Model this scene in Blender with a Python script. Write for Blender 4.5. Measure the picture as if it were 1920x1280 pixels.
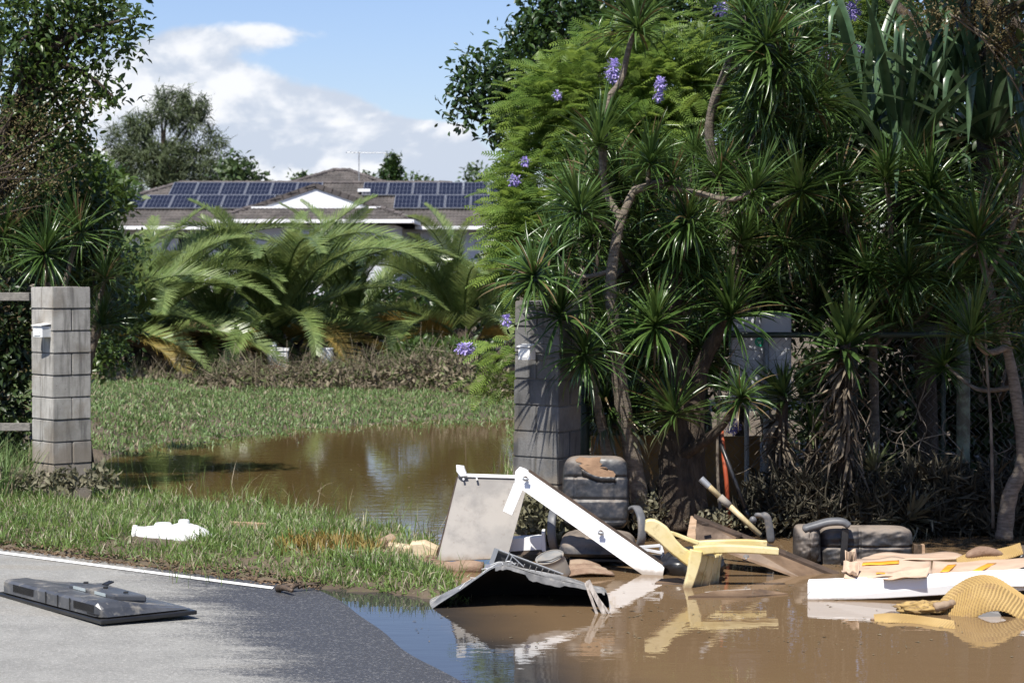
import bpy, bmesh, math, random
import numpy as np
from mathutils import Vector, Matrix, Euler, noise as mnoise

# ------------------------------------------------------------------ camera, sky, sun
S = bpy.context.scene
for o in list(bpy.data.objects):
    bpy.data.objects.remove(o, do_unlink=True)
COL = S.collection
FPX = 4140.0            # focal length in pixels of the 1920 px wide photograph
CAM = Vector((0.0, 0.0, 2.2))
PITCH = math.atan(150.0 / FPX)
cam_d = bpy.data.cameras.new('camera')
cam = bpy.data.objects.new('camera', cam_d)
COL.objects.link(cam)
cam.location = CAM
cam.rotation_euler = (math.pi / 2 - PITCH, 0, 0)
cam_d.sensor_width = 36.0
cam_d.lens = 36.0 * FPX / 1920.0
cam_d.clip_start = 0.1
cam_d.clip_end = 3000.0
cam_d.dof.use_dof = True
cam_d.dof.focus_distance = 15.8
cam_d.dof.aperture_fstop = 5.6
S.camera = cam
S.view_settings.view_transform = 'Standard'
S.view_settings.look = 'None'
S.view_settings.gamma = 1.0
S.view_settings.exposure = 0.6
S.view_settings.use_curve_mapping = False
S.render.engine = 'CYCLES'
S.cycles.max_bounces = 5
S.cycles.diffuse_bounces = 2
S.cycles.glossy_bounces = 2
S.cycles.transmission_bounces = 2
S.cycles.use_adaptive_sampling = True
S.cycles.adaptive_threshold = 0.02
S.cycles.caustics_reflective = False
S.cycles.caustics_refractive = False
S.cycles.sample_clamp_indirect = 6.0
S.cycles.use_denoising = True

SUN_ELEV = math.radians(58)
SUN_AZ = math.radians(24)      # left of the direction straight behind the camera
to_sun = Vector((-math.sin(SUN_AZ) * math.cos(SUN_ELEV), -math.cos(SUN_AZ) * math.cos(SUN_ELEV), math.sin(SUN_ELEV)))
sun_d = bpy.data.lights.new('sun', 'SUN')
sun_d.energy = 5.0
sun_d.angle = math.radians(0.53)
sun_d.color = (1.0, 0.955, 0.88)
sun = bpy.data.objects.new('sun', sun_d)
COL.objects.link(sun)
sun.rotation_euler = (-to_sun).to_track_quat('-Z', 'Y').to_euler()
sun.location = to_sun * 60

world = bpy.data.worlds.new('World')
S.world = world
world.use_nodes = True
wt = world.node_tree
wt.nodes.clear()
WN, WL = wt.nodes, wt.links


class NT:
    """tiny wrapper for building node trees"""
    def __init__(self, tree):
        self.t = tree

    def n(self, typ, **kw):
        nd = self.t.nodes.new(typ)
        for k, v in kw.items():
            setattr(nd, k, v)
        return nd

    def put(self, sock, v):
        if hasattr(v, 'is_output') or isinstance(v, bpy.types.NodeSocket):
            self.t.links.new(v, sock)
        else:
            sock.default_value = v

    def m(self, op, a, b=0.0, c=None, clamp=False):
        nd = self.n('ShaderNodeMath', operation=op, use_clamp=clamp)
        self.put(nd.inputs[0], a)
        self.put(nd.inputs[1], b)
        if c is not None:
            self.put(nd.inputs[2], c)
        return nd.outputs[0]

    def smooth(self, v, lo, hi, a=0.0, b=1.0):
        nd = self.n('ShaderNodeMapRange', interpolation_type='SMOOTHSTEP')
        self.put(nd.inputs[0], v)
        for i, q in enumerate((lo, hi, a, b)):
            self.put(nd.inputs[1 + i], q)
        return nd.outputs[0]

    def lin(self, v, lo, hi, a=0.0, b=1.0):
        nd = self.n('ShaderNodeMapRange')
        self.put(nd.inputs[0], v)
        for i, q in enumerate((lo, hi, a, b)):
            self.put(nd.inputs[1 + i], q)
        return nd.outputs[0]

    def mix(self, fac, a, b):
        nd = self.n('ShaderNodeMix', data_type='RGBA')
        self.put(nd.inputs[0], fac)
        for sock, v in ((nd.inputs[6], a), (nd.inputs[7], b)):
            if isinstance(v, tuple):
                v = (v[0], v[1], v[2], 1.0)
            self.put(sock, v)
        return nd.outputs[2]

    def noise(self, vec, scale, detail=4.0, rough=0.55, out=0, dist=0.0):
        nd = self.n('ShaderNodeTexNoise')
        if vec is not None:
            self.t.links.new(vec, nd.inputs['Vector'])
        nd.inputs['Scale'].default_value = scale
        nd.inputs['Detail'].default_value = detail
        nd.inputs['Roughness'].default_value = rough
        nd.inputs['Distortion'].default_value = dist
        return nd.outputs[out]

    def mapping(self, vec, loc=(0, 0, 0), rot=(0, 0, 0), scale=(1, 1, 1)):
        nd = self.n('ShaderNodeMapping')
        self.t.links.new(vec, nd.inputs[0])
        nd.inputs[1].default_value = loc
        nd.inputs[2].default_value = rot
        nd.inputs[3].default_value = scale
        return nd.outputs[0]


w = NT(wt)
tc = w.n('ShaderNodeTexCoord')
gen = tc.outputs['Generated']
sky = w.n('ShaderNodeTexSky', sky_type='NISHITA')
sky.sun_disc = False
sky.sun_elevation = SUN_ELEV
sky.sun_rotation = math.atan2(to_sun.x, to_sun.y)
sky.altitude = 20
sky.air_density = 1.0
sky.dust_density = 0.4
sky.ozone_density = 1.6
sep = w.n('ShaderNodeSeparateXYZ')
WL.new(gen, sep.inputs[0])
dx, dy, dz = sep.outputs
yy = w.m('MAXIMUM', dy, 0.05)
U = w.m('DIVIDE', dx, yy)
V = w.m('DIVIDE', dz, yy)
blobs = None
for (bx, by, rx, ry, wgt) in ((430, 215, 190, 95, .54), (640, 265, 170, 80, .60), (820, 275, 80, 52, .56), (530, 70, 190, 34, .30),
                              (280, 130, 120, 80, .34), (840, 110, 80, 40, .2), (160, 270, 140, 80, .5), (700, 315, 340, 40, .42),
                              (700, 90, 260, 60, -.12), (850, 190, 110, 35, -.35), (690, 140, 70, 25, -.25), (600, 10, 300, 22, -.25)):
    a = w.m('DIVIDE', w.m('SUBTRACT', U, (bx - 960) / FPX), rx / FPX)
    b = w.m('DIVIDE', w.m('SUBTRACT', V, (490 - by) / FPX), ry / FPX)
    e = w.m('EXPONENT', w.m('MULTIPLY', w.m('ADD', w.m('MULTIPLY', a, a), w.m('MULTIPLY', b, b)), -1.0))
    e = w.m('MULTIPLY', e, wgt)
    blobs = e if blobs is None else w.m('ADD', blobs, e)
front = w.smooth(dy, 0.3, 0.6)
blobs = w.m('MULTIPLY', blobs, front)
cm = w.mapping(gen, (3.1, 1.7, 0.4), (0, 0, 0), (1, 1, 1.7))
n1 = w.noise(cm, 12.0, 7.0, 0.58, dist=0.2)
n0 = w.noise(cm, 2.6, 3.0, 0.5)
nb = w.noise(w.mapping(gen, (3.1, 1.7, 0.385), (0, 0, 0), (1, 1, 1.7)), 12.0, 4.0, 0.55, dist=0.2)
dens = w.m('ADD', w.m('ADD', w.m('MULTIPLY', n1, 1.0), w.m('MULTIPLY', n0, 0.25)), blobs)
cover = w.smooth(dens, 0.79, 0.93)
shade = w.m('ADD', w.m('MULTIPLY', w.m('SUBTRACT', n1, nb), 5.0), w.m('MULTIPLY', w.m('SUBTRACT', n1, 0.5), 2.2))
shade = w.smooth(shade, -0.35, 0.45)
ccol = w.mix(shade, (5.9, 6.6, 7.8), (9.2, 9.4, 9.8))
tint = w.n('ShaderNodeMix', data_type='RGBA', blend_type='MULTIPLY')
tint.inputs[0].default_value = 1.0
WL.new(sky.outputs[0], tint.inputs[6])
tint.inputs[7].default_value = (1.02, 1.06, 1.32, 1)
skyc = w.mix(cover, tint.outputs[2], ccol)
bg = w.n('ShaderNodeBackground')
WL.new(skyc, bg.inputs[0])
bg.inputs[1].default_value = 0.07
world.cycles.sampling_method = 'MANUAL'
world.cycles.sample_map_resolution = 512
wo = w.n('ShaderNodeOutputWorld')
WL.new(bg.outputs[0], wo.inputs[0])

# ------------------------------------------------------------------ helpers
rng = np.random.default_rng(7)
random.seed(7)
_f = Vector((0, math.cos(PITCH), -math.sin(PITCH)))
_u = Vector((0, math.sin(PITCH), math.cos(PITCH)))


def ray(px, py):
    return Vector((1, 0, 0)) * ((px - 960) / FPX) + _u * ((640 - py) / FPX) + _f


def at(px, py, Y):
    """world point on the sight line of a photo pixel at depth Y (metres in front of the camera)"""
    d = ray(px, py)
    return CAM + d * (Y / d.y)


def on(px, py, z=0.0):
    """world point where a photo pixel's sight line meets height z"""
    d = ray(px, py)
    return CAM + d * ((z - CAM.z) / d.z)


def link(o, parent=None):
    COL.objects.link(o)
    if parent is not None:
        o.parent = parent
    return o


def tag(o, label=None, cat=None, group=None, kind=None):
    if label: o['label'] = label
    if cat: o['category'] = cat
    if group: o['group'] = group
    if kind: o['kind'] = kind
    return o


def thing(name, label, cat, loc=(0, 0, 0), group=None, rot=(0, 0, 0)):
    o = bpy.data.objects.new(name, None)
    link(o)
    o.location = loc
    o.rotation_euler = rot
    o.empty_display_size = 0.1
    return tag(o, label, cat, group, 'thing')


def child_of(o, parent):
    """parent o, built in world coordinates, under a located empty"""
    o.parent = parent
    o.matrix_parent_inverse = (Matrix.Translation(parent.location) @ parent.rotation_euler.to_matrix().to_4x4()).inverted()
    return o


def np_mesh(name, V, F, mat=None, smooth=False, rnd=None, uvw=None):
    V = np.asarray(V, dtype=np.float32)
    F = np.asarray(F, dtype=np.int32)
    me = bpy.data.meshes.new(name)
    k = F.shape[1]
    me.vertices.add(len(V))
    me.vertices.foreach_set('co', V.ravel())
    me.loops.add(F.size)
    me.loops.foreach_set('vertex_index', F.ravel())
    me.polygons.add(len(F))
    me.polygons.foreach_set('loop_start', np.arange(0, F.size, k, dtype=np.int32))
    me.polygons.foreach_set('loop_total', np.full(len(F), k, dtype=np.int32))
    if smooth:
        me.polygons.foreach_set('use_smooth', np.ones(len(F), dtype=bool))
    if rnd is not None:
        at_ = me.attributes.new('rnd', 'FLOAT', 'POINT')
        at_.data.foreach_set('value', np.asarray(rnd, dtype=np.float32))
    me.update()
    me.validate()
    if mat: me.materials.append(mat)
    return me


def scatter(name, tmpl, pos, R, scale, mat, parent=None, smooth=False, rnd=None):
    """many copies of one small leaf merged into a single mesh"""
    TV, TF = tmpl
    N = len(pos)
    scale = np.asarray(scale)
    if scale.ndim == 1:
        scale = scale[:, None]
    P = np.einsum('nij,nvj->nvi', R, TV[None] * scale[:, None, :]) + pos[:, None, :]
    F = (TF[None] + (np.arange(N) * len(TV))[:, None, None]).reshape(-1, TF.shape[1])
    if rnd is None:
        rnd = rng.random(N)
    me = np_mesh(name, P.reshape(-1, 3), F, mat, smooth, np.repeat(rnd, len(TV)))
    o = bpy.data.objects.new(name, me)
    COL.objects.link(o)
    if parent is not None:
        child_of(o, parent)
    return o


def frames(dirs, ups=None, roll=None):
    """rotation matrices whose x axis follows dirs and z axis leans to ups"""
    d = dirs / (np.linalg.norm(dirs, axis=1, keepdims=True) + 1e-9)
    if ups is None:
        ups = np.tile([0, 0, 1.0], (len(d), 1))
    y = np.cross(ups, d)
    ln = np.linalg.norm(y, axis=1, keepdims=True)
    y = np.where(ln < 1e-4, np.array([[0, 1.0, 0]]), y / (ln + 1e-9))
    z = np.cross(d, y)
    if roll is not None:
        c, s = np.cos(roll)[:, None], np.sin(roll)[:, None]
        y, z = y * c + z * s, z * c - y * s
    return np.stack([d, y, z], axis=2)


class MB:
    """collects shapes; build() links them as one mesh object"""
    def __init__(self):
        self.v, self.f = [], []

    def add(self, vs, fs):
        b = len(self.v)
        self.v += [tuple(p) for p in vs]
        self.f += [tuple(i + b for i in q) for q in fs]
        return self

    def prism(self, pts, ext):
        n = len(pts)
        e = Vector(ext)
        vs = [Vector(p) for p in pts] + [Vector(p) + e for p in pts]
        fs = [tuple(range(n - 1, -1, -1)), tuple(range(n, 2 * n))]
        fs += [(i, (i + 1) % n, n + (i + 1) % n, n + i) for i in range(n)]
        return self.add(vs, fs)

    def box(self, c, s, M=None):
        c, (a, b, d) = Vector(c), s
        vs = [Vector((sx * a / 2, sy * b / 2, sz * d / 2)) for sx in (-1, 1) for sy in (-1, 1) for sz in (-1, 1)]
        if M is not None: vs = [M @ q for q in vs]
        return self.add([q + c for q in vs], [(0, 1, 3, 2), (4, 6, 7, 5), (0, 4, 5, 1), (2, 3, 7, 6), (0, 2, 6, 4), (1, 5, 7, 3)])

    def bar(self, a, b, wd, th, up=(0, 0, 1)):
        a, b = Vector(a), Vector(b)
        d = (b - a).normalized()
        s = d.cross(Vector(up))
        s = s.normalized() if s.length > 1e-5 else Vector((1, 0, 0))
        t = s.cross(d)
        q = [a + s * i * wd / 2 + t * j * th / 2 for i, j in ((-1, -1), (1, -1), (1, 1), (-1, 1))]
        return self.prism(q, b - a)

    def tube(self, pts, rad, n=8, cap=True):
        pts = [Vector(p) for p in pts]
        if not hasattr(rad, '__len__'): rad = [rad] * len(pts)
        vs, fs = [], []
        ref = None
        for i, p in enumerate(pts):
            d = (pts[min(i + 1, len(pts) - 1)] - pts[max(i - 1, 0)])
            d = d.normalized() if d.length > 1e-9 else Vector((0, 0, 1))
            if ref is None:
                ref = d.orthogonal().normalized()
            ref = (ref - d * ref.dot(d))
            ref = ref.normalized() if ref.length > 1e-6 else d.orthogonal().normalized()
            b = d.cross(ref)
            for k in range(n):
                t = 2 * math.pi * k / n
                vs.append(p + (ref * math.cos(t) + b * math.sin(t)) * rad[i])
        for i in range(len(pts) - 1):
            for k in range(n):
                fs.append((i * n + k, i * n + (k + 1) % n, (i + 1) * n + (k + 1) % n, (i + 1) * n + k))
        if cap:
            fs.append(tuple(range(n - 1, -1, -1)))
            fs.append(tuple(range((len(pts) - 1) * n, len(pts) * n)))
        return self.add(vs, fs)

    def lathe(self, prof, n=16, M=None, c=(0, 0, 0)):
        vs, fs = [], []
        for (r, z) in prof:
            for k in range(n):
                t = 2 * math.pi * k / n
                vs.append(Vector((r * math.cos(t), r * math.sin(t), z)))
        for i in range(len(prof) - 1):
            for k in range(n):
                fs.append((i * n + k, i * n + (k + 1) % n, (i + 1) * n + (k + 1) % n, (i + 1) * n + k))
        if M is not None: vs = [M @ q for q in vs]
        return self.add([q + Vector(c) for q in vs], fs)

    def grid(self, fn, nu, nv, closed_u=False):
        vs = [fn(i / (nu - (0 if closed_u else 1)), j / (nv - 1)) for i in range(nu) for j in range(nv)]
        fs = []
        for i in range(nu if closed_u else nu - 1):
            for j in range(nv - 1):
                a, b = i * nv + j, ((i + 1) % nu) * nv + j
                fs.append((a, b, b + 1, a + 1))
        return self.add(vs, fs)

    def build(self, name, mat, parent=None, smooth=False, bevel=0.0, sub=0, solid=0.0, world=True, seg=2):
        me = bpy.data.meshes.new(name)
        me.from_pydata(self.v, [], self.f)
        bm = bmesh.new()
        bm.from_mesh(me)
        bmesh.ops.recalc_face_normals(bm, faces=bm.faces)
        bm.to_mesh(me)
        bm.free()
        if smooth:
            me.polygons.foreach_set('use_smooth', np.ones(len(me.polygons), dtype=bool))
        if mat: me.materials.append(mat)
        me.update()
        o = bpy.data.objects.new(name, me)
        COL.objects.link(o)
        if parent is not None:
            child_of(o, parent) if world else setattr(o, 'parent', parent)
        if solid:
            q = o.modifiers.new('solid', 'SOLIDIFY'); q.thickness = solid; q.offset = 0
        if bevel:
            q = o.modifiers.new('bevel', 'BEVEL'); q.width = bevel; q.segments = seg; q.limit_method = 'ANGLE'; q.angle_limit = math.radians(35)
        if sub:
            q = o.modifiers.new('sub', 'SUBSURF'); q.levels = sub; q.render_levels = sub
        return o


def smooth_path(pts, n=6):
    """Catmull-Rom through points"""
    pts = [Vector(p) for p in pts]
    out = []
    for i in range(len(pts) - 1):
        p0, p1, p2, p3 = pts[max(i - 1, 0)], pts[i], pts[i + 1], pts[min(i + 2, len(pts) - 1)]
        for k in range(n):
            t = k / n
            out.append(0.5 * ((2 * p1) + (p2 - p0) * t + (2 * p0 - 5 * p1 + 4 * p2 - p3) * t * t + (3 * p1 - p0 - 3 * p2 + p3) * t ** 3))
    out.append(pts[-1])
    return out


# ------------------------------------------------------------------ materials
def newmat(name):
    m = bpy.data.materials.new(name)
    m.use_nodes = True
    t = m.node_tree
    t.nodes.clear()
    k = NT(t)
    out = k.n('ShaderNodeOutputMaterial')
    p = k.n('ShaderNodeBsdfPrincipled')
    t.links.new(p.outputs[0], out.inputs[0])
    return m, k, p, out


def bump(k, p, height, strength=0.3, dist=0.01):
    b = k.n('ShaderNodeBump')
    b.inputs['Strength'].default_value = strength
    b.inputs['Distance'].default_value = dist
    k.put(b.inputs['Height'], height)
    k.t.links.new(b.outputs[0], p.inputs['Normal'])


def surf(name, c1, c2, scale=8.0, rough=0.6, detail=6.0, bumps=0.0, dirt=None, dirt_amt=0.5, dirt_scale=3.0, spec=0.5, metal=0.0, lo=0.35, hi=0.65, stretch=(1, 1, 1), grime=None, bdist=0.01, mudline=0.0):
    """painted or raw surface with two-tone mottling and patches of dried mud"""
    m, k, p, out = newmat(name)
    co = k.n('ShaderNodeTexCoord').outputs['Object']
    oi = k.n('ShaderNodeObjectInfo').outputs['Random']
    off = k.n('ShaderNodeVectorMath', operation='ADD')
    cmb = k.n('ShaderNodeCombineXYZ')
    for i in range(3): k.put(cmb.inputs[i], k.m('MULTIPLY', oi, 31.7 + 7 * i))
    k.put(off.inputs[0], k.mapping(co, scale=stretch)); k.put(off.inputs[1], cmb.outputs[0])
    vec = off.outputs[0]
    nz = k.noise(vec, scale, detail, 0.6)
    c = k.mix(k.smooth(nz, lo, hi), c1, c2)
    r = rough
    if dirt:
        d = k.noise(vec, dirt_scale, 8.0, 0.65)
        f = k.smooth(d, 1.0 - dirt_amt - 0.07, 1.0 - dirt_amt + 0.1)
        c = k.mix(f, c, dirt)
        r = k.m('ADD', k.m('MULTIPLY', f, max(0.0, 0.85 - rough)), rough)
    if grime:
        g = k.noise(vec, scale * 5, 3.0, 0.6)
        c = k.mix(k.smooth(g, 0.6, 0.75, 0.0, 0.6), c, grime)
    if mudline:
        gp_ = k.n('ShaderNodeNewGeometry').outputs['Position']
        sz_ = k.n('ShaderNodeSeparateXYZ'); k.put(sz_.inputs[0], gp_)
        ml = k.smooth(k.m('ADD', sz_.outputs[2], k.m('MULTIPLY', k.noise(gp_, 14, 5, .65), mudline * 1.2)), mudline * .7, mudline * 1.6, .8, 0)
        c = k.mix(ml, c, MUD)
    k.put(p.inputs['Base Color'], c)
    k.put(p.inputs['Roughness'], r)
    p.inputs['Specular IOR Level'].default_value = spec
    p.inputs['Metallic'].default_value = metal
    if bumps:
        bump(k, p, k.noise(vec, scale * 4, 4.0, 0.6), bumps, bdist)
    return m


def leafmat(name, c1, c2, rough=0.4, trans=0.3, tcol=None, spec=0.5, dry=None, dry_amt=0.0, silt=0.0):
    m, k, p, out = newmat(name)
    a = k.n('ShaderNodeAttribute', attribute_name='rnd').outputs['Fac']
    oi = k.n('ShaderNodeObjectInfo').outputs['Random']
    f = k.m('FRACT', k.m('ADD', a, k.m('MULTIPLY', oi, 0.37)))
    pn = k.noise(k.n('ShaderNodeNewGeometry').outputs['Position'], 2.2, 2.0, 0.5)
    f = k.m('ADD', k.m('MULTIPLY', f, 0.55), k.smooth(pn, 0.35, 0.65, 0.0, 0.45))
    c = k.mix(f, c1, c2)
    if dry:
        g = k.m('FRACT', k.m('MULTIPLY', a, 7.31))
        c = k.mix(k.m('LESS_THAN', g, dry_amt), c, dry)
    geo = k.n('ShaderNodeNewGeometry')
    nz = k.noise(geo.outputs['Position'], 14.0, 2.0, 0.5)
    hs = k.n('ShaderNodeHueSaturation')
    k.put(hs.inputs['Color'], c)
    k.put(hs.inputs['Value'], k.lin(nz, 0.3, 0.7, 0.8, 1.2))
    c = hs.outputs[0]
    if silt:
        # dried silt on whatever stood below the flood's high mark
        sz_ = k.n('ShaderNodeSeparateXYZ'); k.put(sz_.inputs[0], geo.outputs['Position'])
        ml = k.smooth(k.m('ADD', sz_.outputs[2], k.m('MULTIPLY', k.noise(geo.outputs['Position'], 5, 4, .6), .5)), silt, silt + .45, .75, 0)
        c = k.mix(ml, c, (0.17, 0.14, 0.10))
    k.put(p.inputs['Base Color'], c)
    p.inputs['Roughness'].default_value = rough
    p.inputs['Specular IOR Level'].default_value = spec
    if trans > 0:
        tr = k.n('ShaderNodeBsdfTranslucent')
        if tcol is None:
            hs2 = k.n('ShaderNodeHueSaturation')
            k.put(hs2.inputs['Color'], c)
            hs2.inputs['Value'].default_value = 1.5
            hs2.inputs['Hue'].default_value = 0.485
            k.put(tr.inputs[0], hs2.outputs[0])
        else:
            tr.inputs[0].default_value = (*tcol, 1)
        mx = k.n('ShaderNodeMixShader')
        mx.inputs[0].default_value = trans
        k.t.links.new(p.outputs[0], mx.inputs[1])
        k.t.links.new(tr.outputs[0], mx.inputs[2])
        k.t.links.new(mx.outputs[0], out.inputs[0])
    return m


MUD = (0.20, 0.145, 0.095)
M = {}
M['dracaena'] = leafmat('dragon tree leaf', (0.030, 0.068, 0.016), (0.085, 0.145, 0.035), 0.28, 0.22, dry=(0.16, 0.115, 0.055), dry_amt=0.045, silt=.85)
M['yucca'] = leafmat('yucca leaf', (0.045, 0.09, 0.025), (0.085, 0.14, 0.04), 0.32, 0.2, silt=.7)
M['strap'] = leafmat('broad strap leaf', (0.042, 0.082, 0.040), (0.085, 0.14, 0.068), 0.30, 0.18)
M['deadleaf'] = leafmat('dead hanging leaf', (0.055, 0.042, 0.028), (0.22, 0.18, 0.13), 0.75, 0.1)
M['jaca'] = leafmat('jacaranda leaf', (0.065, 0.13, 0.022), (0.20, 0.285, 0.055), 0.5, 0.38)
M['flower'] = leafmat('jacaranda flower', (0.32, 0.25, 0.58), (0.52, 0.44, 0.76), 0.6, 0.3)
M['darkleaf'] = leafmat('dark broad leaf', (0.018, 0.042, 0.010), (0.045, 0.085, 0.018), 0.38, 0.25)
M['treeleaf'] = leafmat('tree leaf', (0.028, 0.058, 0.013), (0.085, 0.135, 0.03), 0.36, 0.32)
M['midleaf'] = leafmat('mid green leaf', (0.035, 0.07, 0.014), (0.085, 0.14, 0.025), 0.42, 0.3)
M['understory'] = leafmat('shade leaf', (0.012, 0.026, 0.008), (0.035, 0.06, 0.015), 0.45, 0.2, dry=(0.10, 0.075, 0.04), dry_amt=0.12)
M['rustleaf'] = leafmat('rusty fine leaf', (0.095, 0.075, 0.028), (0.15, 0.115, 0.045), 0.7, 0.2)
M['casu'] = leafmat('casuarina needle', (0.045, 0.068, 0.026), (0.09, 0.115, 0.045), 0.6, 0.15)
M['fargreen'] = leafmat('far tree leaf', (0.035, 0.065, 0.02), (0.075, 0.12, 0.035), 0.55, 0.2)
M['palm'] = leafmat('palm leaflet', (0.08, 0.13, 0.035), (0.21, 0.265, 0.09), 0.32, 0.28)
M['palmold'] = leafmat('yellowing palm leaflet', (0.16, 0.15, 0.04), (0.27, 0.17, 0.035), 0.5, 0.25)
M['palmdead'] = leafmat('dry palm frond', (0.16, 0.10, 0.05), (0.26, 0.17, 0.09), 0.7, 0.15)
M['rachis'] = surf('palm stalk', (0.16, 0.17, 0.05), (0.22, 0.18, 0.06), 6, 0.5)
M['grass'] = leafmat('verge grass', (0.09, 0.165, 0.03), (0.19, 0.265, 0.075), 0.42, 0.3, dry=(0.34, 0.30, 0.20), dry_amt=0.2)
M['grassfar'] = leafmat('lawn grass', (0.095, 0.165, 0.045), (0.175, 0.25, 0.085), 0.5, 0.28, dry=(0.27, 0.23, 0.14), dry_amt=0.15)
M['grassorange'] = leafmat('orange dying grass', (0.26, 0.15, 0.03), (0.22, 0.19, 0.05), 0.6, 0.25)
M['scrub'] = leafmat('flood-browned scrub', (0.085, 0.065, 0.04), (0.24, 0.20, 0.13), 0.75, 0.15, dry=(0.09, 0.11, 0.035), dry_amt=0.28)
M['muddyweed'] = leafmat('mud coated weed', (0.09, 0.09, 0.045), (0.22, 0.20, 0.13), 0.7, 0.15)
M['bark'] = surf('pale ringed bark', (0.12, 0.098, 0.075), (0.24, 0.20, 0.155), 14, 0.85, bumps=0.7, bdist=0.02, stretch=(1, 1, 3.5), grime=(0.06, 0.05, 0.035))
M['darkbark'] = surf('dark rough bark', (0.035, 0.026, 0.018), (0.085, 0.062, 0.042), 10, 0.9, bumps=1.0, bdist=0.03, stretch=(2.5, 2.5, 0.7))
M['twig'] = surf('grey twig', (0.10, 0.08, 0.06), (0.20, 0.17, 0.13), 9, 0.85)
# ------------------------------------------------------------------ terrain, water, road
def lerp_pts(x, pts):
    xs = [p[0] for p in pts]; ys = [p[1] for p in pts]
    return np.interp(x, xs, ys)


NEAR_EDGE = [(-30, 25), (-8, 22.6), (-4.6, 21.3), (-3.96, 20.7), (-2.33, 19.2), (-1.19, 17.7), (-0.65, 16.4), (-0.43, 14.9), (-0.2, 13.0), (0.5, 9)]
FAR_EDGE = [(-40, 22), (-7, 25.2), (-4.9, 25.8), (-3.4, 27.8), (-2.4, 29.6), (-0.07, 31.0), (3, 30), (40, 30)]
# road edge (asphalt / grass) as a function y(x)
E0, E1 = on(0, 1026, 0.06), on(520, 1089, 0.02)
ROAD_SL = (E1.y - E0.y) / (E1.x - E0.x)


def road_y(x):
    return E0.y + (x - E0.x) * ROAD_SL


def road_z(x, y):
    s = (x + 1.33) * 0.955 + (y - 14.86) * 0.298 + 0.025 * np.sin(y * 2.1 + 0.6) + 0.012 * np.sin(y * 5.3 + x * 2)
    return np.clip(-0.030 * s, -0.35, 0.09)


def verge_z(x, y):
    s = (lerp_pts(x, NEAR_EDGE) - y) * 0.6
    z = np.clip(s * 0.075, -0.35, 0.17)
    t = (y - road_y(x))
    zr = road_z(x, y)
    k = np.clip(t / 0.9, 0, 1)
    return np.where(t < 0.06, zr - 0.03, np.minimum(z, zr + 0.02 + 0.13 * k))


def ground_z(x, y):
    x = np.asarray(x, float); y = np.asarray(y, float)
    near = verge_z(x, y)
    near = np.where(x > 0.5, np.minimum(near, -0.12), near)
    far = np.clip((y - lerp_pts(x, FAR_EDGE)) * 0.03, -0.35, 0.12) + np.clip((y - 44) / 40, 0, 1) * 0.9 + np.clip((y - 110) * 0.004, 0, 1.0)
    bank = np.clip(np.minimum((y - 17.75) * 0.2, (x - 0.05) * 0.35), -0.35, 0.16)
    left = np.clip(np.minimum((-4.5 - x) * 0.3, (y - 19) * 0.2), -0.35, 0.25)
    z = np.maximum(np.maximum(near, far), np.maximum(bank, left))
    bumpy = 0.018 * np.sin(x * 5.1 + 1.3 * np.sin(y * 2.3)) * np.sin(y * 4.3 + x) + 0.012 * np.sin(x * 11 + y * 7)
    return z + np.where(y - road_y(x) > 0.15, bumpy, 0)


def axis(parts):
    out = []
    for a, b, st in parts:
        out += list(np.arange(a, b, st))
    out.append(parts[-1][1])
    return np.array(out)


xs = axis([(-900, -60, 120), (-60, -10, 5), (-10, 7, 0.16), (7, 60, 5), (60, 900, 120)])
ys = axis([(-60, 6, 6), (6, 24, 0.15), (24, 46, 0.4), (46, 120, 4), (120, 1500, 150)])
GX, GY = np.meshgrid(xs, ys, indexing='ij')
GZ = ground_z(GX, GY)
Vg = np.stack([GX, GY, GZ], -1).reshape(-1, 3)
ii = np.arange(len(xs) - 1)[:, None] * len(ys) + np.arange(len(ys) - 1)[None]
Fg = np.stack([ii, ii + len(ys), ii + len(ys) + 1, ii + 1], -1).reshape(-1, 4)

m, k, p, out = newmat('muddy soil')
geo = k.n('ShaderNodeNewGeometry').outputs['Position']
nz = k.noise(geo, 1.6, 6, 0.6)
c = k.mix(k.smooth(nz, 0.35, 0.65), (0.075, 0.054, 0.034), (0.13, 0.098, 0.064))
c = k.mix(k.smooth(k.noise(geo, 22, 4, 0.6), 0.5, 0.7), c, (0.09, 0.085, 0.035))
k.put(p.inputs['Base Color'], c)
p.inputs['Roughness'].default_value = 0.85
bump(k, p, k.noise(geo, 30, 5, 0.65), 0.8, 0.02)
ground = bpy.data.objects.new('ground', np_mesh('ground', Vg, Fg, m, True))
link(ground)
tag(ground, 'muddy ground along the road and round the flooded drive', kind='structure')

# road
xs2 = np.arange(-14, 10.01, 0.2)
ts = np.concatenate([np.arange(-8.5, 0.0, 0.2), [0.0]])
RV = []
for x in xs2:
    for t in ts:
        wob = 0.035 * math.sin(x * 3.7) + 0.025 * math.sin(x * 9.1 + 1) if t == 0 else 0
        y = road_y(x) + t + wob
        RV.append((x, y, float(road_z(x, y))))
nt = len(ts)
ii = np.arange(len(xs2) - 1)[:, None] * nt + np.arange(nt - 1)[None]
RF = np.stack([ii, ii + nt, ii + nt + 1, ii + 1], -1).reshape(-1, 4)
m, k, p, out = newmat('silty asphalt')
geo = k.n('ShaderNodeNewGeometry').outputs['Position']
sp = k.n('ShaderNodeSeparateXYZ'); k.put(sp.inputs[0], geo)
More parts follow.
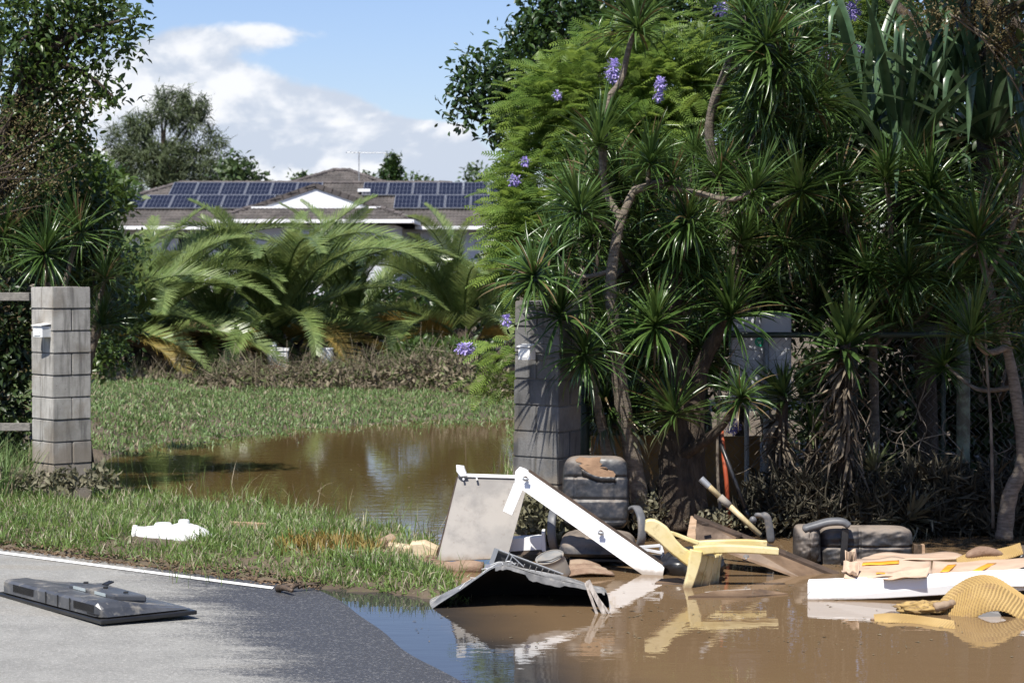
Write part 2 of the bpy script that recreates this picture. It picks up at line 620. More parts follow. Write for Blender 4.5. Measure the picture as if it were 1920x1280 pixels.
# distance up the road camber from the waterline
dist = k.m('ADD', k.m('MULTIPLY', k.m('ADD', sp.outputs[0], 1.33), -0.955), k.m('MULTIPLY', k.m('SUBTRACT', sp.outputs[1], 14.86), -0.298))
st = k.mapping(geo, rot=(0, 0, math.radians(-24)), scale=(0.55, 1.9, 1))
nw = k.noise(st, 1.3, 8, 0.7)
nf = k.noise(k.mapping(geo, rot=(0, 0, math.radians(-24)), scale=(1, 3.2, 1)), 9, 5, 0.7)
edge = k.m('ADD', k.m('ADD', dist, k.m('MULTIPLY', k.m('SUBTRACT', nw, 0.5), 1.7)), k.m('MULTIPLY', k.m('SUBTRACT', nf, 0.5), 0.35))
agg = k.n('ShaderNodeTexVoronoi'); k.put(agg.inputs['Vector'], geo); agg.inputs['Scale'].default_value = 95
sc_ag = k.n('ShaderNodeSeparateXYZ'); k.put(sc_ag.inputs[0], agg.outputs['Color'])
ag = sc_ag.outputs[0]
edge = k.m('ADD', edge, k.m('MULTIPLY', k.m('SUBTRACT', ag, 0.5), 0.25))
dry = k.smooth(edge, 0.62, 1.22)
spk = k.smooth(ag, 0.80, 0.97)
n5 = k.noise(geo, 2.2, 6, 0.65)
dryc = k.mix(k.smooth(n5, 0.3, 0.7), (0.205, 0.202, 0.187), (0.27, 0.265, 0.245))
dryc = k.mix(k.m('MULTIPLY', k.smooth(ag, 0.0, 0.4, 1.0, 0.0), 0.4), dryc, (0.11, 0.105, 0.093))
mudf = k.smooth(k.noise(k.mapping(geo, rot=(0, 0, -.4), scale=(.5, 1.6, 1)), .9, 6, .6), .52, .68)
dryc = k.mix(k.m('MULTIPLY', mudf, .55), dryc, (0.225, 0.205, 0.17))
dryc = k.mix(k.m('MULTIPLY', spk, 0.3), dryc, (0.48, 0.46, 0.42))
wetc = k.mix(k.m('MULTIPLY', spk, 0.42), (0.048, 0.048, 0.051), (0.26, 0.255, 0.245))
k.put(p.inputs['Base Color'], k.mix(dry, wetc, dryc))
k.put(p.inputs['Roughness'], k.lin(dry, 0, 1, 0.55, 0.9))
bump(k, p, agg.outputs['Distance'], 0.5, 0.006)
road = bpy.data.objects.new('road', np_mesh('road', RV, RF, m, True))
link(road)
tag(road, 'silt-greyed asphalt road sloping into the flood', kind='structure')

# painted edge line
lm = surf('worn white road paint', (0.72, 0.71, 0.66), (0.80, 0.79, 0.76), 20, 0.7, dirt=(0.30, 0.28, 0.24), dirt_amt=0.36, dirt_scale=9)
L0, L1 = on(0, 1037, 0.055), on(505, 1099, 0.02)
lb = MB()
prev = None
for i in range(61):
    t = -1.2 + i * (2.25 / 60) * 1.0
    c0 = L0 + (L1 - L0) * t
    if t > 1.03: break
    for sgn in (-1, 1):
        q = Vector((c0.x, c0.y + sgn * 0.055, 0)); q.z = float(road_z(q.x, q.y)) + 0.005
        lb.v.append(tuple(q))
    n_ = len(lb.v)
    if n_ > 2: lb.f.append((n_ - 4, n_ - 2, n_ - 1, n_ - 3))
ln = lb.build('road_edge_line', lm)
tag(ln, 'white painted edge line on the asphalt', kind='structure')

# flood water
m, k, p, out = newmat('muddy flood water')
geo = k.n('ShaderNodeNewGeometry').outputs['Position']
nz = k.noise(k.mapping(geo, scale=(1, 0.45, 1)), 0.55, 4, 0.5)
wc = k.mix(nz, (0.15, 0.095, 0.048), (0.195, 0.13, 0.073))
sp = k.n('ShaderNodeSeparateXYZ'); k.put(sp.inputs[0], geo)
# clear shallows over the dark asphalt turn to silt with depth
shal = k.m('ADD', k.m('MULTIPLY', k.m('ADD', sp.outputs[0], 1.33), 0.955), k.m('MULTIPLY', k.m('SUBTRACT', sp.outputs[1], 14.86), 0.298))
shal = k.m('ADD', shal, k.m('MULTIPLY', k.m('SUBTRACT', k.noise(geo, 1.2, 3, .5), .5), .5))
wc = k.mix(k.smooth(shal, 0.35, 1.15), (0.035, 0.034, 0.034), wc)
# the still pond behind the gate has settled and is clearer
wc = k.mix(k.m('MULTIPLY', k.smooth(sp.outputs[1], 16.6, 18.6), k.smooth(sp.outputs[0], 0.5, 0.1)), wc, (0.095, 0.062, 0.025))
k.put(p.inputs['Base Color'], wc)
p.inputs['Roughness'].default_value = 0.015
p.inputs['IOR'].default_value = 1.33
r1 = k.noise(k.mapping(geo, scale=(0.5, 1.3, 1)), 5.0, 3, 0.5)
r2 = k.noise(k.mapping(geo, scale=(0.6, 1.6, 1)), 22.0, 2, 0.5)
calm = k.smooth(k.noise(geo, 0.35, 2, 0.5), 0.4, 0.65)
hgt = k.m('ADD', r1, k.m('MULTIPLY', k.m('MULTIPLY', r2, 0.12), calm))
bump(k, p, hgt, 0.045, 0.03)
wv = [(-45, 8, 0), (45, 8, 0), (45, 45, 0), (-45, 45, 0)]
water = bpy.data.objects.new('flood_water', np_mesh('flood_water', wv, [(0, 1, 2, 3)], m))
link(water)
tag(water, 'still brown flood water over the drive and road', kind='structure')

# ------------------------------------------------------------------ house
Yh, Yr = 85.0, 90.0
hz = at(960, 424, Yh).z
rz = at(960, 346, Yr).z
PIT = (rz - hz) / (Yr - Yh)
hx0, hx1 = at(60, 424, Yh).x, at(1080, 424, Yh).x
rx0, rx1 = hx0 + 5, hx1 - 5
Yw = 79.0
wz = at(960, 412, Yw).z
wx0, wx1 = at(404, 412, Yw).x, at(770, 412, Yw).x
wmid = (wx0 + wx1) / 2
wrz = wz + (wx1 - wx0) / 2 * PIT
M['tile'] = surf('weathered concrete roof tile', (0.052, 0.046, 0.043), (0.105, 0.092, 0.085), 0.9, 0.85, dirt=(0.05, 0.045, 0.042), dirt_amt=0.42, dirt_scale=1.7)
M['cap'] = surf('dark ridge capping', (0.06, 0.052, 0.05), (0.10, 0.085, 0.08), 3, 0.85)
M['render'] = surf('pale rendered wall', (0.52, 0.54, 0.58), (0.60, 0.61, 0.64), 1.0, 0.85)
M['white'] = surf('white painted trim', (0.78, 0.79, 0.80), (0.82, 0.82, 0.82), 1.5, 0.5)
M['glassdark'] = surf('dark window glass', (0.012, 0.014, 0.016), (0.02, 0.022, 0.025), 1, 0.08)
house = thing('tiled_house', 'wide low house with brown tiled roof and solar panels behind the palms', 'house', ((hx0 + hx1) / 2, 90, 1.0))
gz_h = 0.8
wb = MB().box(((hx0 + hx1) / 2, 90, (gz_h + hz) / 2 - 0.06), (hx1 - hx0 - 1.2, 8.8, hz - gz_h - 0.1))
wb.box(((wmid), 83.2, (gz_h + wz) / 2 - 0.1), (wx1 - wx0 - 1.2, 7.2, wz - gz_h - 0.16))
wall = wb.build('wall', M['render'], house)
# roof deck under the tiles
rf = MB()
up = Vector((0, 0, -0.05))
A = [Vector((hx0, Yh, hz)), Vector((hx1, Yh, hz)), Vector((hx1, Yr + 5, hz)), Vector((hx0, Yr + 5, hz)), Vector((rx0, Yr, rz)), Vector((rx1, Yr, rz))]
rf.add([q + up for q in A], [(0, 1, 5, 4), (1, 2, 5), (2, 3, 4, 5), (3, 0, 4), (0, 3, 2, 1)])
pk = at(640, 322, 93)
pz0 = rz - 0.15
hb = (pk.z - pz0) / PIT
pyr = [Vector((pk.x - hb - .3, 93 - hb, pz0)), Vector((pk.x + hb + .3, 93 - hb, pz0)), Vector((pk.x + hb + .3, 93 + hb, pz0)), Vector((pk.x - hb - .3, 93 + hb, pz0)), Vector((pk.x - .3, 93, pk.z)), Vector((pk.x + .3, 93, pk.z))]
rf.add([q + up for q in pyr], [(0, 1, 5, 4), (1, 2, 5), (2, 3, 4, 5), (3, 0, 4)])
gy = Yw + 1.2                      # depth of the gable face
gzb = wz + 1.2 * PIT
gh = (wrz - gzb) / PIT             # half width of the gable
Yj = Yh + (wrz - hz) / PIT
WGT = [Vector((wx0, Yw, wz)), Vector((wx1, Yw, wz)), Vector((wmid + gh, gy, gzb)), Vector((wmid - gh, gy, gzb)),
       Vector((wmid, gy - 0.06, wrz)), Vector((wmid, Yj, wrz)), Vector((wx0, Yh + (wz - hz) / PIT, wz)), Vector((wx1, Yh + (wz - hz) / PIT, wz)),
       Vector((wmid - gh, gy - 0.06, gzb)), Vector((wmid + gh, gy - 0.06, gzb))]
rf.add([q + up for q in WGT], [(0, 1, 2, 3), (0, 3, 8, 4, 5, 6), (1, 7, 5, 4, 9, 2), (0, 6, 7, 1)])
roof = rf.build('roof', M['tile'], house)

# tiles, laid course by course
tw, tl = 0.30, 0.33
tv = []
for j, (yy_, zz_) in enumerate(((0.0, 0.06), (tl + 0.06, 0.0))):
    for i in range(7):
        u_ = i / 6
        tv.append((u_ * tw * 1.0 - tw / 2, yy_, zz_ + 0.028 * abs(math.sin(u_ * 2 * math.pi)) + 0.012))
for i in range(7):
    tv.append((i / 6 * tw - tw / 2, 0.0, -0.005))
tfaces = [(i, i + 1, i + 8, i + 7) for i in range(6)] + [(14 + i, 15 + i, i + 1, i) for i in range(6)]
TV_, TF_ = np.array(tv), np.array(tfaces)
tile_me = np_mesh('roof_tile', TV_, TF_, M['tile'])


def inside(poly, u, v):
    c_ = False
    n = len(poly)
    for i in range(n):
        (x1, y1), (x2, y2) = poly[i], poly[(i + 1) % n]
        if (y1 > v) != (y2 > v) and u < (x2 - x1) * (v - y1) / (y2 - y1) + x1:
            c_ = not c_
    return c_


tiles = []


def lay(poly3, skip=None):
    """tile the planar roof face whose first edge is the eave"""
    o3 = poly3[0]
    ux = (poly3[1] - o3).normalized()
    nrm = ux.cross(poly3[2] - o3).normalized()
    if nrm.z < 0: nrm = -nrm
    vx = nrm.cross(ux)
    if vx.z < 0: vx = -vx
    P2 = [((q - o3).dot(ux), (q - o3).dot(vx)) for q in poly3]
    u0, u1 = min(q[0] for q in P2), max(q[0] for q in P2)
    v1 = max(q[1] for q in P2)
    zx = ux.cross(vx)
    if zx.z < 0: zx = -zx
    Rm = Matrix((ux, vx, zx)).transposed()
    for r in range(int(v1 / tl) + 1):
        v = r * tl
        u = u0 + (0.15 if r % 2 else 0.0)
        while u < u1:
            if inside(P2, u, v + 0.12):
                pos = o3 + ux * u + vx * v
                if not (skip and skip(pos)):
                    tiles.append((pos, Rm))
            u += tw


lay([A[0], A[1], A[5], A[4]], skip=lambda q: wx0 + (q.z - wz) / PIT + 0.2 < q.x < wx1 - (q.z - wz) / PIT - 0.2 and q.z < wrz or q.x < -16.5 or q.x > 1.5)
lay([pyr[0], pyr[1], pyr[5], pyr[4]])
lay([pyr[3], pyr[0], pyr[4]])
lay([pyr[1], pyr[2], pyr[5]])
lay([WGT[0], WGT[1], WGT[2], WGT[3]])
lay([WGT[6], WGT[0], WGT[3], WGT[8], WGT[4], WGT[5]])
lay([WGT[1], WGT[7], WGT[5], WGT[4], WGT[9], WGT[2]])
tiles.sort(key=lambda t: t[0].y)
for pos, Rm in tiles[:300]:
    o = bpy.data.objects.new('roof_tile', tile_me)
    COL.objects.link(o)
    o.parent = roof
    o.matrix_parent_inverse = Matrix.Identity(4)
    jit = Euler((random.gauss(0, .008), 0, random.gauss(0, .006))).to_matrix()
    o.matrix_local = Matrix.Translation(pos) @ (Rm @ jit).to_4x4()
rest = tiles[300:]
pos = np.array([t[0] for t in rest]); Rr = np.array([np.array(t[1]) for t in rest])
ro = scatter('tile_field', (TV_, TF_), pos, Rr, np.ones(len(rest)), M['tile'])
ro.parent = roof
ro.matrix_parent_inverse = Matrix.Identity(4)
ro['kind'] = 'stuff'
# capping
cp = MB()
for a, b in ((A[4], A[5]), (A[4], A[0]), (WGT[0], WGT[3]), (WGT[1], WGT[2]), (pyr[4], pyr[5]), (pyr[4], pyr[0]), (pyr[5], pyr[1])):
    n_ = max(2, int((b - a).length / 0.42))
    for i in range(n_):
        p0 = a.lerp(b, i / n_); p1 = a.lerp(b, (i + 1) / n_ + 0.01)
        MB().tube([p0 + Vector((0, 0, .05)), p1 + Vector((0, 0, .035))], [0.12, 0.105], 6).build('ridge_tile', M['cap'], house)
bc = MB()
for sgn in (-1, 1):
    a = WGT[4] + Vector((0, -0.02, 0.02)); b = (WGT[9] if sgn > 0 else WGT[8]) + Vector((0.35 * sgn, -0.02, -0.09))
    n_ = 9
    for i in range(n_):
        p0 = a.lerp(b, i / n_); p1 = a.lerp(b, (i + 1) / n_ + .01)
        MB().bar(p0, p1, 0.16, 0.18).build('barge_tile', M['cap'], house)
g = MB().prism([Vector((wmid - gh + .1, gy - .10, gzb + .02)), Vector((wmid + gh - .1, gy - .10, gzb + .02)), Vector((wmid, gy - .10, wrz - .10))], (0, .08, 0))
g.build('gable_panel', M['white'], house)
fl = MB().bar((wmid - gh - .1, gy - .15, gzb + .04), (wmid + gh + .1, gy - .15, gzb + .04), .05, .07)
fl.build('gable_flashing', M['white'], house)
for a, b in (((hx0, Yh - .06, hz - .06), (wx0 + .1, Yh - .06, hz - .06)), ((wx1 - .1, Yh - .06, hz - .06), (hx1, Yh - .06, hz - .06)),
             ((wx0 - .05, Yw - .07, wz - .05), (wx1 + .05, Yw - .07, wz - .05)), ((wx1 + .06, Yw, wz - .05), (wx1 + .06, Yh, wz - .05)), ((wx0 - .06, Yw, wz - .05), (wx0 - .06, Yh, wz - .05))):
    MB().bar(a, b, .11, .13).build('gutter', M['white'], house)
px = at(848, 430, Yh - .05).x
MB().tube([(px, Yh + .1, gz_h), (px, Yh + .1, hz - .1)], .05, 8).build('downpipe', M['white'], house)


def window(x0, x1, z0, z1, y, split=()):
    wv_ = MB().box(((x0 + x1) / 2, y, (z0 + z1) / 2), (x1 - x0, .08, z1 - z0)).build('window', M['white'], house)
    edges = [x0] + list(split) + [x1]
    for a, b in zip(edges[:-1], edges[1:]):
        q = MB().box(((a + b) / 2, y - .05, (z0 + z1) / 2), (b - a - .09, .04, z1 - z0 - .1)).build('pane', M['glassdark'])
        q.parent = wv_          # window itself holds world coordinates under the house
    return wv_


Ywl = 85.57
window(at(330, 0, Ywl).x, at(388, 0, Ywl).x, at(0, 500, Ywl).z, at(0, 434, Ywl).z, Ywl, (at(357, 0, Ywl).x,))
window(at(765, 0, Ywl).x, at(790, 0, Ywl).x, at(0, 480, Ywl).z, at(0, 434, Ywl).z, Ywl)
window(at(560, 0, 79.5).x, at(640, 0, 79.5).x, at(0, 520, 79.5).z, at(0, 436, 79.5).z, 79.57, (at(600, 0, 79.5).x,))

# solar panels
m, k, p, out = newmat('solar cell glass')
uvn = k.n('ShaderNodeTexCoord').outputs['Object']
sp = k.n('ShaderNodeSeparateXYZ'); k.put(sp.inputs[0], uvn)
gx = k.m('ABSOLUTE', k.m('SUBTRACT', k.m('FRACT', k.m('ADD', k.m('MULTIPLY', sp.outputs[0], 6 / 0.94), 0.0)), 0.5))
gyy = k.m('ABSOLUTE', k.m('SUBTRACT', k.m('FRACT', k.m('MULTIPLY', sp.outputs[1], 3 / 1.6)), 0.5))
lnx = k.m('GREATER_THAN', gx, 0.44)
lny = k.m('GREATER_THAN', gyy, 0.475)
c = k.mix(k.m('MAXIMUM', lnx, lny), (0.012, 0.014, 0.026), (0.085, 0.09, 0.11))
k.put(p.inputs['Base Color'], c)
p.inputs['Roughness'].default_value = 0.2
p.inputs['Specular IOR Level'].default_value = 0.08
M['cells'] = m
M['alu'] = surf('aluminium panel frame', (0.34, 0.35, 0.37), (0.40, 0.41, 0.43), 3, 0.4, metal=0.6)
vxr = Vector((0, 1, PIT)).normalized()
nr = Vector((0, -PIT, 1)).normalized()
Rp = Matrix((Vector((1, 0, 0)), vxr, nr)).transposed()
fr_me = cell_me = None


def panel(u_x, v):
    global fr_me, cell_me
    pos = Vector((u_x, Yh, hz)) + vxr * v + nr * 0.16
    if fr_me is None:
        f_ = MB()
        for cx, cy, sx, sy in ((.5, .012, 1, .024), (.5, 1.628, 1, .024), (.012, .82, .024, 1.6), (.978, .82, .024, 1.6)):
            f_.box((cx, cy, 0), (sx, sy, .045))
        a_ = f_.build('solar_panel', M['alu']); fr_me = a_.data; bpy.data.objects.remove(a_)
        b_ = MB().box((.495, .82, .004), (.95, 1.6, .03)).build('cell_face', M['cells']); cell_me = b_.data; bpy.data.objects.remove(b_)
    o = bpy.data.objects.new('solar_panel', fr_me)
    COL.objects.link(o)
    o.parent = house
    o.matrix_parent_inverse = Matrix.Translation(house.location).inverted()
    o.matrix_basis = Matrix.Translation(pos) @ Rp.to_4x4()
    q = bpy.data.objects.new('cell_face', cell_me)
    COL.objects.link(q)
    q.parent = o


vt = 5.3 - 0.25 - 1.65
for i in range(6):
    panel(at(322, 360, 89).x + i * 1.01, vt)
for i in range(-1, 5):
    panel(at(276, 390, 87.5).x + i * 1.01, vt - 1.68)
for i in range(7):
    panel(at(681, 360, 89).x + i * 1.01, vt)
for i in range(6):
    panel(at(740, 385, 87.5).x + i * 1.01, vt - 1.68)
sk = at(683, 357, 88.6)
MB().box(sk, (.5, .35, .12)).build('vent_cap', M['white'], house)

# antenna on its mast
ant = thing('tv_antenna', 'thin television antenna on a mast above the tiled roof', 'antenna', at(673, 345, 91))
M['steel'] = surf('grey galvanised steel', (0.32, 0.33, 0.34), (0.42, 0.43, 0.44), 5, 0.5, metal=0.5)
a0 = at(673, 345, 91); a1 = at(673, 284, 91)
MB().tube([a0, a1], .02, 6).build('mast', M['steel'], ant)
b0, b1 = at(651, 286, 91), at(724, 287, 91)
MB().tube([b0, b1], .015, 5).build('boom', M['steel'], ant)
for i in range(12):
    q = b0.lerp(b1, i / 11)
    ln_ = .16 + .12 * abs(math.sin(i * 1.7))
    MB().tube([q + Vector((-.05, -ln_ * 2, -.05)), q + Vector((.05, ln_ * 2, .07))], .009, 4).build('element', M['steel'], ant)
# ------------------------------------------------------------------ leaf templates
def strip(profile, fold=0.0):
    """leaf strip along +x: profile = [(x, half width, z)], folded along its midrib"""
    V_, F_ = [], []
    for (x, h_, z) in profile:
        V_ += [(x, -h_, z + fold * h_), (x, 0, z), (x, h_, z + fold * h_)]
    for i in range(len(profile) - 1):
        a = i * 3
        F_ += [(a, a + 3, a + 4, a + 1), (a + 1, a + 4, a + 5, a + 2)]
    return np.array(V_, float), np.array(F_)


LEAF = strip([(0, .02, 0), (.35, .22, .03), (.7, .18, .0), (1, .01, -.08)], .35)
LEAF_S = (np.array([(0, 0, 0), (.5, -.24, .06), (1, 0, -.05), (.5, .24, .06)], float), np.array([(0, 1, 2, 3)]))
NEEDLE = (np.array([(0, -.03, 0), (1, -.012, -.1), (1, .012, -.1), (0, .03, 0)], float), np.array([(0, 1, 2, 3)]))
BLADES = [strip([(0, .030, 0), (.4, .026, b * .10), (.75, .017, b * .38), (1, .002, b * .8)], .3) for b in (.15, .5, .9)]
BLADES = [(v_[:, [2, 1, 0]] * np.array([1, 1, 1]), f_) for v_, f_ in BLADES]      # blades grow along +z


def feather(n=11, L=1.0, wid=.27):
    """bipinnate jacaranda leaf along +x"""
    V_, F_ = [], []
    for i in range(n):
        t = (i + 1) / (n + .5)
        x = t * L
        wl = wid * math.sin(math.pi * (0.12 + .86 * t)) ** .8 + .03
        z = -.22 * t * t
        for s_ in (-1, 1):
            b = len(V_)
            ax, ay = .45, s_ * .9
            h_ = .026
            V_ += [(x - h_, 0, z), (x + ax * wl * .5 - h_, ay * wl * .5, z + .03), (x + ax * wl, ay * wl, z - .05), (x + ax * wl * .5 + h_ * 1.1, ay * wl * .5, z + .03), (x + h_, 0, z)]
            F_ += [(b, b + 1, b + 2, b + 3), (b, b + 3, b + 4, b)]
    F_ = [f_ if len(set(f_)) == 4 else None for f_ in F_]
    F2 = []
    for b in range(0, len(V_), 5):
        F2 += [(b, b + 1, b + 3, b + 4), (b + 1, b + 2, b + 3, b + 3)]
    tri = []
    for f_ in F2:
        if f_[2] == f_[3]: tri.append(f_[:3])
        else: tri += [(f_[0], f_[1], f_[2]), (f_[0], f_[2], f_[3])]
    return np.array(V_, float), np.array(tri)


FEATHER = feather()


def unit(n):
    d = rng.normal(size=(n, 3))
    return d / np.linalg.norm(d, axis=1, keepdims=True)


def crown_points(lobes, per_lobe_clumps, shell=0.55, front=True):
    """clump centres spread through the lobes' volume, mostly near their skin; lobes in photo px + depth"""
    C_, D_ = [], []
    for (px, py, Y, rx, ry, *rz_) in lobes:
        c_ = np.array(at(px, py, Y)); s_ = Y / FPX
        r_ = np.array([rx * s_, (rz_[0] if rz_ else (rx + ry) / 2 * s_), ry * s_])
        n = max(3, int(per_lobe_clumps * (rx * ry) / 6000.0))
        d = unit(n)
        rad = shell + (1 - shell) * rng.random(n)
        C_.append(c_ + d * r_ * rad[:, None]); D_.append(d)
    return np.concatenate(C_), np.concatenate(D_)


def crown(name, parent, lobes, clumps, per, spread, size, mat, tmpl=LEAF, up=.4, shell=.5, droop=0.0, wid=1.0):
    C_, D_ = crown_points(lobes, clumps, shell)
    n = len(C_)
    pos = np.repeat(C_, per, 0) + rng.normal(size=(n * per, 3)) * spread
    dirs = np.repeat(D_, per, 0) * .7 + unit(n * per) * .9 + np.array([0, 0, -droop])
    ups = np.tile([0, 0, up], (n * per, 1)) + unit(n * per) * .6 + np.repeat(D_, per, 0) * .3
    R_ = frames(dirs, ups)
    sc_ = size * (.6 + .7 * rng.random(n * per))
    sc3 = np.stack([sc_, sc_ * wid, sc_], 1)
    o = scatter(name, tmpl, pos, R_, sc3, mat, parent)
    return o, C_


def limbs(parent, base, C_, mat, r0=.08, n=14, name='limb', trunk_pts=None, r1=.02):
    tb = MB()
    base = Vector(base)
    pts = trunk_pts or [base, base.lerp(Vector(C_.mean(0)), .5), Vector(C_.mean(0))]
    sp_ = smooth_path(pts, 5)
    tb.tube(sp_, list(np.linspace(r0, r0 * .55, len(sp_))), 9)
    tb.build('trunk', mat, parent, True)
    idx = rng.choice(len(C_), size=min(n, len(C_)), replace=False)
    for i in idx:
        e = Vector(C_[i])
        st_ = sp_[int(len(sp_) * (.45 + .5 * random.random())) % len(sp_)]
        mid = st_.lerp(e, .5) + Vector((random.gauss(0, .04), random.gauss(0, .04), .06)) * (e - st_).length
        b_ = MB()
        pp = smooth_path([st_, mid, e], 4)
        b_.tube(pp, list(np.linspace(r0 * .4, r1 * .4, len(pp))), 5)
        b_.build(name, mat, parent, True)


# ------------------------------------------------------------------ far trees
def far_tree(name, label, base_px, lobes, clumps, per, spread, size, mat, tmpl, r0=.3, nl=10, cat='tree', shell=.4, wid=1.0, droop=0.0):
    Y = lobes[0][2]
    b = at(base_px, 480, Y); b.z = float(ground_z(b.x, Y))
    t = thing(name, label, cat, b)
    o, C_ = crown('crown', t, lobes, clumps, per, spread, size, mat, tmpl, shell=shell, wid=wid, droop=droop)
    limbs(t, b, C_, M['darkbark'], r0, nl)
    return t


far_tree('casuarina_tree', 'tall feathery olive casuarina behind the left end of the tiled roof', 300,
         [(312, 205, 112, 44, 40), (385, 190, 112, 34, 26), (352, 220, 112, 40, 30), (265, 235, 112, 40, 36), (215, 265, 112, 34, 34), (300, 300, 112, 90, 50), (370, 300, 112, 45, 45), (225, 330, 112, 55, 45), (320, 345, 112, 90, 35), (280, 270, 112, 50, 40), (400, 255, 112, 22, 30), (335, 175, 112, 18, 16), (395, 335, 112, 30, 35)],
         40, 110, .22, .40, M['casu'], NEEDLE, .34, 30, shell=.25, wid=1.9, droop=.35)
far_tree('round_tree', 'round green tree just right of the casuarina over the roof', 445, [(445, 325, 104, 36, 26), (430, 340, 104, 30, 20), (465, 338, 104, 24, 20)], 130, 26, .28, .34, M['fargreen'], LEAF_S, .15, 8)
far_tree('hoop_pine', 'small dark conical pine standing up behind the roof ridge', 735, [(735, 300, 120, 8, 9), (735, 313, 120, 14, 9), (735, 325, 120, 19, 9), (735, 337, 120, 20, 9), (735, 347, 120, 15, 10)], 700, 26, .14, .26, M['darkleaf'], LEAF_S, .15, 8)
far_tree('small_tree', 'tiny tree top peeping over the ridge beside the gable', 565, [(565, 338, 118, 14, 9), (560, 346, 118, 14, 9)], 300, 20, .2, .3, M['fargreen'], LEAF_S, .12, 4)
far_tree('small_tree', 'tiny bushy tree top left of the conical pine', 697, [(690, 336, 125, 9, 7), (702, 342, 125, 14, 8)], 300, 20, .2, .3, M['fargreen'], LEAF_S, .12, 4)
far_tree('small_tree', 'low green tree top right of the conical pine', 775, [(775, 342, 125, 18, 7), (790, 346, 125, 16, 7)], 300, 20, .2, .3, M['midleaf'], LEAF_S, .12, 4)
far_tree('small_tree', 'thin tree top behind the right solar panels', 895, [(892, 330, 115, 16, 13), (905, 342, 115, 15, 10), (880, 345, 115, 14, 8)], 260, 20, .22, .3, M['fargreen'], LEAF_S, .12, 5)
far_tree('broad_tree', 'broad mid green tree behind the left vegetation', 165, [(150, 345, 75, 45, 38), (190, 355, 75, 35, 30), (110, 340, 75, 40, 40), (215, 375, 74, 30, 22)], 130, 30, .25, .3, M['midleaf'], LEAF_S, .2, 12)

# ------------------------------------------------------------------ palms
def frond_mesh(L, e0, bend, nm, mat, n=88, leafl=.38, seed=1, vee=.55, twist=0.0):
    r_ = random.Random(seed)
    V_, F_, rn = [], [], []
    pts, tan = [], []
    x = z = 0.0
    steps = 40
    for i in range(steps + 1):
        t = i / steps
        a = e0 - bend * t ** 1.35
        pts.append(Vector((x, 0, z))); tan.append(Vector((math.cos(a), 0, math.sin(a))))
        x += math.cos(a) * L / steps; z += math.sin(a) * L / steps

    def P(t):
        f_ = t * steps; i = min(int(f_), steps - 1)
        return pts[i].lerp(pts[i + 1], f_ - i), tan[i]
    for i in range(n):
        t = .13 + .87 * i / (n - 1)
        q, d = P(t)
        up_ = Vector((0, 1, 0)).cross(d) * -1
        ll = leafl * (math.sin(math.pi * min(1, (.16 + .80 * t))) ** .55) * (.85 + .3 * r_.random())
        for s_ in (-1, 1):
            fwd = .75 + .65 * t
            dd = (Vector((0, s_, 0)) * 1.0 + d * fwd + up_ * (vee + r_.gauss(0, .10))).normalized()
            sag = Vector((0, 0, -1)) * ll * (.05 + .10 * r_.random())
            wd = d * .0135
            b = len(V_)
            m_ = q + dd * ll * .5 + sag * .25
            e_ = q + dd * ll + sag
            V_ += [q - wd * .7, q + wd * .7, m_ + wd, m_ - wd, e_]
            F_ += [(b, b + 1, b + 2), (b, b + 2, b + 3), (b + 3, b + 2, b + 4)]
            rn += [r_.random()] * 5
    for i in range(0, steps, 4):          # rachis as a 3-sided rod
        b = len(V_)
        for j in (i, min(i + 4, steps)):
            w_ = .028 * (1 - .85 * j / steps)
            V_ += [pts[j] + Vector((0, w_, 0)), pts[j] + Vector((0, -w_, 0)), pts[j] + Vector((0, 0, -w_ * 1.2))]
        rn += [.98] * 6
        F_ += [(b, b + 1, b + 4), (b, b + 4, b + 3), (b + 1, b + 2, b + 5), (b + 1, b + 5, b + 4), (b + 2, b, b + 3), (b + 2, b + 3, b + 5)]
    return np_mesh(nm, [tuple(q) for q in V_], F_, mat, rnd=rn)


D = math.radians
FR = {'up': [frond_mesh(2.7, D(84), D(62), 'frond', M['palm'], seed=1), frond_mesh(2.6, D(76), D(80), 'frond', M['palm'], seed=2)],
      'mid': [frond_mesh(2.8, D(62), D(92), 'frond', M['palm'], seed=3), frond_mesh(2.7, D(52), D(86), 'frond', M['palm'], seed=4), frond_mesh(2.8, D(68), D(105), 'frond', M['palm'], seed=8)],
      'low': [frond_mesh(2.5, D(38), D(92), 'frond', M['palm'], seed=5), frond_mesh(2.4, D(26), D(80), 'frond', M['palm'], seed=6)],
      'old': [frond_mesh(2.2, D(18), D(92), 'frond', M['palmold'], seed=7)],
      'dead': [frond_mesh(2.0, D(20), D(120), 'frond', M['palmdead'], seed=9)]}


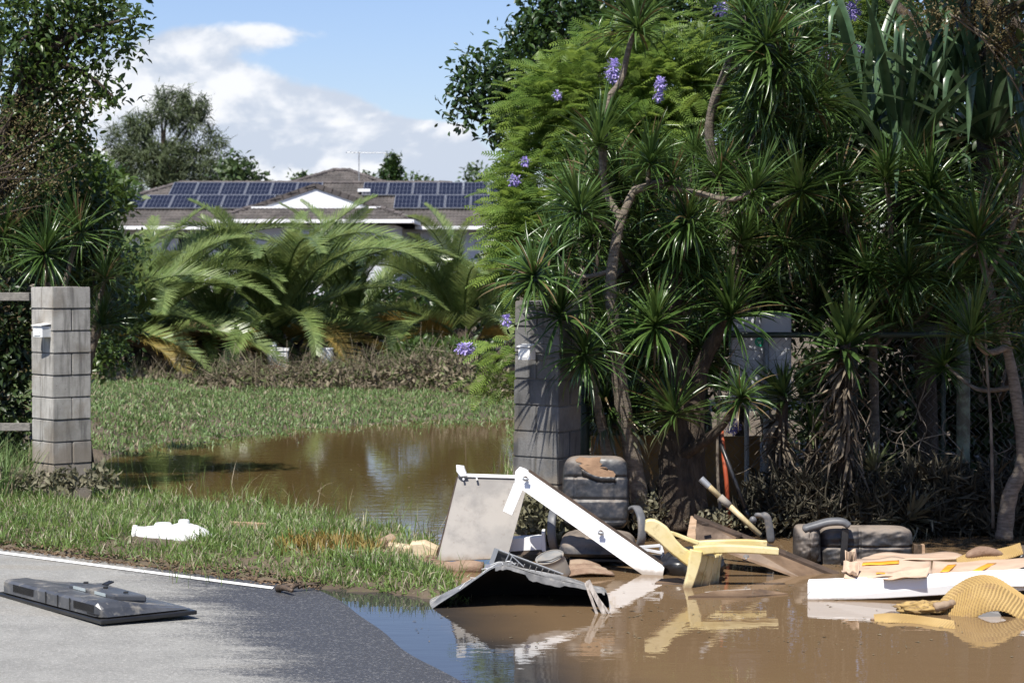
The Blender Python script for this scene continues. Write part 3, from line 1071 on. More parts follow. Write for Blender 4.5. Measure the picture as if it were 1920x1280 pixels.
def palm(label, px, Y, zb, sc_, seed, n=(8, 13, 9, 3, 2), trunk=.5, extra=()):
    r_ = random.Random(seed)
    x = at(px, 600, Y).x
    t = thing('date_palm', label, 'palm tree', (x, Y, float(ground_z(x, Y))), 'young date palms before the house')
    z0 = t.location.z
    top = Vector((x, Y, z0 + trunk))
    tb = MB()
    nr_ = 10
    prof = [(.26, -.1), (.30, .15), (.33, trunk * .6), (.28, trunk), (.10, trunk + .25), (0.02, trunk + .3)]
    tb.lathe([(a * sc_, b) for a, b in prof], 12, c=(x, Y, z0))
    for i in range(26):                       # old frond stubs
        a = r_.random() * 6.28; h_ = r_.random() * trunk
        p0 = Vector((x + math.cos(a) * .28 * sc_, Y + math.sin(a) * .28 * sc_, z0 + h_))
        tb.tube([p0, p0 + Vector((math.cos(a) * .12, math.sin(a) * .12, .16))], [.045, .02], 5)
    tb.build('trunk', M['darkbark'], t, False)
    a = r_.random() * 6.28
    for kind, cnt in zip(('up', 'mid', 'low', 'old', 'dead'), n):
        for i in range(cnt):
            a += 2.39996 + r_.gauss(0, .15)
            o = bpy.data.objects.new('frond', r_.choice(FR[kind]))
            COL.objects.link(o)
            o.parent = t
            o.location = (math.cos(a) * .06, math.sin(a) * .06, trunk + .12 + (.1 if kind in ('up', 'mid') else -.1))
            s_ = sc_ * (.85 + .3 * r_.random()) * (.80 if kind == 'up' else 1)
            o.rotation_euler = (r_.gauss(0, .22), r_.gauss(0, .10), a)
            o.scale = (s_, s_, s_)
    return t


palm('largest arching date palm in the middle, directly below the white gable', 520, 41.0, 0, 1.36, 11, (14, 15, 8, 5, 1))
palm('dark date palm left of the middle one, brown dead fronds at its foot', 275, 39.0, 0, 1.26, 12, (10, 14, 9, 3, 5))
palm('pale drooping date palm right of the middle, behind its fronds', 668, 44.5, 0, 1.26, 13, (6, 13, 9, 2, 1))
palm('upright date palm beside the bright green jacaranda', 868, 43.0, 0, 1.36, 14, (14, 11, 7, 5, 1))
palm('yellowing low date palm between the two leftmost crowns', 405, 40.5, 0, 1.0, 15, (5, 8, 8, 7, 1))
palm('date palm partly hidden behind the left pillar and its dragon tree', 165, 37.5, 0, 1.1, 16, (6, 11, 9, 3, 1))

# ------------------------------------------------------------------ jacaranda
jac = thing('jacaranda_tree', 'bright green feathery jacaranda with purple flowers behind the right pillar', 'tree', (1.9, 21.8, 0.1))
JL = [(1165, 150, 21.6, 150, 85), (1270, 130, 21.8, 90, 75), (1060, 220, 21.2, 85, 90), (1160, 260, 21.0, 120, 80), (1025, 345, 20.8, 70, 70), (985, 425, 20.4, 38, 70), (1040, 440, 20.8, 80, 80),
      (975, 505, 20.0, 24, 36), (1010, 510, 20.2, 40, 55), (925, 700, 18.9, 24, 24), (950, 665, 18.9, 18, 24), (1590, 60, 22.4, 70, 70), (1480, 150, 22.4, 80, 80), (1600, 220, 22.6, 60, 60),
      (1330, 240, 21.8, 80, 80), (1230, 420, 22, 90, 70), (1390, 60, 22.2, 80, 60), (1130, 560, 21.5, 70, 60)]
C_, D_ = crown_points(JL, 52, .66)
per = 10
n = len(C_)
pos = np.repeat(C_, per, 0) + rng.normal(size=(n * per, 3)) * .10
dirs = np.repeat(D_, per, 0) * np.array([1.1, 1.1, .35]) + unit(n * per) * .6 + np.array([-.15, -.35, -.10])
ups = np.tile([0, 0, 1.0], (n * per, 1)) + unit(n * per) * .35 + np.array([0, -.3, 0])
sc_ = .25 * (.7 + .6 * rng.random(n * per))
scatter('crown', FEATHER, pos, frames(dirs, ups), sc_, M['jaca'], jac)
JC = C_
limbs(jac, (1.9, 21.8, 0.0), JC, M['darkbark'], .16, 22, trunk_pts=[(1.9, 21.8, -.1), (1.7, 21.7, 1.5), (1.3, 21.6, 2.8), (1.1, 21.5, 3.8)])
# long low branch that carries the leaves beside the pillar
lb_ = MB(); pp = smooth_path([(1.5, 21.6, 1.9), (.8, 20.6, 1.9), at(960, 640, 19.0), at(925, 690, 18.9)], 6)
lb_.tube(pp, list(np.linspace(.06, .015, len(pp))), 6); lb_.build('limb', M['darkbark'], jac, True)
PETAL = (np.array([(0, -.12, 0), (.5, -.3, .1), (1, -.2, 0), (1, .2, 0), (.5, .3, .1), (0, .12, 0)], float), np.array([(0, 1, 4, 5), (1, 2, 3, 4)]))
for (px, py, Y, rx, ry) in ((1150, 133, 20.2, 14, 24), (1238, 158, 20.2, 11, 13), (1045, 178, 20.2, 8, 7), (965, 338, 19.8, 12, 9), (985, 303, 19.9, 9, 7), (872, 653, 18.7, 18, 10), (950, 601, 18.7, 9, 11),
                            (1600, 18, 21.2, 15, 20), (1602, 92, 21.2, 20, 12), (1548, 100, 21.3, 16, 9), (1352, 18, 21.2, 14, 12), (1235, 182, 20.2, 9, 8), (1375, 800, 19.6, 14, 12)):
    nn = int(rx * ry * .9) + 26
    s_ = Y / FPX
    d = unit(nn)
    pos = np.array(at(px, py, Y)) + d * np.array([rx * s_, rx * s_, ry * s_]) * (rng.random(nn) ** .5)[:, None]
    fo = scatter('flower_cluster', PETAL, pos, frames(d + unit(nn) * .5 + np.array([0, 0, -.4])), .026 * (.7 + .6 * rng.random(nn)), M['flower'], jac)
    fo['label'] = 'purple flower cluster'

# dark broadleaf tree behind
t = thing('fig_tree', 'dark dense broadleaf tree reaching left behind the jacaranda', 'tree', (2.2, 29, 0.1))
o, C_ = crown('crown', t, [(925, 160, 28, 62, 45), (890, 130, 28, 35, 25), (880, 205, 28, 24, 22), (965, 235, 28, 45, 45), (1000, 110, 28.5, 70, 60), (1050, 50, 28.5, 80, 50), (1150, 25, 28.5, 110, 50), (1270, 15, 28.5, 110, 55), (985, 180, 28.3, 70, 70), (1090, 130, 29, 100, 80), (1020, 10, 28.5, 40, 30), (1250, 90, 29.5, 120, 60), (1420, 60, 29, 110, 90), (1560, 40, 29, 110, 90), (1700, 60, 29, 130, 100), (1850, 60, 29, 130, 100)],
               75, 24, .13, .105, M['darkleaf'], LEAF, shell=.45)
limbs(t, (2.2, 29, 0), C_, M['darkbark'], .3, 26, trunk_pts=[(2.2, 29, -.1), (1.9, 28.8, 2.0), (1.4, 28.6, 4.0)])

# ------------------------------------------------------------------ shade shrubs behind the fence and behind the left pillar
def shrub(name, label, base, lobes, clumps, per, spread, size, mat, tmpl=LEAF, nl=10, shell=.2, group=None, r0=.05, wid=1.0, droop=0.0):
    t = thing(name, label, 'shrub', base, group)
    o, C_ = crown('foliage', t, lobes, clumps, per, spread, size, mat, tmpl, shell=shell, wid=wid, droop=droop)
    limbs(t, base, C_, M['darkbark'], r0, nl, name='branch')
    return t


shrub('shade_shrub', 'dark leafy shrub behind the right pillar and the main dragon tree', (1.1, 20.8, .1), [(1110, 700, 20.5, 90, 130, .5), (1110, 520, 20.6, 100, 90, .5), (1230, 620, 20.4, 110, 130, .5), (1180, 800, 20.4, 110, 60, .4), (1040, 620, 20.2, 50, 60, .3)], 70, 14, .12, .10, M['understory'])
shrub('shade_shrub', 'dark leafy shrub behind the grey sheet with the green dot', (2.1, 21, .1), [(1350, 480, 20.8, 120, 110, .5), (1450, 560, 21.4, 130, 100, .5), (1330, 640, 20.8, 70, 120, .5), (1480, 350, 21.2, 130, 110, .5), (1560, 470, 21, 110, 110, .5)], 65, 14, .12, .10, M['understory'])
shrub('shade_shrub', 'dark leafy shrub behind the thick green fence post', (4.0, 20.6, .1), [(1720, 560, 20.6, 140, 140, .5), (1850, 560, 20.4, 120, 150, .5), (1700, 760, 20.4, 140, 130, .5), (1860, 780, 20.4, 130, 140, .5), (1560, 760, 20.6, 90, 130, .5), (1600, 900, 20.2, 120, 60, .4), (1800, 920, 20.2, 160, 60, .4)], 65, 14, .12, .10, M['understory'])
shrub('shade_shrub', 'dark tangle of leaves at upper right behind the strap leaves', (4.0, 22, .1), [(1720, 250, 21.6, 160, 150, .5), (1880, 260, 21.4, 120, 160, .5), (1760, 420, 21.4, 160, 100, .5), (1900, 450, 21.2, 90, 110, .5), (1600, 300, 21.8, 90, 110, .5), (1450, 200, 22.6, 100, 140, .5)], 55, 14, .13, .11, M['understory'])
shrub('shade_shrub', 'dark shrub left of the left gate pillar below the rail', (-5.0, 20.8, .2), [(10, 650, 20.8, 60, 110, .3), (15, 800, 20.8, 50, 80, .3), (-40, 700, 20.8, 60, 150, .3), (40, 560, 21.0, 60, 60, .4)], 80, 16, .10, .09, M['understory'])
shrub('shade_shrub', 'dark leafy hedge plant above and behind the left pillar', (-4.3, 22.4, .15), [(70, 470, 22.2, 110, 80, .4), (140, 400, 22.4, 80, 70, .4), (170, 500, 22.6, 60, 70, .4), (40, 390, 22.2, 80, 80, .4), (205, 590, 23.5, 40, 70, .3), (200, 660, 24.5, 40, 50, .3), (225, 500, 25, 40, 60, .3)], 90, 16, .10, .085, M['treeleaf'])
shrub('glossy_shrub', 'bright glossy leaved shrub below the left tree', (-4.6, 23.0, .2), [(150, 330, 22.8, 60, 50, .4), (190, 375, 22.8, 42, 30, .4), (110, 300, 22.8, 50, 50, .4)], 110, 16, .09, .085, M['midleaf'])

# left leafy tree against the sky
t = thing('leafy_tree', 'dark leafy tree hanging into the upper left corner against the sky', 'tree', (-5.6, 21.5, .2))
o, C_ = crown('crown', t, [(40, 70, 21.2, 80, 85), (130, 60, 21.2, 70, 60), (200, 30, 21.2, 50, 35), (215, 85, 21, 45, 40), (262, 45, 20.8, 36, 16), (150, 150, 21.2, 60, 50), (60, 180, 21.2, 80, 70), (200, 180, 21, 34, 18), (120, 235, 21.2, 55, 45), (30, 270, 21.4, 70, 70), (140, 285, 21.4, 36, 26), (60, 5, 21.2, 110, 30), (160, 0, 21.2, 90, 25)],
               70, 11, .085, .085, M['treeleaf'], LEAF, shell=.3)
limbs(t, (-5.6, 21.5, .1), C_, M['darkbark'], .11, 46, trunk_pts=[(-5.6, 21.5, 0), (-5.3, 21.4, 1.8), (-4.9, 21.3, 3.2), (-4.4, 21.2, 4.6)])
t = thing('rusty_shrub', 'fine rusty brown feathery shrub at the left edge before the leafy tree', 'shrub', (-5.6, 20.9, .2))
o, C_ = crown('foliage', t, [(45, 300, 20.7, 75, 60), (95, 340, 20.7, 60, 45), (150, 200, 20.8, 40, 30), (30, 380, 20.7, 60, 45), (70, 235, 20.7, 60, 40), (20, 220, 20.7, 40, 40), (140, 290, 20.8, 30, 24)], 48, 20, .10, .032, M['rustleaf'], LEAF_S, shell=.1, wid=.8)
limbs(t, (-5.4, 19.2, .1), C_, M['darkbark'], .03, 14, name='branch', trunk_pts=[(-5.6, 20.9, .1), (-5.5, 20.8, 1.8), (-5.2, 20.7, 3.0)])

# ------------------------------------------------------------------ dragon trees, yuccas
def rosette_mesh(nm, mat, n, L, W, th0, th1, droop, seed, fold=.5, kink=0.0, segs=6):
    r_ = random.Random(seed)
    V_, F_, rn = [], [], []
    for i in range(n):
        f_ = (i + .5) / n
        th = th0 + (th1 - th0) * f_ ** .85 + r_.gauss(0, .17)
        az = i * 2.39996 + r_.gauss(0, .2)
        l_ = L * (.55 + .6 * r_.random()) * (.75 + .5 * math.sin(math.pi * min(1, .25 + .6 * f_)) * .6)
        bendk = droop * (.35 + .9 * f_) * (.6 + .8 * r_.random())
        out_ = Vector((math.cos(az), math.sin(az), 0)); side = Vector((-math.sin(az), math.cos(az), 0))
        q = Vector((0, 0, -.10 * f_ * L / .45)) + out_ * .012
        b = len(V_)
        tw_ = r_.gauss(0, .6)
        if math.sin(az * 1.0 + seed * 1.7) > .93 and f_ > .3: continue
        kn = r_.random() < max(kink, .10)
        for s_ in range(segs + 1):
            t = s_ / segs
            a = th + bendk * t ** 1.6 + (1.1 if kn and t > .55 else 0)
            d = out_ * math.sin(a) + Vector((0, 0, 1)) * math.cos(a)
            nr_ = out_ * -math.cos(a) + Vector((0, 0, 1)) * math.sin(a)
            sd = side * math.cos(tw_ * t) + nr_ * math.sin(tw_ * t)
            h_ = W / 2 * (min(1, .55 + 2.2 * t) * (1 - max(0, (t - .45) / .55) ** 1.7) + .02)
            V_ += [q - sd * h_ + nr_ * h_ * fold, q.copy(), q + sd * h_ + nr_ * h_ * fold]
            q = q + d * l_ / segs
        rn += [r_.random()] * (3 * (segs + 1))
        for s_ in range(segs):
            a = b + s_ * 3
            F_ += [(a, a + 3, a + 4, a + 1), (a + 1, a + 4, a + 5, a + 2)]
    return np_mesh(nm, [tuple(v_) for v_ in V_], F_, mat, smooth=False, rnd=rn)


RO = {'dr': [rosette_mesh('leaf_rosette', M['dracaena'], int(n_ * 1.25), .58, .022, .05, t1, dr_, s_) for s_, n_, t1, dr_ in ((1, 115, 1.95, .75), (2, 100, 1.7, .5), (3, 120, 2.1, .95), (4, 85, 1.6, .7), (11, 130, 2.2, .6), (12, 100, 1.85, 1.1), (13, 90, 2.0, .4))],
      'drd': [rosette_mesh('leaf_rosette', M['dracaena'], 150, .60, .022, .12, 2.3, d_, s_) for s_, d_ in ((5, 1.3), (6, 1.0), (14, 1.6))],
      'yu': [rosette_mesh('leaf_rosette', M['yucca'], 95, .55, .042, .05, 1.9, .35, s_, .35) for s_ in (7, 8)]}
DEADR = [rosette_mesh('dead_leaf_skirt', M['deadleaf'], 60, .45, .028, 1.9, 3.0, .6, s_, .4, .35) for s_ in (9, 10)]


def rosette(t, px, py, Y, rpx, kind='dr', tilt=(0, 0), seed=0, name='leaf_rosette', lib=None):
    r_ = random.Random(px * 7 + py)
    L_ = lib or RO[kind]
    o = bpy.data.objects.new(name, L_[(px + py) % len(L_)])
    COL.objects.link(o)
    o.parent = t
    o.location = at(px, py, Y) - t.location
    s_ = rpx * Y / FPX / (.50 if kind != 'yu' else .55)
    o.scale = (s_ * r_.uniform(.88, 1.12), s_ * r_.uniform(.88, 1.12), s_ * r_.uniform(.85, 1.15))
    e_ = Euler((tilt[1] + r_.gauss(0, .2), tilt[0] + r_.gauss(0, .2), 0)).to_matrix() @ Euler((0, 0, r_.random() * 6.28)).to_matrix()
    o.rotation_euler = e_.to_euler()
    return o


STEM = {}


def hang_on(t, q):
    """nearest point of the tree's own stems that lies below a head"""
    c_ = [p for p in STEM[t.name] if p.z < q.z - .15] or STEM[t.name]
    return min(c_, key=lambda p: (p - q).length)


def dragon(label, base, stems, ros, kind='dr', name='dragon_tree', bark='bark', r0=.045):
    """stems: list of lists of (px, py, Y); ros: (px, py, Y, radius px, tilt x, tilt y)"""
    t = thing(name, label, 'tree' if name == 'dragon_tree' else 'plant', base)
    for i, st_ in enumerate(stems):
        pts = [Vector(q) if isinstance(q, Vector) else at(*q[:3]) for q in st_]
        sp_ = smooth_path(pts, 7)
        STEM.setdefault(t.name, []).extend(sp_)
        ra, rb = (st_[0][3], st_[-1][3]) if len(st_[0]) > 3 else (r0 * (1 if i == 0 else .6), r0 * .5)
        n_ = len(sp_)
        rad = [ra + (rb - ra) * j / (n_ - 1) for j in range(n_)]
        rad = [q * (1 + .06 * math.sin(j * 2.1)) for j, q in enumerate(rad)]
        MB().tube(sp_, rad, 10).build('trunk' if i == 0 else 'branch', M[bark], t, True)
    for (px, py, Y, r_, *tl_) in ros:
        tl_ = tl_ or [0, 0]
        rosette(t, px, py, Y, r_, 'drd' if (len(tl_) > 2) else kind, tl_[:2])
    return t


# main tree in front of the fence
dragon('tall dragon tree with ringed pale trunk rising right of the office chair', at(1205, 960, 17.6),
       [[(1205, 975, 17.6, .080), (1185, 850, 17.5, .085), (1165, 740, 17.4, .07), (1155, 640, 17.3, .055), (1145, 540, 17.2, .05), (1160, 430, 17.2, .05), (1188, 358, 17.2, .030)],
        [(1188, 358, 17.2, .035), (1225, 345, 17.1, .03), (1255, 335, 17.0, .02)], [(1230, 345, 17.1, .03), (1300, 360, 17.0, .028), (1370, 374, 16.9, .022), (1415, 355, 16.9, .016)],
        [(1165, 410, 17.2, .03), (1140, 370, 17.3, .026), (1130, 320, 17.3, .022), (1125, 260, 17.3, .02)], [(1130, 330, 17.3, .03), (1138, 200, 17.4, .03), (1165, 150, 17.4, .028), (1178, 95, 17.4, .025), (1195, 40, 17.4, .02)],
        [(1216, 350, 17.1, .02), (1216, 320, 17.1, .018), (1220, 290, 17.1, .016)], [(1160, 440, 17.2, .02), (1120, 410, 17.1, .018), (1085, 395, 17.0, .016)]],
       [(1195, 42, 17.4, 92, -.05, .1), (1125, 255, 17.2, 88, -.15, 0), (1220, 292, 17.0, 84, .05, .05), (1085, 385, 16.9, 98, -.25, .1), (1258, 330, 17, 70, .2, .1), (1415, 350, 16.9, 80, .2, .1), (1350, 320, 17.1, 84, .1, .1), (1290, 405, 17.1, 95, .1, .3, 1), (1195, 400, 17.6, 60, 0, 0)])
dragon('dragon tree leaning left over the top of the right gate pillar', at(1150, 960, 17.5),
       [[(1160, 975, 17.5, .05), (1135, 830, 17.5, .04), (1110, 720, 17.4, .035), (1075, 640, 17.1, .03), (1050, 580, 16.9, .022)], [(1110, 720, 17.4, .03), (1100, 690, 17.2, .025), (1098, 655, 17.0, .02)], [(1072, 640, 17.1, .025), (1020, 560, 16.7, .02), (1002, 510, 16.5, .016)]],
       [(1052, 575, 16.7, 105, -.3, .1), (1000, 510, 16.4, 100, -.45, .15), (1098, 655, 16.8, 92, -.1, .25, 1), (1140, 610, 17.3, 70, 0, .2)])
dragon('thick twin-trunked dragon tree with the widest dark trunk', at(1275, 985, 17.6),
       [[(1272, 990, 17.6, .19), (1270, 900, 17.6, .15), (1268, 800, 17.6, .12), (1272, 700, 17.6, .075), (1262, 560, 17.6, .05), (1275, 470, 17.6, .04)], [(1300, 960, 17.6, .12), (1300, 820, 17.6, .085), (1310, 700, 17.6, .06), (1350, 620, 17.5, .04), (1370, 580, 17.4, .03)],
        [(1285, 850, 17.5, .05), (1330, 820, 17.3, .035), (1360, 790, 17.2, .03), (1385, 745, 17.1, .02)], [(1262, 800, 17.5, .04), (1262, 770, 17.3, .02)], [(1275, 560, 17.6, .035), (1235, 600, 17.4, .02)]],
       [(1370, 572, 17.3, 112, .05, .1), (1228, 600, 17.2, 112, -.05, .25, 1), (1262, 760, 17.1, 92, 0, .15), (1388, 738, 17.0, 72, .1, .1), (1275, 465, 17.5, 90, 0, .1), (1330, 480, 17.8, 80, 0, .1)], bark='darkbark')
dragon('dragon tree with dense drooping heads at the top right of centre', at(1480, 960, 18.4),
       [[(1480, 985, 18.4, .06), (1440, 800, 18.4, .05), (1400, 600, 18.3, .045), (1360, 400, 18.2, .04), (1330, 240, 18.0, .04), (1370, 110, 17.8, .035), (1400, 30, 17.6, .03)], [(1365, 130, 17.8, .03), (1440, 110, 17.6, .026), (1455, 60, 17.5, .02)], [(1345, 300, 18.1, .03), (1410, 260, 17.9, .025), (1440, 190, 17.8, .02)],
        [(1360, 400, 18.2, .03), (1420, 400, 17.8, .025), (1500, 360, 17.4, .02)], [(1390, 560, 18.3, .03), (1440, 500, 18, .02), (1470, 450, 17.8, .02)]],
       [(1440, 70, 17.3, 125, .1, .3, 1), (1470, 120, 17.4, 110, .25, .3, 1), (1400, 30, 17.6, 95, -.1, .1, 1), (1440, 200, 17.6, 90, 0, .1), (1500, 345, 17.3, 85, .1, .05), (1470, 450, 17.7, 90, 0, .2, 1), (1395, 260, 17.9, 80, 0, 0), (1395, 440, 17.6, 85, 0, .1)])
dragon('dragon tree between the strap-leaf plant and the yucca, three dark heads', at(1640, 960, 18.8),
       [[(1640, 985, 18.8, .05), (1640, 800, 18.8, .045), (1635, 600, 18.6, .04), (1628, 510, 18.3, .03)], [(1636, 620, 18.6, .03), (1600, 480, 18.4, .025), (1572, 350, 18.2, .02)], [(1640, 640, 18.6, .03), (1670, 480, 18.4, .025), (1662, 330, 18.1, .02)]],
       [(1628, 500, 18.0, 95, 0, .2, 1), (1572, 345, 18.0, 75, -.1, .1), (1662, 320, 17.9, 80, .1, .1), (1700, 470, 18.4, 85, 0, .1), (1550, 430, 18.4, 80, 0, .1)])
dragon('slender dragon tree at the right edge, its bent trunk reaching the water', at(1885, 1005, 17.2),
       [[(1882, 1010, 17.2, .07), (1893, 930, 17.2, .06), (1918, 860, 17.2, .05), (1905, 740, 17.2, .042), (1885, 640, 17.2, .036), (1850, 520, 17.1, .03), (1832, 440, 17.0, .022)], [(1888, 650, 17.2, .03), (1850, 660, 17.0, .022), (1822, 625, 16.9, .02)], [(1850, 520, 17.1, .025), (1900, 420, 17, .02), (1925, 300, 17, .02)]],
       [(1832, 435, 16.9, 125, -.05, .1), (1822, 615, 16.8, 105, -.05, .15), (1930, 560, 17.0, 90, .1, .1), (1925, 300, 17, 95, 0, 0)], bark='bark')
dragon('dragon tree heads poking out above and left of the left pillar', at(80, 760, 21.0),
       [[(95, 880, 21, .05), (95, 650, 21, .045), (88, 540, 20.9, .035), (85, 470, 20.7, .025)], [(95, 640, 21, .03), (125, 520, 21, .025), (148, 430, 20.9, .02)]],
       [(85, 465, 20.5, 88, -.1, .1), (148, 425, 20.8, 78, .1, .05), (10, 430, 20.8, 80, 0, 0)])
dragon('small dragon tree right of the left pillar, two bright heads', at(190, 800, 21.6),
       [[(160, 880, 21.6, .04), (165, 700, 21.6, .035), (190, 610, 21.5, .022)], [(165, 700, 21.6, .03), (180, 590, 21.6, .025), (198, 520, 21.5, .02)]],
       [(198, 515, 21.4, 62, .1, .05), (192, 600, 21.4, 60, .1, .15)])

# yuccas with skirts of dead leaves
def yucca(label, px, py, Y, r_, base_py, heads=()):
    b = at(px, base_py, Y)
    t = thing('yucca', label, 'plant', b)
    pts = [at(px + 6, base_py, Y), at(px - 4, (py + base_py) / 2, Y), at(px, py + 6, Y)]
    sp_ = smooth_path(pts, 6)
    MB().tube(sp_, list(np.linspace(.075, .045, len(sp_))), 9).build('trunk', M['darkbark'], t, True)
    rosette(t, px, py, Y, r_, 'yu', (0, .12))
    yy_ = py + 45
    i = 0
    while yy_ < base_py - 20:
        rosette(t, px + random.randint(-8, 8), int(yy_), Y, r_ * random.uniform(.75, 1.05), 'yu', (random.gauss(0, .2), random.gauss(0, .2)), name='dead_leaf_skirt', lib=DEADR)
        yy_ += 42
        i += 1
    for h in heads:
        rosette(t, *h[:3], h[3], 'yu', (h[4], .1))
    return t


yucca('large yucca with a bright green head over a long skirt of dead grey leaves', 1585, 635, 17.7, 125, 985)
yucca('shorter yucca with dead skirt left of the large one, before the grey sheet', 1468, 735, 17.9, 92, 985)
yucca('half dead yucca between the two larger ones, mostly grey straps', 1525, 800, 18.0, 70, 985)
yucca('ragged yucca stump of grey dead straps behind the fallen chair', 1640, 880, 17.8, 62, 985)
t = thing('agave_clump', 'small spiky agave clump on the bank behind the fallen leather chair', 'plant', at(1708, 975, 17.5))
rosette(t, 1708, 968, 17.5, 72, 'yu', (0, .1))

# broad strap-leaf plant, every leaf a piece of its own
sp1 = thing('strap_leaf_plant', 'huge blue-green plant of broad folded strap leaves at the upper right', 'plant', at(1700, 960, 19.2))
st_ = smooth_path([at(1740, 985, 19.2), at(1735, 700, 19.2), at(1700, 420, 19.1), at(1690, 330, 19.0)], 6)
MB().tube(st_, list(np.linspace(.10, .08, len(st_))), 10).build('trunk', M['darkbark'], sp1, True)
st_ = smooth_path([at(1735, 700, 19.2), at(1820, 420, 19.1), at(1850, 280, 19.0)], 6)
MB().tube(st_, list(np.linspace(.09, .07, len(st_))), 10).build('trunk', M['darkbark'], sp1, True)


def strap_leaf(t, base, az, th, L, W, foldat, seed):
    r_ = random.Random(seed)
    V_, F_ = [], []
    q = Vector(base)
    segs = 12
    out_ = Vector((math.cos(az), math.sin(az), 0)); side = Vector((-math.sin(az), math.cos(az), 0))
    a = th
    tw_ = r_.gauss(0, .25)
    for s_ in range(segs + 1):
        t_ = s_ / segs
        a_ = a + .5 * t_ * t_ + (max(0, min(1, (t_ - foldat) * 9)) * (2.9 - th - .3) if foldat else 0)
        d = out_ * math.sin(a_) + Vector((0, 0, 1)) * math.cos(a_)
        nr_ = out_ * -math.cos(a_) + Vector((0, 0, 1)) * math.sin(a_)
        sd = side * math.cos(tw_) + nr_ * math.sin(tw_)
        h_ = W / 2 * min(1, .7 + t_ * 1.2) * (1 - max(0, (t_ - .5) / .5) ** 2 * .96)
        V_ += [q - sd * h_ + nr_ * h_ * .45, q.copy(), q + sd * h_ + nr_ * h_ * .45]
        q = q + d * L / segs
    for s_ in range(segs):
        a0 = s_ * 3
        F_ += [(a0, a0 + 3, a0 + 4, a0 + 1), (a0 + 1, a0 + 4, a0 + 5, a0 + 2)]
    me = np_mesh('leaf', [tuple(v_) for v_ in V_], F_, M['strap'], rnd=[r_.random()] * len(V_))
    o = bpy.data.objects.new('leaf', me)
    COL.objects.link(o)
    child_of(o, t)


for (px, py, Y, cnt, s0) in ((1688, 330, 18.7, 36, 100), (1850, 270, 18.7, 36, 200), (1770, 190, 19.1, 28, 300), (1620, 250, 19.2, 22, 400)):
    for i in range(cnt):
        rr = random.Random(s0 + i)
        az = i * 2.39996 + rr.gauss(0, .2)
        if math.sin(az) > .5 and rr.random() < .5: az = -az
        th = .1 + 1.25 * (i + .5) / cnt + rr.gauss(0, .08)
        strap_leaf(sp1, at(px, py, Y), az, th, rr.uniform(1.1, 1.75), rr.uniform(.065, .095), (rr.uniform(.42, .75) if rr.random() < .42 else 0), s0 + i)

# tall canopy over the thicket: keeps the ground behind the fence in shade
t = thing('canopy_tree', 'big dark tree spreading over the thicket along the top right edge', 'tree', (4.6, 20.4, .1))
o, C_ = crown('crown', t, [(1450, -130, 21.2, 200, 120, 1.2), (1800, -150, 21.4, 260, 120, 1.2), (2050, 250, 19.6, 110, 200, .9), (1520, -215, 14.9, 240, 60, .75), (1800, -215, 14.9, 260, 60, .75), (2080, -190, 14.9, 200, 80, .8), (1700, -230, 15.9, 330, 50, .6), (2060, 60, 16.4, 90, 120, .7)], 36, 16, .14, .11, M['darkleaf'], LEAF, shell=.2)
limbs(t, (4.6, 20.4, 0), C_, M['darkbark'], .2, 24, trunk_pts=[(4.6, 20.4, -.1), (4.5, 20.2, 2.5), (4.0, 19.6, 4.6), (3.4, 19.0, 5.6)])
# rusty fine twigs in front at the top right corner
t = thing('rusty_shrub', 'fine rusty brown seed sprays hanging in the top right corner', 'shrub', at(1930, 990, 17.3))
o, C_ = crown('foliage', t, [(1850, 20, 17, 90, 30), (1900, 80, 17, 50, 60), (1740, 40, 17.1, 60, 24), (1890, 600, 16.8, 40, 20), (1905, 400, 17, 30, 60)], 60, 26, .06, .035, M['rustleaf'], LEAF_S, shell=.2, wid=.7)
limbs(t, at(2000, 990, 17.3), C_, M['twig'], .02, 8, name='branch', trunk_pts=[at(2000, 990, 17.3), at(1985, 500, 17.2), at(1970, 60, 17.1)])

# bare twigs and vines tangled in the fence
t = thing('dead_vine', 'tangle of bare pale vines hanging on the chain-link fence', 'vine', at(1740, 960, 17.95))
for i in range(46):
    rr = random.Random(500 + i)
    px = rr.uniform(1440, 1900); py = rr.uniform(660, 900)
    p0 = Vector((px, py)); pts = []
    dx_, dy_ = rr.gauss(0, 26), rr.uniform(10, 42)
    for j in range(5):
        pts.append(at(p0.x, p0.y, 17.9 + rr.gauss(0, .05)))
        p0 = p0 + Vector((dx_ + rr.gauss(0, 14), dy_ * rr.choice((1, 1, .2)) + rr.gauss(0, 8)))
    pp = smooth_path(pts, 4)
    MB().tube(pp, list(np.linspace(.005, .003, len(pp))), 4).build('stem', M['twig'], t, True)

# thin stems between the fence and the water
for (lab, pts, r_) in (('thin bare grey sapling stem just right of the green fence post', [(1862, 990, 17.3), (1858, 800, 17.3), (1850, 680, 17.3), (1846, 560, 17.3)], .014),
                       ('thin brown stem left of the orange pole', [(1352, 985, 17.7), (1345, 860, 17.7), (1350, 700, 17.7)], .016)):
    t = thing('bare_stem', lab, 'sapling', at(*pts[0]))
    sp_ = smooth_path([at(*q) for q in pts], 5)
    MB().tube(sp_, list(np.linspace(r_, r_ * .6, len(sp_))), 7).build('stem', M['twig'], t, True)
    q = sp_[-1]
    MB().tube([q, q + Vector((.15, 0, .25))], [r_ * .5, r_ * .2], 5).build('twig', M['twig'], t, True)
    MB().tube([sp_[8], sp_[8] + Vector((-.12, .02, .3))], [r_ * .4, r_ * .2], 5).build('twig', M['twig'], t, True)

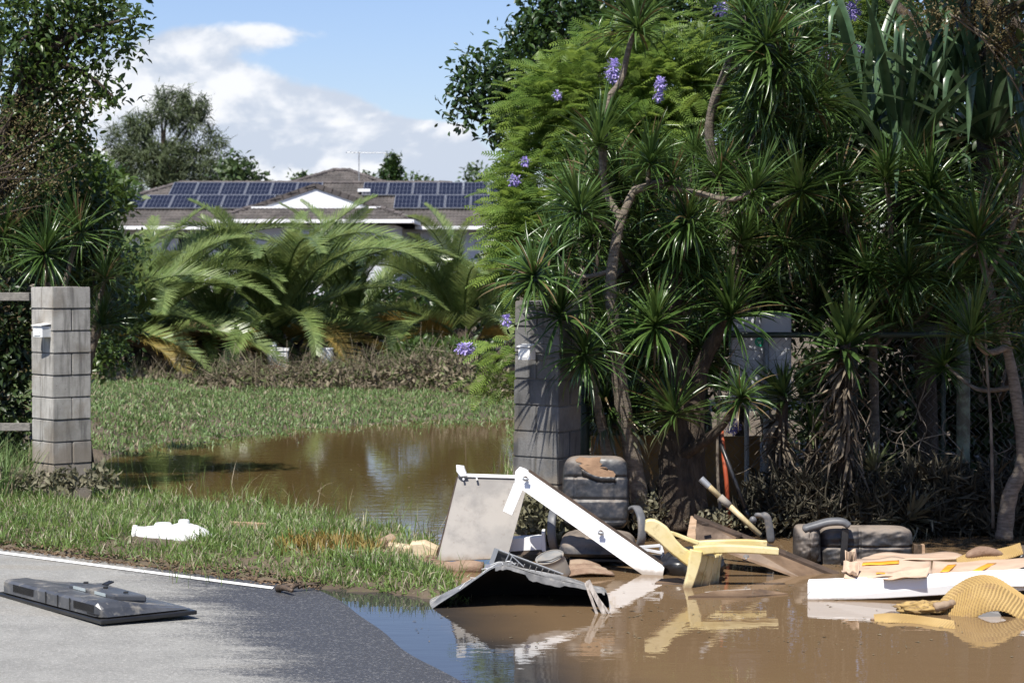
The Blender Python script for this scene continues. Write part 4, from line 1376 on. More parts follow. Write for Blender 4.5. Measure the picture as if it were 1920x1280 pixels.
# ------------------------------------------------------------------ grass, scrub and weeds
def grass(name, label, xs_, ys_, L, mat, W=1.0, lean=.35, wind=(0, 0)):
    N = len(xs_)
    z = ground_z(xs_, ys_) - .01
    P_ = np.stack([xs_, ys_, z], 1)
    third = np.array_split(rng.permutation(N), 3)
    objs = []
    Vs, Fs, Rn = [], [], []
    off = 0
    for sel, (TVb, TFb) in zip(third, BLADES):
        n = len(sel)
        az = rng.random(n) * 6.283
        tl_ = np.abs(rng.normal(0, lean, n))
        ca, sa, ct, st2 = np.cos(az), np.sin(az), np.cos(tl_), np.sin(tl_)
        zx = np.stack([st2 * ca + wind[0], st2 * sa + wind[1], ct], 1); zx /= np.linalg.norm(zx, axis=1, keepdims=True)
        b_ = rng.random(n) * 6.283
        xr = np.stack([np.cos(b_), np.sin(b_), np.zeros(n)], 1)
        yx = np.cross(zx, xr); yx /= np.linalg.norm(yx, axis=1, keepdims=True)
        xx = np.cross(yx, zx)
        R_ = np.stack([xx, yx, zx], 2)
        l_ = L[sel]
        s3 = np.stack([l_, l_ * 0 + .16 * W, l_], 1)
        Pv = np.einsum('nij,nvj->nvi', R_, TVb[None] * s3[:, None, :]) + P_[sel][:, None, :]
        Vs.append(Pv.reshape(-1, 3)); Fs.append((TFb[None] + (np.arange(n) * len(TVb))[:, None, None]).reshape(-1, 4) + off)
        off += n * len(TVb)
        Rn.append(np.repeat(rng.random(n), len(TVb)))
    o = bpy.data.objects.new(name, np_mesh(name, np.concatenate(Vs), np.concatenate(Fs), mat, rnd=np.concatenate(Rn)))
    link(o)
    return tag(o, label, 'grass', kind='stuff')


def clumpy(x, y, sc_=1.0):
    return .5 + .25 * np.sin(x * 3.1 * sc_ + 2 * np.sin(y * 1.7 * sc_)) + .25 * np.sin(y * 4.3 * sc_ + 1.5 * np.sin(x * 2.9 * sc_))


N = 260000
x = rng.uniform(-6.5, 0.1, N); y = rng.uniform(13.8, 23.5, N)
z = ground_z(x, y)
t_ = y - road_y(x) - .03 * np.sin(x * 7) - .03 * np.sin(x * 17)
dens = np.clip((z + .05) / .07, 0, 1) * np.clip(t_ / .12, 0, 1) * (.45 + .55 * clumpy(x, y)) * (.45 + .55 * np.clip(clumpy(x, y, .55) * 2.2, 0, 1))
dens *= np.where(y > 19.5, .6, 1)
keep = (rng.random(N) < dens) & (t_ > .02) & (z > -.05)
keep &= ~((np.abs(x + 4.08) < .3) & (np.abs(y - 20) < .3))
_wf = on(325, 1024, .06)
keep &= ~(((x - _wf.x) / .30) ** 2 + ((y - _wf.y + .12) / .34) ** 2 < 1)
x, y, t_ = x[keep], y[keep], t_[keep]
L_ = (.055 + .085 * rng.random(len(x)) ** 1.4) * (.6 + .6 * clumpy(x, y, 1.7)) * np.clip(.5 + t_ * 1.2, .5, 1.1)
oc = on(620, 1050, 0)
om = ((x - oc.x) ** 2 / .35 ** 2 + (y - oc.y) ** 2 / .5 ** 2 + rng.normal(0, .35, len(x))) < 1
grass('verge_grass', 'mud-flecked green grass on the verge beside the road', x[~om], y[~om], L_[~om], M['grass'], 1.05, .75)
grass('dying_grass', 'orange dying grass patch at the waterline of the verge', x[om], y[om], L_[om], M['grassorange'], 1.5, .6)
# emergent stalks standing in the near water
N = 5200
x = rng.uniform(-5, .1, N); y = rng.uniform(14.6, 24.5, N); z = ground_z(x, y)
keep = (z < 0.0) & (z > -.16) & (rng.random(N) < np.clip(1 + z / .13, 0, 1) * clumpy(x, y, 1.4) * .8)
x, y, z = x[keep], y[keep], z[keep]
grass('reed_stalks', 'sparse grass stalks standing in the shallow pond edge', x, y, .10 + .16 * rng.random(len(x)) - z, M['grass'], .7, .25)
# far lawn
N = 90000
x = rng.uniform(-9, .4, N); y = rng.uniform(24.8, 38.5, N); z = ground_z(x, y)
dens = np.clip((z + .06) / .09, 0, 1) * (.4 + .6 * clumpy(x, y, .8))
keep = rng.random(N) < dens
x, y = x[keep], y[keep]
grass('lawn_grass', 'pale green half-drowned lawn beyond the pond', x, y, (.04 + .06 * rng.random(len(x))), M['grassfar'], 2.0, .65)
# rank dry grass left of the left pillar
N = 3200
x = rng.uniform(-6.2, -4.35, N); y = rng.uniform(19.0, 20.8, N)
grass('rank_grass', 'long rank grass left of the left pillar foot', x, y, .22 + .35 * rng.random(N), M['grassfar'], 1.3, .35)


def scrub(name, label, lobes, n, size, mat, tmpl=LEAF, wid=1.0):
    P_ = []
    tot = sum(l[3] * l[4] for l in lobes)
    for (px, py, Y, rx, ry, rd) in lobes:
        m_ = int(n * rx * ry / tot)
        d = unit(m_); d[:, 2] = np.abs(d[:, 2])
        s_ = Y / FPX
        c_ = np.array(at(px, py, Y))
        P_.append(c_ + d * np.array([rx * s_, rd, ry * s_]) * (rng.random(m_) ** .4)[:, None])
    P_ = np.concatenate(P_)
    gz_ = ground_z(P_[:, 0], P_[:, 1])
    P_[:, 2] = np.maximum(P_[:, 2], gz_ + .02)
    o = scatter(name, tmpl, P_, frames(unit(len(P_)) + np.array([0, 0, .5]), unit(len(P_))), np.stack([size * (.5 + rng.random(len(P_)))] * 3, 1) * np.array([1, wid, 1]), mat)
    return tag(o, label, 'scrub', kind='stuff')


scrub('dead_scrub', 'brown silt-coated scrub along the foot of the palms', [(250, 740, 36.5, 90, 45, 1.0), (350, 745, 36.6, 90, 40, 1.0), (440, 752, 36.4, 70, 62, .9), (530, 755, 36.3, 80, 60, .9), (620, 755, 36.3, 80, 72, .9), (700, 755, 36.3, 80, 70, 1.0), (790, 755, 36.0, 90, 84, 1.0), (870, 760, 35.6, 80, 95, 1.2), (930, 770, 34.5, 60, 80, 1.2), (190, 745, 37, 50, 35, .8)], 26000, .10, M['scrub'], LEAF, .8)
scrub('scrub_stems', 'thin brown stalks sticking out of the scrub', [(450, 735, 36.6, 80, 60, .9), (560, 735, 36.6, 110, 62, .9), (690, 735, 36.6, 110, 72, .9), (820, 735, 36.4, 110, 85, .9), (300, 735, 36.8, 120, 36, .9)], 5000, .34, M['scrub'], NEEDLE, .5)
scrub('green_weeds', 'fresh green weeds on the mound below the upright palm', [(790, 690, 38.5, 70, 55, .6), (860, 680, 38.5, 60, 45, .6)], 4200, .11, M['midleaf'])
for (nm, lab, lobes, n_, sz) in (('mud_weed', 'silt-coated weeds between the grey panel and the office chair', [(1010, 1005, 16.6, 38, 78, .25), (985, 990, 16.7, 20, 70, .2), (1040, 1020, 16.5, 30, 50, .2)], 900, .07),
                                 ('mud_weed', 'silt-coated weeds round the foot of the left pillar', [(185, 915, 19.4, 38, 40, .2), (120, 918, 19.4, 34, 44, .15), (75, 915, 19.5, 50, 30, .25), (20, 915, 19.5, 60, 40, .3)], 900, .06),
                                 ('mud_weed', 'pale muddy weeds at the foot of the thick dark trunk', [(1215, 985, 17.5, 45, 60, .3), (1330, 990, 17.5, 50, 40, .3), (1440, 985, 17.6, 60, 30, .3)], 900, .045)):
    o = scrub(nm, lab, lobes, n_, sz, M['muddyweed'])
scrub('leaf_litter', 'dark dead leaves and twigs banked up along the fence', [(1480, 985, 17.8, 110, 90, .3), (1620, 985, 17.7, 120, 80, .3), (1740, 985, 17.8, 110, 110, .3), (1870, 990, 17.8, 90, 110, .3), (1180, 990, 17.9, 90, 60, .25)], 9000, .17, leafmat('dead litter', (0.018, 0.018, 0.010), (0.085, 0.072, 0.045), .75, .05), LEAF, .2)

# litter fringe between asphalt and grass
N = 2600
x = rng.uniform(-6, -1.3, N); y = road_y(x) + rng.normal(.03, .07, N); z = np.maximum(ground_z(x, y), road_z(x, y)) + .006
o = scatter('edge_litter', LEAF, np.stack([x, y, z], 1), frames(unit(N) * np.array([1, 1, .15])), .018 + .03 * rng.random(N), leafmat('road edge litter', (.09, .055, .03), (.22, .15, .085), .8, .05))
tag(o, 'brown leaf litter along the asphalt edge', 'litter', kind='stuff')
# hedge between palms and house
shrub('garden_hedge', 'dark garden hedge behind the palms at the foot of the house', (-9, 50, .2), [(300, 580, 48, 110, 70, .8), (430, 590, 48, 100, 60, .8), (560, 590, 49, 110, 65, .8), (690, 590, 49, 110, 65, .8), (820, 590, 49, 110, 70, .8), (930, 580, 48, 80, 80, .8), (220, 600, 47, 80, 90, .8), (500, 650, 46, 200, 45, .6), (780, 650, 46, 180, 45, .6), (300, 660, 46, 120, 45, .6)], 40, 16, .22, .22, M['darkleaf'], LEAF, 12)
# more heads filling the thicket
_trees = {o.get('label', ''): o for o in COL.objects if o.name.startswith('dragon_tree')}
for key, lst in (('tall dragon', [(1160, 330, 17.6, 80), (1040, 470, 17.4, 90), (1190, 470, 18.0, 80)]),
                 ('thick twin', [(1320, 660, 18.0, 85), (1180, 690, 18.0, 80), (1310, 540, 18.2, 85)]),
                 ('dragon tree with dense', [(1545, 180, 18.6, 90), (1500, 260, 18.2, 85), (1540, 300, 18.4, 80), (1430, 530, 18.3, 90), (1420, 350, 17.8, 85)]),
                 ('dragon tree between', [(1720, 390, 18.6, 80), (1760, 560, 18.5, 85), (1590, 420, 18.5, 85), (1690, 600, 18.6, 80), (1530, 560, 18.6, 80)]),
                 ('slender dragon', [(1790, 520, 17.6, 85), (1900, 520, 17.5, 85), (1770, 680, 17.8, 70), (1880, 360, 17.6, 85)])):
    t = next(o for l, o in _trees.items() if l.startswith(key))
    for (px, py, Y, r_) in lst:
        rosette(t, px, py, Y, r_, 'dr' if (px + py) % 3 else 'drd', (random.gauss(0, .25), .1))
        q = at(px, py, Y)
        e = hang_on(t, q)
        pp = smooth_path([e, e.lerp(q, .5) + Vector((random.gauss(0, .05), .06, -.12)), q], 5)
        MB().tube(pp, list(np.linspace(.022, .014, len(pp))), 6).build('branch', M['bark'], t, True)

# the rest of the thicket's heads, spread unevenly
_roots = [(1190, 'tall dragon'), (1080, 'dragon tree leaning'), (1290, 'thick twin'), (1430, 'dragon tree with dense'), (1640, 'dragon tree between'), (1860, 'slender dragon')]
_r = random.Random(77)
for i in range(125):
    px, py = _r.uniform(1030, 1925), _r.uniform(120, 800)
    if 1330 < px < 1545 and 500 < py < 800: continue
    if px < 1110 and (py > 560 or py < 300): continue
    if px < 1300 and py < 260: continue
    if px > 1560 and py < 330: continue
    if px > 1500 and py > 640: continue
    key = min(_roots, key=lambda q: abs(q[0] - px))[1]
    t = next(o for l, o in _trees.items() if l.startswith(key))
    Y = _r.uniform(17.5, 19.3)
    rosette(t, int(px), int(py), Y, _r.uniform(45, 118), 'dr' if _r.random() < .6 else 'drd', (_r.gauss(0, .35), _r.gauss(.1, .25)))
    q = at(px, py, Y)
    e = hang_on(t, q)
    pp = smooth_path([e, e.lerp(q, .5) + Vector((_r.gauss(0, .07), .08, -.18 * (q - e).length)), q], 5)
    MB().tube(pp, list(np.linspace(.02, .012, len(pp))), 6).build('branch', M['darkbark'], t, True)
# drifting scraps on the water
N = 3600
x = np.concatenate([rng.uniform(-4.2, 0, 1400), rng.uniform(-.6, 3.4, 2200)]); y = np.concatenate([rng.uniform(18.0, 30, 1400), rng.uniform(12.2, 17.6, 2200)])
ok = (ground_z(x, y) < -.01) & (rng.random(N) < clumpy(x, y, 1.3) ** 2.2 * 1.1)
x, y = x[ok], y[ok]
N = len(x)
o = scatter('floating_scraps', LEAF_S, np.stack([x, y, np.full(N, .004)], 1), frames(unit(N) * np.array([1, 1, .03])), .012 + .03 * rng.random(N) ** 2, leafmat('wet scraps', (.06, .045, .025), (.26, .22, .14), .6, .05))
tag(o, 'tiny leaves and straw drifting on the flood water', 'litter', kind='stuff')
# ------------------------------------------------------------------ gate pillars of concrete blocks
def blockmat(name, a, b, stain):
    m, k, p, out = newmat(name)
    geo = k.n('ShaderNodeNewGeometry').outputs['Position']
    oi = k.n('ShaderNodeObjectInfo').outputs['Random']
    c = k.mix(k.smooth(k.noise(geo, 5, 6, .65), .3, .7), a, b)
    streak = k.noise(k.mapping(geo, scale=(1, 1, .12)), 13, 6, .65)
    c = k.mix(k.smooth(streak, .48, .70, 0, .8), c, stain)
    c = k.mix(k.smooth(k.noise(geo, 2.6, 5, .6), .5, .68, 0, .5), c, (.20, .165, .12))
    hs = k.n('ShaderNodeHueSaturation'); k.put(hs.inputs['Color'], c)
    k.put(hs.inputs['Value'], k.lin(oi, 0, 1, .84, 1.12))
    sp = k.n('ShaderNodeSeparateXYZ'); k.put(sp.inputs[0], geo)
    # silt tide mark left by the flood on the lower courses
    tide = k.smooth(k.m('ADD', sp.outputs[2], k.m('MULTIPLY', k.noise(geo, 6, 4, .6), .30)), .62, .78, .55, 0)
    c = k.mix(tide, hs.outputs[0], (.24, .19, .135))
    c = k.mix(k.smooth(k.noise(geo, 60, 3, .6), .62, .75, 0, .5), c, (.07, .065, .06))
    k.put(p.inputs['Base Color'], c)
    p.inputs['Roughness'].default_value = .92
    bump(k, p, k.noise(geo, 80, 4, .7), .55, .006)
    return m


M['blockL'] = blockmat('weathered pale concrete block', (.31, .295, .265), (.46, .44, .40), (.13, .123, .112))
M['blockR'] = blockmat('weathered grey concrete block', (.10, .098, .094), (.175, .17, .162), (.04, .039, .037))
M['mortar'] = surf('dark recessed mortar', (.085, .078, .068), (.15, .14, .12), 20, .95)


def half_block():
    b_ = MB().box((0, 0, 0), (.190, .388, .192))
    o = b_.build('concrete_block', None, bevel=0)
    bm = bmesh.new(); bm.from_mesh(o.data)
    bmesh.ops.bevel(bm, geom=list(bm.edges), offset=.006, segments=2, affect='EDGES')
    bm.to_mesh(o.data); bm.free()
    me = o.data; bpy.data.objects.remove(o)
    return me


def pillar(label, cx, cy, ztop, rot, mat, n, lean=(0, 0)):
    t = thing('gate_pillar', label, 'pillar', (cx, cy, ztop - n * .2))
    t.rotation_euler = (lean[0], lean[1], rot)
    me = half_block(); me.materials.append(mat)
    h_ = n * .2
    core = MB().box((0, 0, h_ / 2 - .005), (.366, .366, h_ - .012)).build('mortar_core', M['mortar'], t, world=False)
    r_ = random.Random(int(cx * 100))
    for i in range(n):
        for s_ in (-1, 1):
            o = bpy.data.objects.new('concrete_block', me)
            COL.objects.link(o)
            o.parent = t
            a = (i % 2) * math.pi / 2
            off = Vector((s_ * .0985, 0, 0)); off.rotate(Euler((0, 0, a)))
            o.location = off + Vector((r_.gauss(0, .0015), r_.gauss(0, .0015), i * .2 + .1))
            o.rotation_euler = (r_.gauss(0, .003), r_.gauss(0, .003), a + r_.gauss(0, .006))
    return t


PLx, PLy = at(112, 600, 20).x, 20.05
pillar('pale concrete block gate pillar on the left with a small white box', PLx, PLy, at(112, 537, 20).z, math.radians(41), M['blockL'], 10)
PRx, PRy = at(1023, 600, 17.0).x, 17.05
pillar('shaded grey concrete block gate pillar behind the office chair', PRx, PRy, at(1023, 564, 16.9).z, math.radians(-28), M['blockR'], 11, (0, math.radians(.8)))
M['whiteplastic'] = surf('white moulded plastic', (.66, .66, .64), (.72, .72, .70), 6, .4, dirt=(.42, .37, .30), dirt_amt=.36, dirt_scale=5)


def wallbox(label, px, py, Y, rotz, w_, h_, d_):
    c_ = at(px, py, Y)
    t = thing('intercom_box', label, 'box', c_, rot=(0, 0, rotz))
    MB().box((0, 0, 0), (w_, d_, h_)).build('housing', M['whiteplastic'], t, bevel=.006, world=False)
    MB().prism([(-w_ / 2 - .006, -d_ / 2 - .012, h_ / 2 + .004), (w_ / 2 + .006, -d_ / 2 - .012, h_ / 2 + .004), (w_ / 2 + .006, d_ / 2, h_ / 2 + .02), (-w_ / 2 - .006, d_ / 2, h_ / 2 + .02)], (0, 0, .008)).build('lid', M['whiteplastic'], t, world=False)
    MB().box((0, -d_ / 2 - .003, -h_ * .1), (w_ * .6, .004, h_ * .45)).build('face_plate', M['whiteplastic'], t, bevel=.002, world=False)
    return t


nl_ = Vector((-math.sin(math.radians(49)), -math.cos(math.radians(49)), 0))
bx_ = Vector((PLx, PLy, 0)) + nl_ * .265 + Vector((-.065, .055, 0))
t = wallbox('small white box fixed to the left pillar', 81, 622, 19.82, math.radians(-40), .135, .10, .13)
t = wallbox('small white box fixed to the right pillar', 988, 663, 16.72, math.radians(-28), .10, .095, .10)

# timber rail running left from the left pillar
M['greytimber'] = surf('weathered grey timber', (.14, .13, .115), (.22, .205, .18), 7, .9, stretch=(1, 6, 6), bumps=.4)
t = thing('fence_rail', 'weathered grey timber rail running left from the left pillar', 'fence', at(-80, 556, 20.4))
MB().bar(at(-140, 556, 20.6), at(58, 556, 20.1), .06, .075).build('rail', M['greytimber'], t, bevel=.004)
MB().bar(Vector((at(-100, 0, 20.55).x, 20.62, 0)), Vector((at(-100, 0, 20.55).x, 20.62, 2.0)), .09, .09, (0, 1, 0)).build('post', M['greytimber'], t)
MB().bar(at(-140, 800, 20.6), at(58, 800, 20.1), .04, .07).build('rail', M['greytimber'], t, bevel=.004)

# chain-link fence along the right
FY = 18.0
M['wire'] = surf('dull fence wire', (.10, .10, .095), (.17, .165, .155), 8, .6, metal=.4)
M['greenpost'] = surf('pale mossy green post', (.13, .17, .12), (.21, .25, .19), 9, .8, dirt=(.09, .09, .065), dirt_amt=.5, dirt_scale=7)
M['darkgreenpost'] = surf('dark green painted post', (.02, .035, .025), (.035, .05, .038), 9, .6, dirt=(.12, .09, .06), dirt_amt=.3)
fx0, fx1 = at(1100, 800, FY).x, at(2000, 800, FY).x
fz0, fz1 = .06, 1.60
t = thing('chain_link_fence', 'dark chain-link fence running right from the gate pillar through the plants', 'fence', (fx0, FY, 0))
nw_ = int((fx1 - fx0) / .056)
Vs, Fs = [], []
for i in range(nw_):
    b_ = MB()
    xw = fx0 + i * .056
    pts = []
    nz_ = int((fz1 - fz0) / .056)
    for j in range(nz_ + 1):
        sgn = 1 if j % 2 else -1
        pts.append((xw + sgn * .030, FY + sgn * .003 + .03 * math.sin(xw * 2.3 + j * .1), fz0 + j * .056))
    b_.tube(pts, .0021, 3, cap=False)
    off = len(Vs)
    Vs += b_.v; Fs += [tuple(q + off for q in f_) for f_ in b_.f]
o = bpy.data.objects.new('wire_mesh', np_mesh('wire_mesh', Vs, Fs, M['wire'])); COL.objects.link(o); child_of(o, t)
MB().tube([(fx0, FY + .03, fz1), (fx1, FY + .03, fz1)], .024, 8).build('top_rail', M['darkgreenpost'], t, True)
MB().tube([(at(1816, 0, FY).x, FY + .06, -.1), (at(1816, 0, FY).x - .01, FY + .06, 1.9)], .055, 14).build('post', M['greenpost'], t, True)
MB().tube([(at(1096, 0, 17.6).x, 17.6, -.1), (at(1096, 0, 17.6).x, 17.6, 1.75)], .045, 12).build('post', M['darkgreenpost'], t, True)
MB().tube([(at(1775, 0, 18.1).x, 18.12, -.1), (at(1775, 0, 18.1).x, 18.12, 1.6)], .018, 10).build('post', M['darkgreenpost'], t, True)
MB().tube([(at(1440, 0, 18.1).x, 18.12, -.1), (at(1440, 0, 18.1).x, 18.12, 1.6)], .024, 10).build('post', M['steel'], t, True)

# things behind the fence
M['orange'] = surf('faded orange board', (.22, .115, .03), (.30, .165, .05), 4, .7, dirt=MUD, dirt_amt=.45, dirt_scale=3)
for (lab, a, b, y0, y1, Y) in (('faded orange board standing behind the fence by the pillar', 1108, 1262, 820, 960, 18.35), ('faded orange board right of the thick trunk behind the fence', 1318, 1425, 822, 955, 18.5)):
    t = thing('orange_board', lab, 'board', at((a + b) / 2, y1, Y))
    MB().prism([at(a, y1 + 10, Y), at(b, y1 + 10, Y), at(b, y0, Y), at(a, y0 + 2, Y)], (0, .03, 0)).build('board_face', M['orange'], t, bevel=.003)
    MB().bar(at(a, y0 - 1, Y - .01), at(b, y0 - 3, Y - .01), .05, .02).build('top_strip', M['orange'], t)
M['greysheet'] = surf('pale grey painted sheet metal', (.44, .46, .49), (.50, .52, .55), 2.5, .45, dirt=(.45, .42, .38), dirt_amt=.34, dirt_scale=2)
M['greendot'] = surf('green round sticker', (.01, .30, .17), (.015, .36, .21), 10, .5)
M['plainwhite'] = surf('white print', (.8, .8, .8), (.82, .82, .82), 5, .6)
t = thing('metal_cabinet', 'pale grey metal sheet with a round green sticker behind the fence', 'cabinet', at(1430, 800, 18.7))
GS = 18.2
cb = MB().prism([at(1368, 762, GS), at(1484, 756, GS), at(1484, 588, GS), at(1430, 588, GS), at(1372, 598, GS)], (.02, .35, 0)).build('casing', M['greysheet'], t, bevel=.012)
MB().bar(at(1372, 676, GS - .005), at(1482, 674, GS - .005), .012, .004, (0, 1, 0)).build('seam', M['steel'], t)
c_ = at(1424, 641, GS - .006)
MB().lathe([(0, .002), (.040, .002), (.040, -.002)], 28, Euler((math.pi / 2, 0, 0)).to_matrix(), c_).build('sticker', M['greendot'], t)
v_ = c_ + Vector((0, -.004, 0))
for q0, q1 in (((-.016, .012), (-.006, -.014)), ((-.006, -.014), (.0, .004)), ((.0, .004), (.006, -.014)), ((.006, -.014), (.016, .012))):
    MB().bar(v_ + Vector((q0[0], 0, q0[1])), v_ + Vector((q1[0], 0, q1[1])), .003, .0045, (0, 1, 0)).build('mark', M['plainwhite'], t)
for (a, b) in (((1400, 760), (1400, 985)), ((1470, 758), (1470, 985))):
    MB().tube([at(*a, GS + .1), at(*b, GS + .1)], .02, 8).build('leg', M['steel'], t)
t = thing('dark_beam', 'dark grey horizontal beam in the shade behind the large yucca', 'beam', at(1600, 620, 19))
MB().bar(at(1590, 612, 19), at(1770, 622, 19), .08, .13).build('beam', M['darkgreenpost'], t, bevel=.006)
MB().bar(at(1600, 612, 19.06), at(1600, 990, 19.06), .07, .07, (0, 1, 0)).build('post', M['darkgreenpost'], t)
M['redpole'] = surf('orange-red painted pole', (.30, .055, .02), (.38, .08, .03), 8, .5, dirt=(.20, .10, .06), dirt_amt=.40, dirt_scale=8)
t = thing('orange_pole', 'orange-red pole standing against the fence', 'pole', at(1366, 985, 17.7))
MB().tube([at(1368, 988, 17.7), at(1362, 900, 17.7), at(1352, 805, 17.75)], .019, 9).build('shaft', M['redpole'], t, True)
MB().tube([at(1352, 806, 17.75), at(1351.5, 798, 17.75)], .022, 9).build('end_cap', M['redpole'], t, True)
M['blackplastic'] = surf('black plastic', (.014, .014, .015), (.03, .03, .032), 8, .35, dirt=MUD, dirt_amt=.30, dirt_scale=5)
t = thing('black_pole', 'black pole leaning beside the orange-red pole', 'pole', at(1400, 965, 17.6))
MB().tube([at(1402, 965, 17.55), at(1372, 885, 17.65), at(1344, 812, 17.75)], .017, 9).build('shaft', M['blackplastic'], t, True)
MB().tube([at(1404, 970, 17.54), at(1398, 955, 17.56)], .022, 9).build('grip', M['blackplastic'], t, True)

# white things under the palms
t = thing('white_post', 'white square garden post under the middle palm', 'post', at(528, 712, 38.8))
MB().bar(at(531, 715, 38.8), at(531, 655, 38.8), .17, .17, (0, 1, 0)).build('post_shaft', M['white'], t, bevel=.01)
MB().bar(at(531, 657, 38.8), at(531, 652, 38.8), .21, .21, (0, 1, 0)).build('post_cap', M['white'], t)
t = thing('white_urn', 'white rounded garden ornament under the middle palm fronds', 'ornament', at(613, 700, 38.8))
MB().lathe([(0.02, 0), (.09, 0), (.06, .08), (.05, .16), (.11, .26), (.12, .36), (.10, .44), (.12, .47), (.02, .47)], 16, c=at(613, 702, 38.8)).build('urn_body', M['white'], t, True)
t = thing('garden_statue', 'small pale garden statue left of the white post', 'ornament', at(513, 705, 39))
MB().lathe([(.02, 0), (.12, 0), (.11, .12), (.07, .16), (.10, .30), (.11, .40), (.05, .46), (.07, .52), (.06, .58), (.01, .61)], 12, c=at(512, 705, 39)).build('figure', M['white'], t, True)
MB().box(at(512, 709, 39), (.3, .3, .1)).build('plinth', M['white'], t)
M['redplastic'] = surf('dull red plastic', (.22, .025, .02), (.28, .04, .03), 6, .5)
t = thing('red_crate', 'small dull red crate beside the white post', 'crate', at(512, 708, 38.6))
bb = MB()
cc = at(512, 697, 38.6)
for sx in (-1, 1):
    bb.box(cc + Vector((sx * .16, 0, 0)), (.015, .25, .18)); bb.box(cc + Vector((0, sx * .12, 0)), (.32, .015, .18))
bb.box(cc + Vector((0, 0, -.09)), (.32, .25, .015)); bb.box(cc + Vector((0, -.125, .1)), (.36, .02, .03))
bb.build('crate_body', M['redplastic'], t)

# ------------------------------------------------------------------ television lying face down on the road
M['tvback'] = surf('dusty black television shell', (.045, .048, .055), (.085, .088, .095), 4, .36, dirt=(.20, .185, .16), dirt_amt=.42, dirt_scale=7, grime=(.22, .21, .19))
M['tvblack'] = surf('black television rim', (.010, .010, .011), (.02, .02, .021), 6, .3)
M['tvpanel'] = surf('pale grey connector plate', (.35, .40, .40), (.42, .46, .46), 6, .5)
tc0 = on(190, 1177, .04)
tz = float(road_z(tc0.x, tc0.y))
S_ = Vector((.80, .60, 0)).normalized(); Lg = Vector((-.66, .75, 0)).normalized()
Lg = (Lg - S_ * Lg.dot(S_) * .7).normalized()
tv = thing('television', 'flat television lying face down on the asphalt', 'television', (tc0.x, tc0.y, tz))
TO = Vector((tc0.x, tc0.y, tz + .004))


def tvp(l, s, h_):
    return TO + Lg * l + S_ * s + Vector((0, 0, 1)) * h_


TL, TS = 1.42, .64
MB().prism([tvp(0, 0, .008), tvp(TL, 0, .008), tvp(TL, TS, .008), tvp(0, TS, .008)], (0, 0, .026)).build('bezel', M['tvblack'], tv, bevel=.006)
prof = [(.012, .042), (.014, .108), (.03, .122), (.17, .122), (.22, .108), (.34, .085), (.60, .050), (.62, .042)]
bd = MB()
nP = len(prof)
ls = [.035, .06, .10, .30, .60, .90, 1.34, 1.39]
hs_ = [.0, .62, 1, 1, 1, 1, 1, .2]
for l, hm in zip(ls, hs_):
    for s_, h_ in prof:
        bd.v.append(tuple(tvp(l, s_ + (.05 * (1 - hm) if s_ < .05 else 0), .042 + (h_ - .042) * hm)))
for i in range(len(ls) - 1):
    for j in range(nP - 1):
        bd.f.append((i * nP + j, (i + 1) * nP + j, (i + 1) * nP + j + 1, i * nP + j + 1))
bd.f.append(tuple(range(nP))); bd.f.append(tuple(range((len(ls) - 1) * nP, len(ls) * nP)))
shell = bd.build('back_shell', M['tvback'], tv, bevel=.008)
MB().prism([tvp(.22, .19, .10), tvp(.80, .19, .10), tvp(.80, .42, .085), tvp(.22, .42, .075)], (0, 0, .044)).build('electronics_cover', M['tvback'], tv, bevel=.012)
MB().prism([tvp(.30, .186, .122), tvp(.44, .186, .122), tvp(.44, .186, .140), tvp(.30, .186, .140)], tuple(S_ * -.004)).build('connector_plate', M['tvpanel'], tv)
MB().prism([tvp(.56, .186, .122), tvp(.72, .186, .122), tvp(.72, .186, .140), tvp(.56, .186, .140)], tuple(S_ * -.004)).build('connector_plate', M['tvpanel'], tv)
for l in (.26, .52, .78):
    MB().box(tvp(l, .30, .143), (.03, .018, .012)).build('wall_mount_boss', M['tvblack'], tv, bevel=.003)
MB().prism([tvp(.64, .37, .132), tvp(.70, .37, .132), tvp(.70, .42, .148), tvp(.64, .42, .148)], (0, 0, .008)).build('cable_clip', M['tvblack'], tv)
vs_ = MB()
for i in range(20):
    l = .12 + i * .013
    vs_.prism([tvp(l, .0125, .062), tvp(l + .006, .0125, .062), tvp(l + .006, .0125, .108), tvp(l, .0125, .108)], tuple(S_ * -.004))
for i in range(22):
    l = .92 + i * .013
    vs_.prism([tvp(l, .0125, .062), tvp(l + .006, .0125, .062), tvp(l + .006, .0125, .108), tvp(l, .0125, .108)], tuple(S_ * -.004))
o = vs_.build('vent_slots', M['tvblack'], tv); o['kind'] = 'stuff'
for l in (.42, .58, .74):
    MB().prism([tvp(l, .013, .045), tvp(l + .008, .013, .045), tvp(l + .008, .013, .115), tvp(l, .013, .115)], tuple(S_ * -.006)).build('seam_rib', M['tvblack'], tv)
for i in range(7):
    q = tvp(.06 + .022 * i, .0115, .054)
    MB().box(q, (.01, .01, .009)).build('socket', M['tvblack'], tv)

# ------------------------------------------------------------------ white moulded plastic fitting in the grass
wp = thing('plastic_fitting', 'white lumpy plastic fitting lying in the verge grass', 'plastic part', on(325, 1030, .06))
c0 = on(325, 1026, .06)
Yp = c0.y
s_ = Yp / FPX


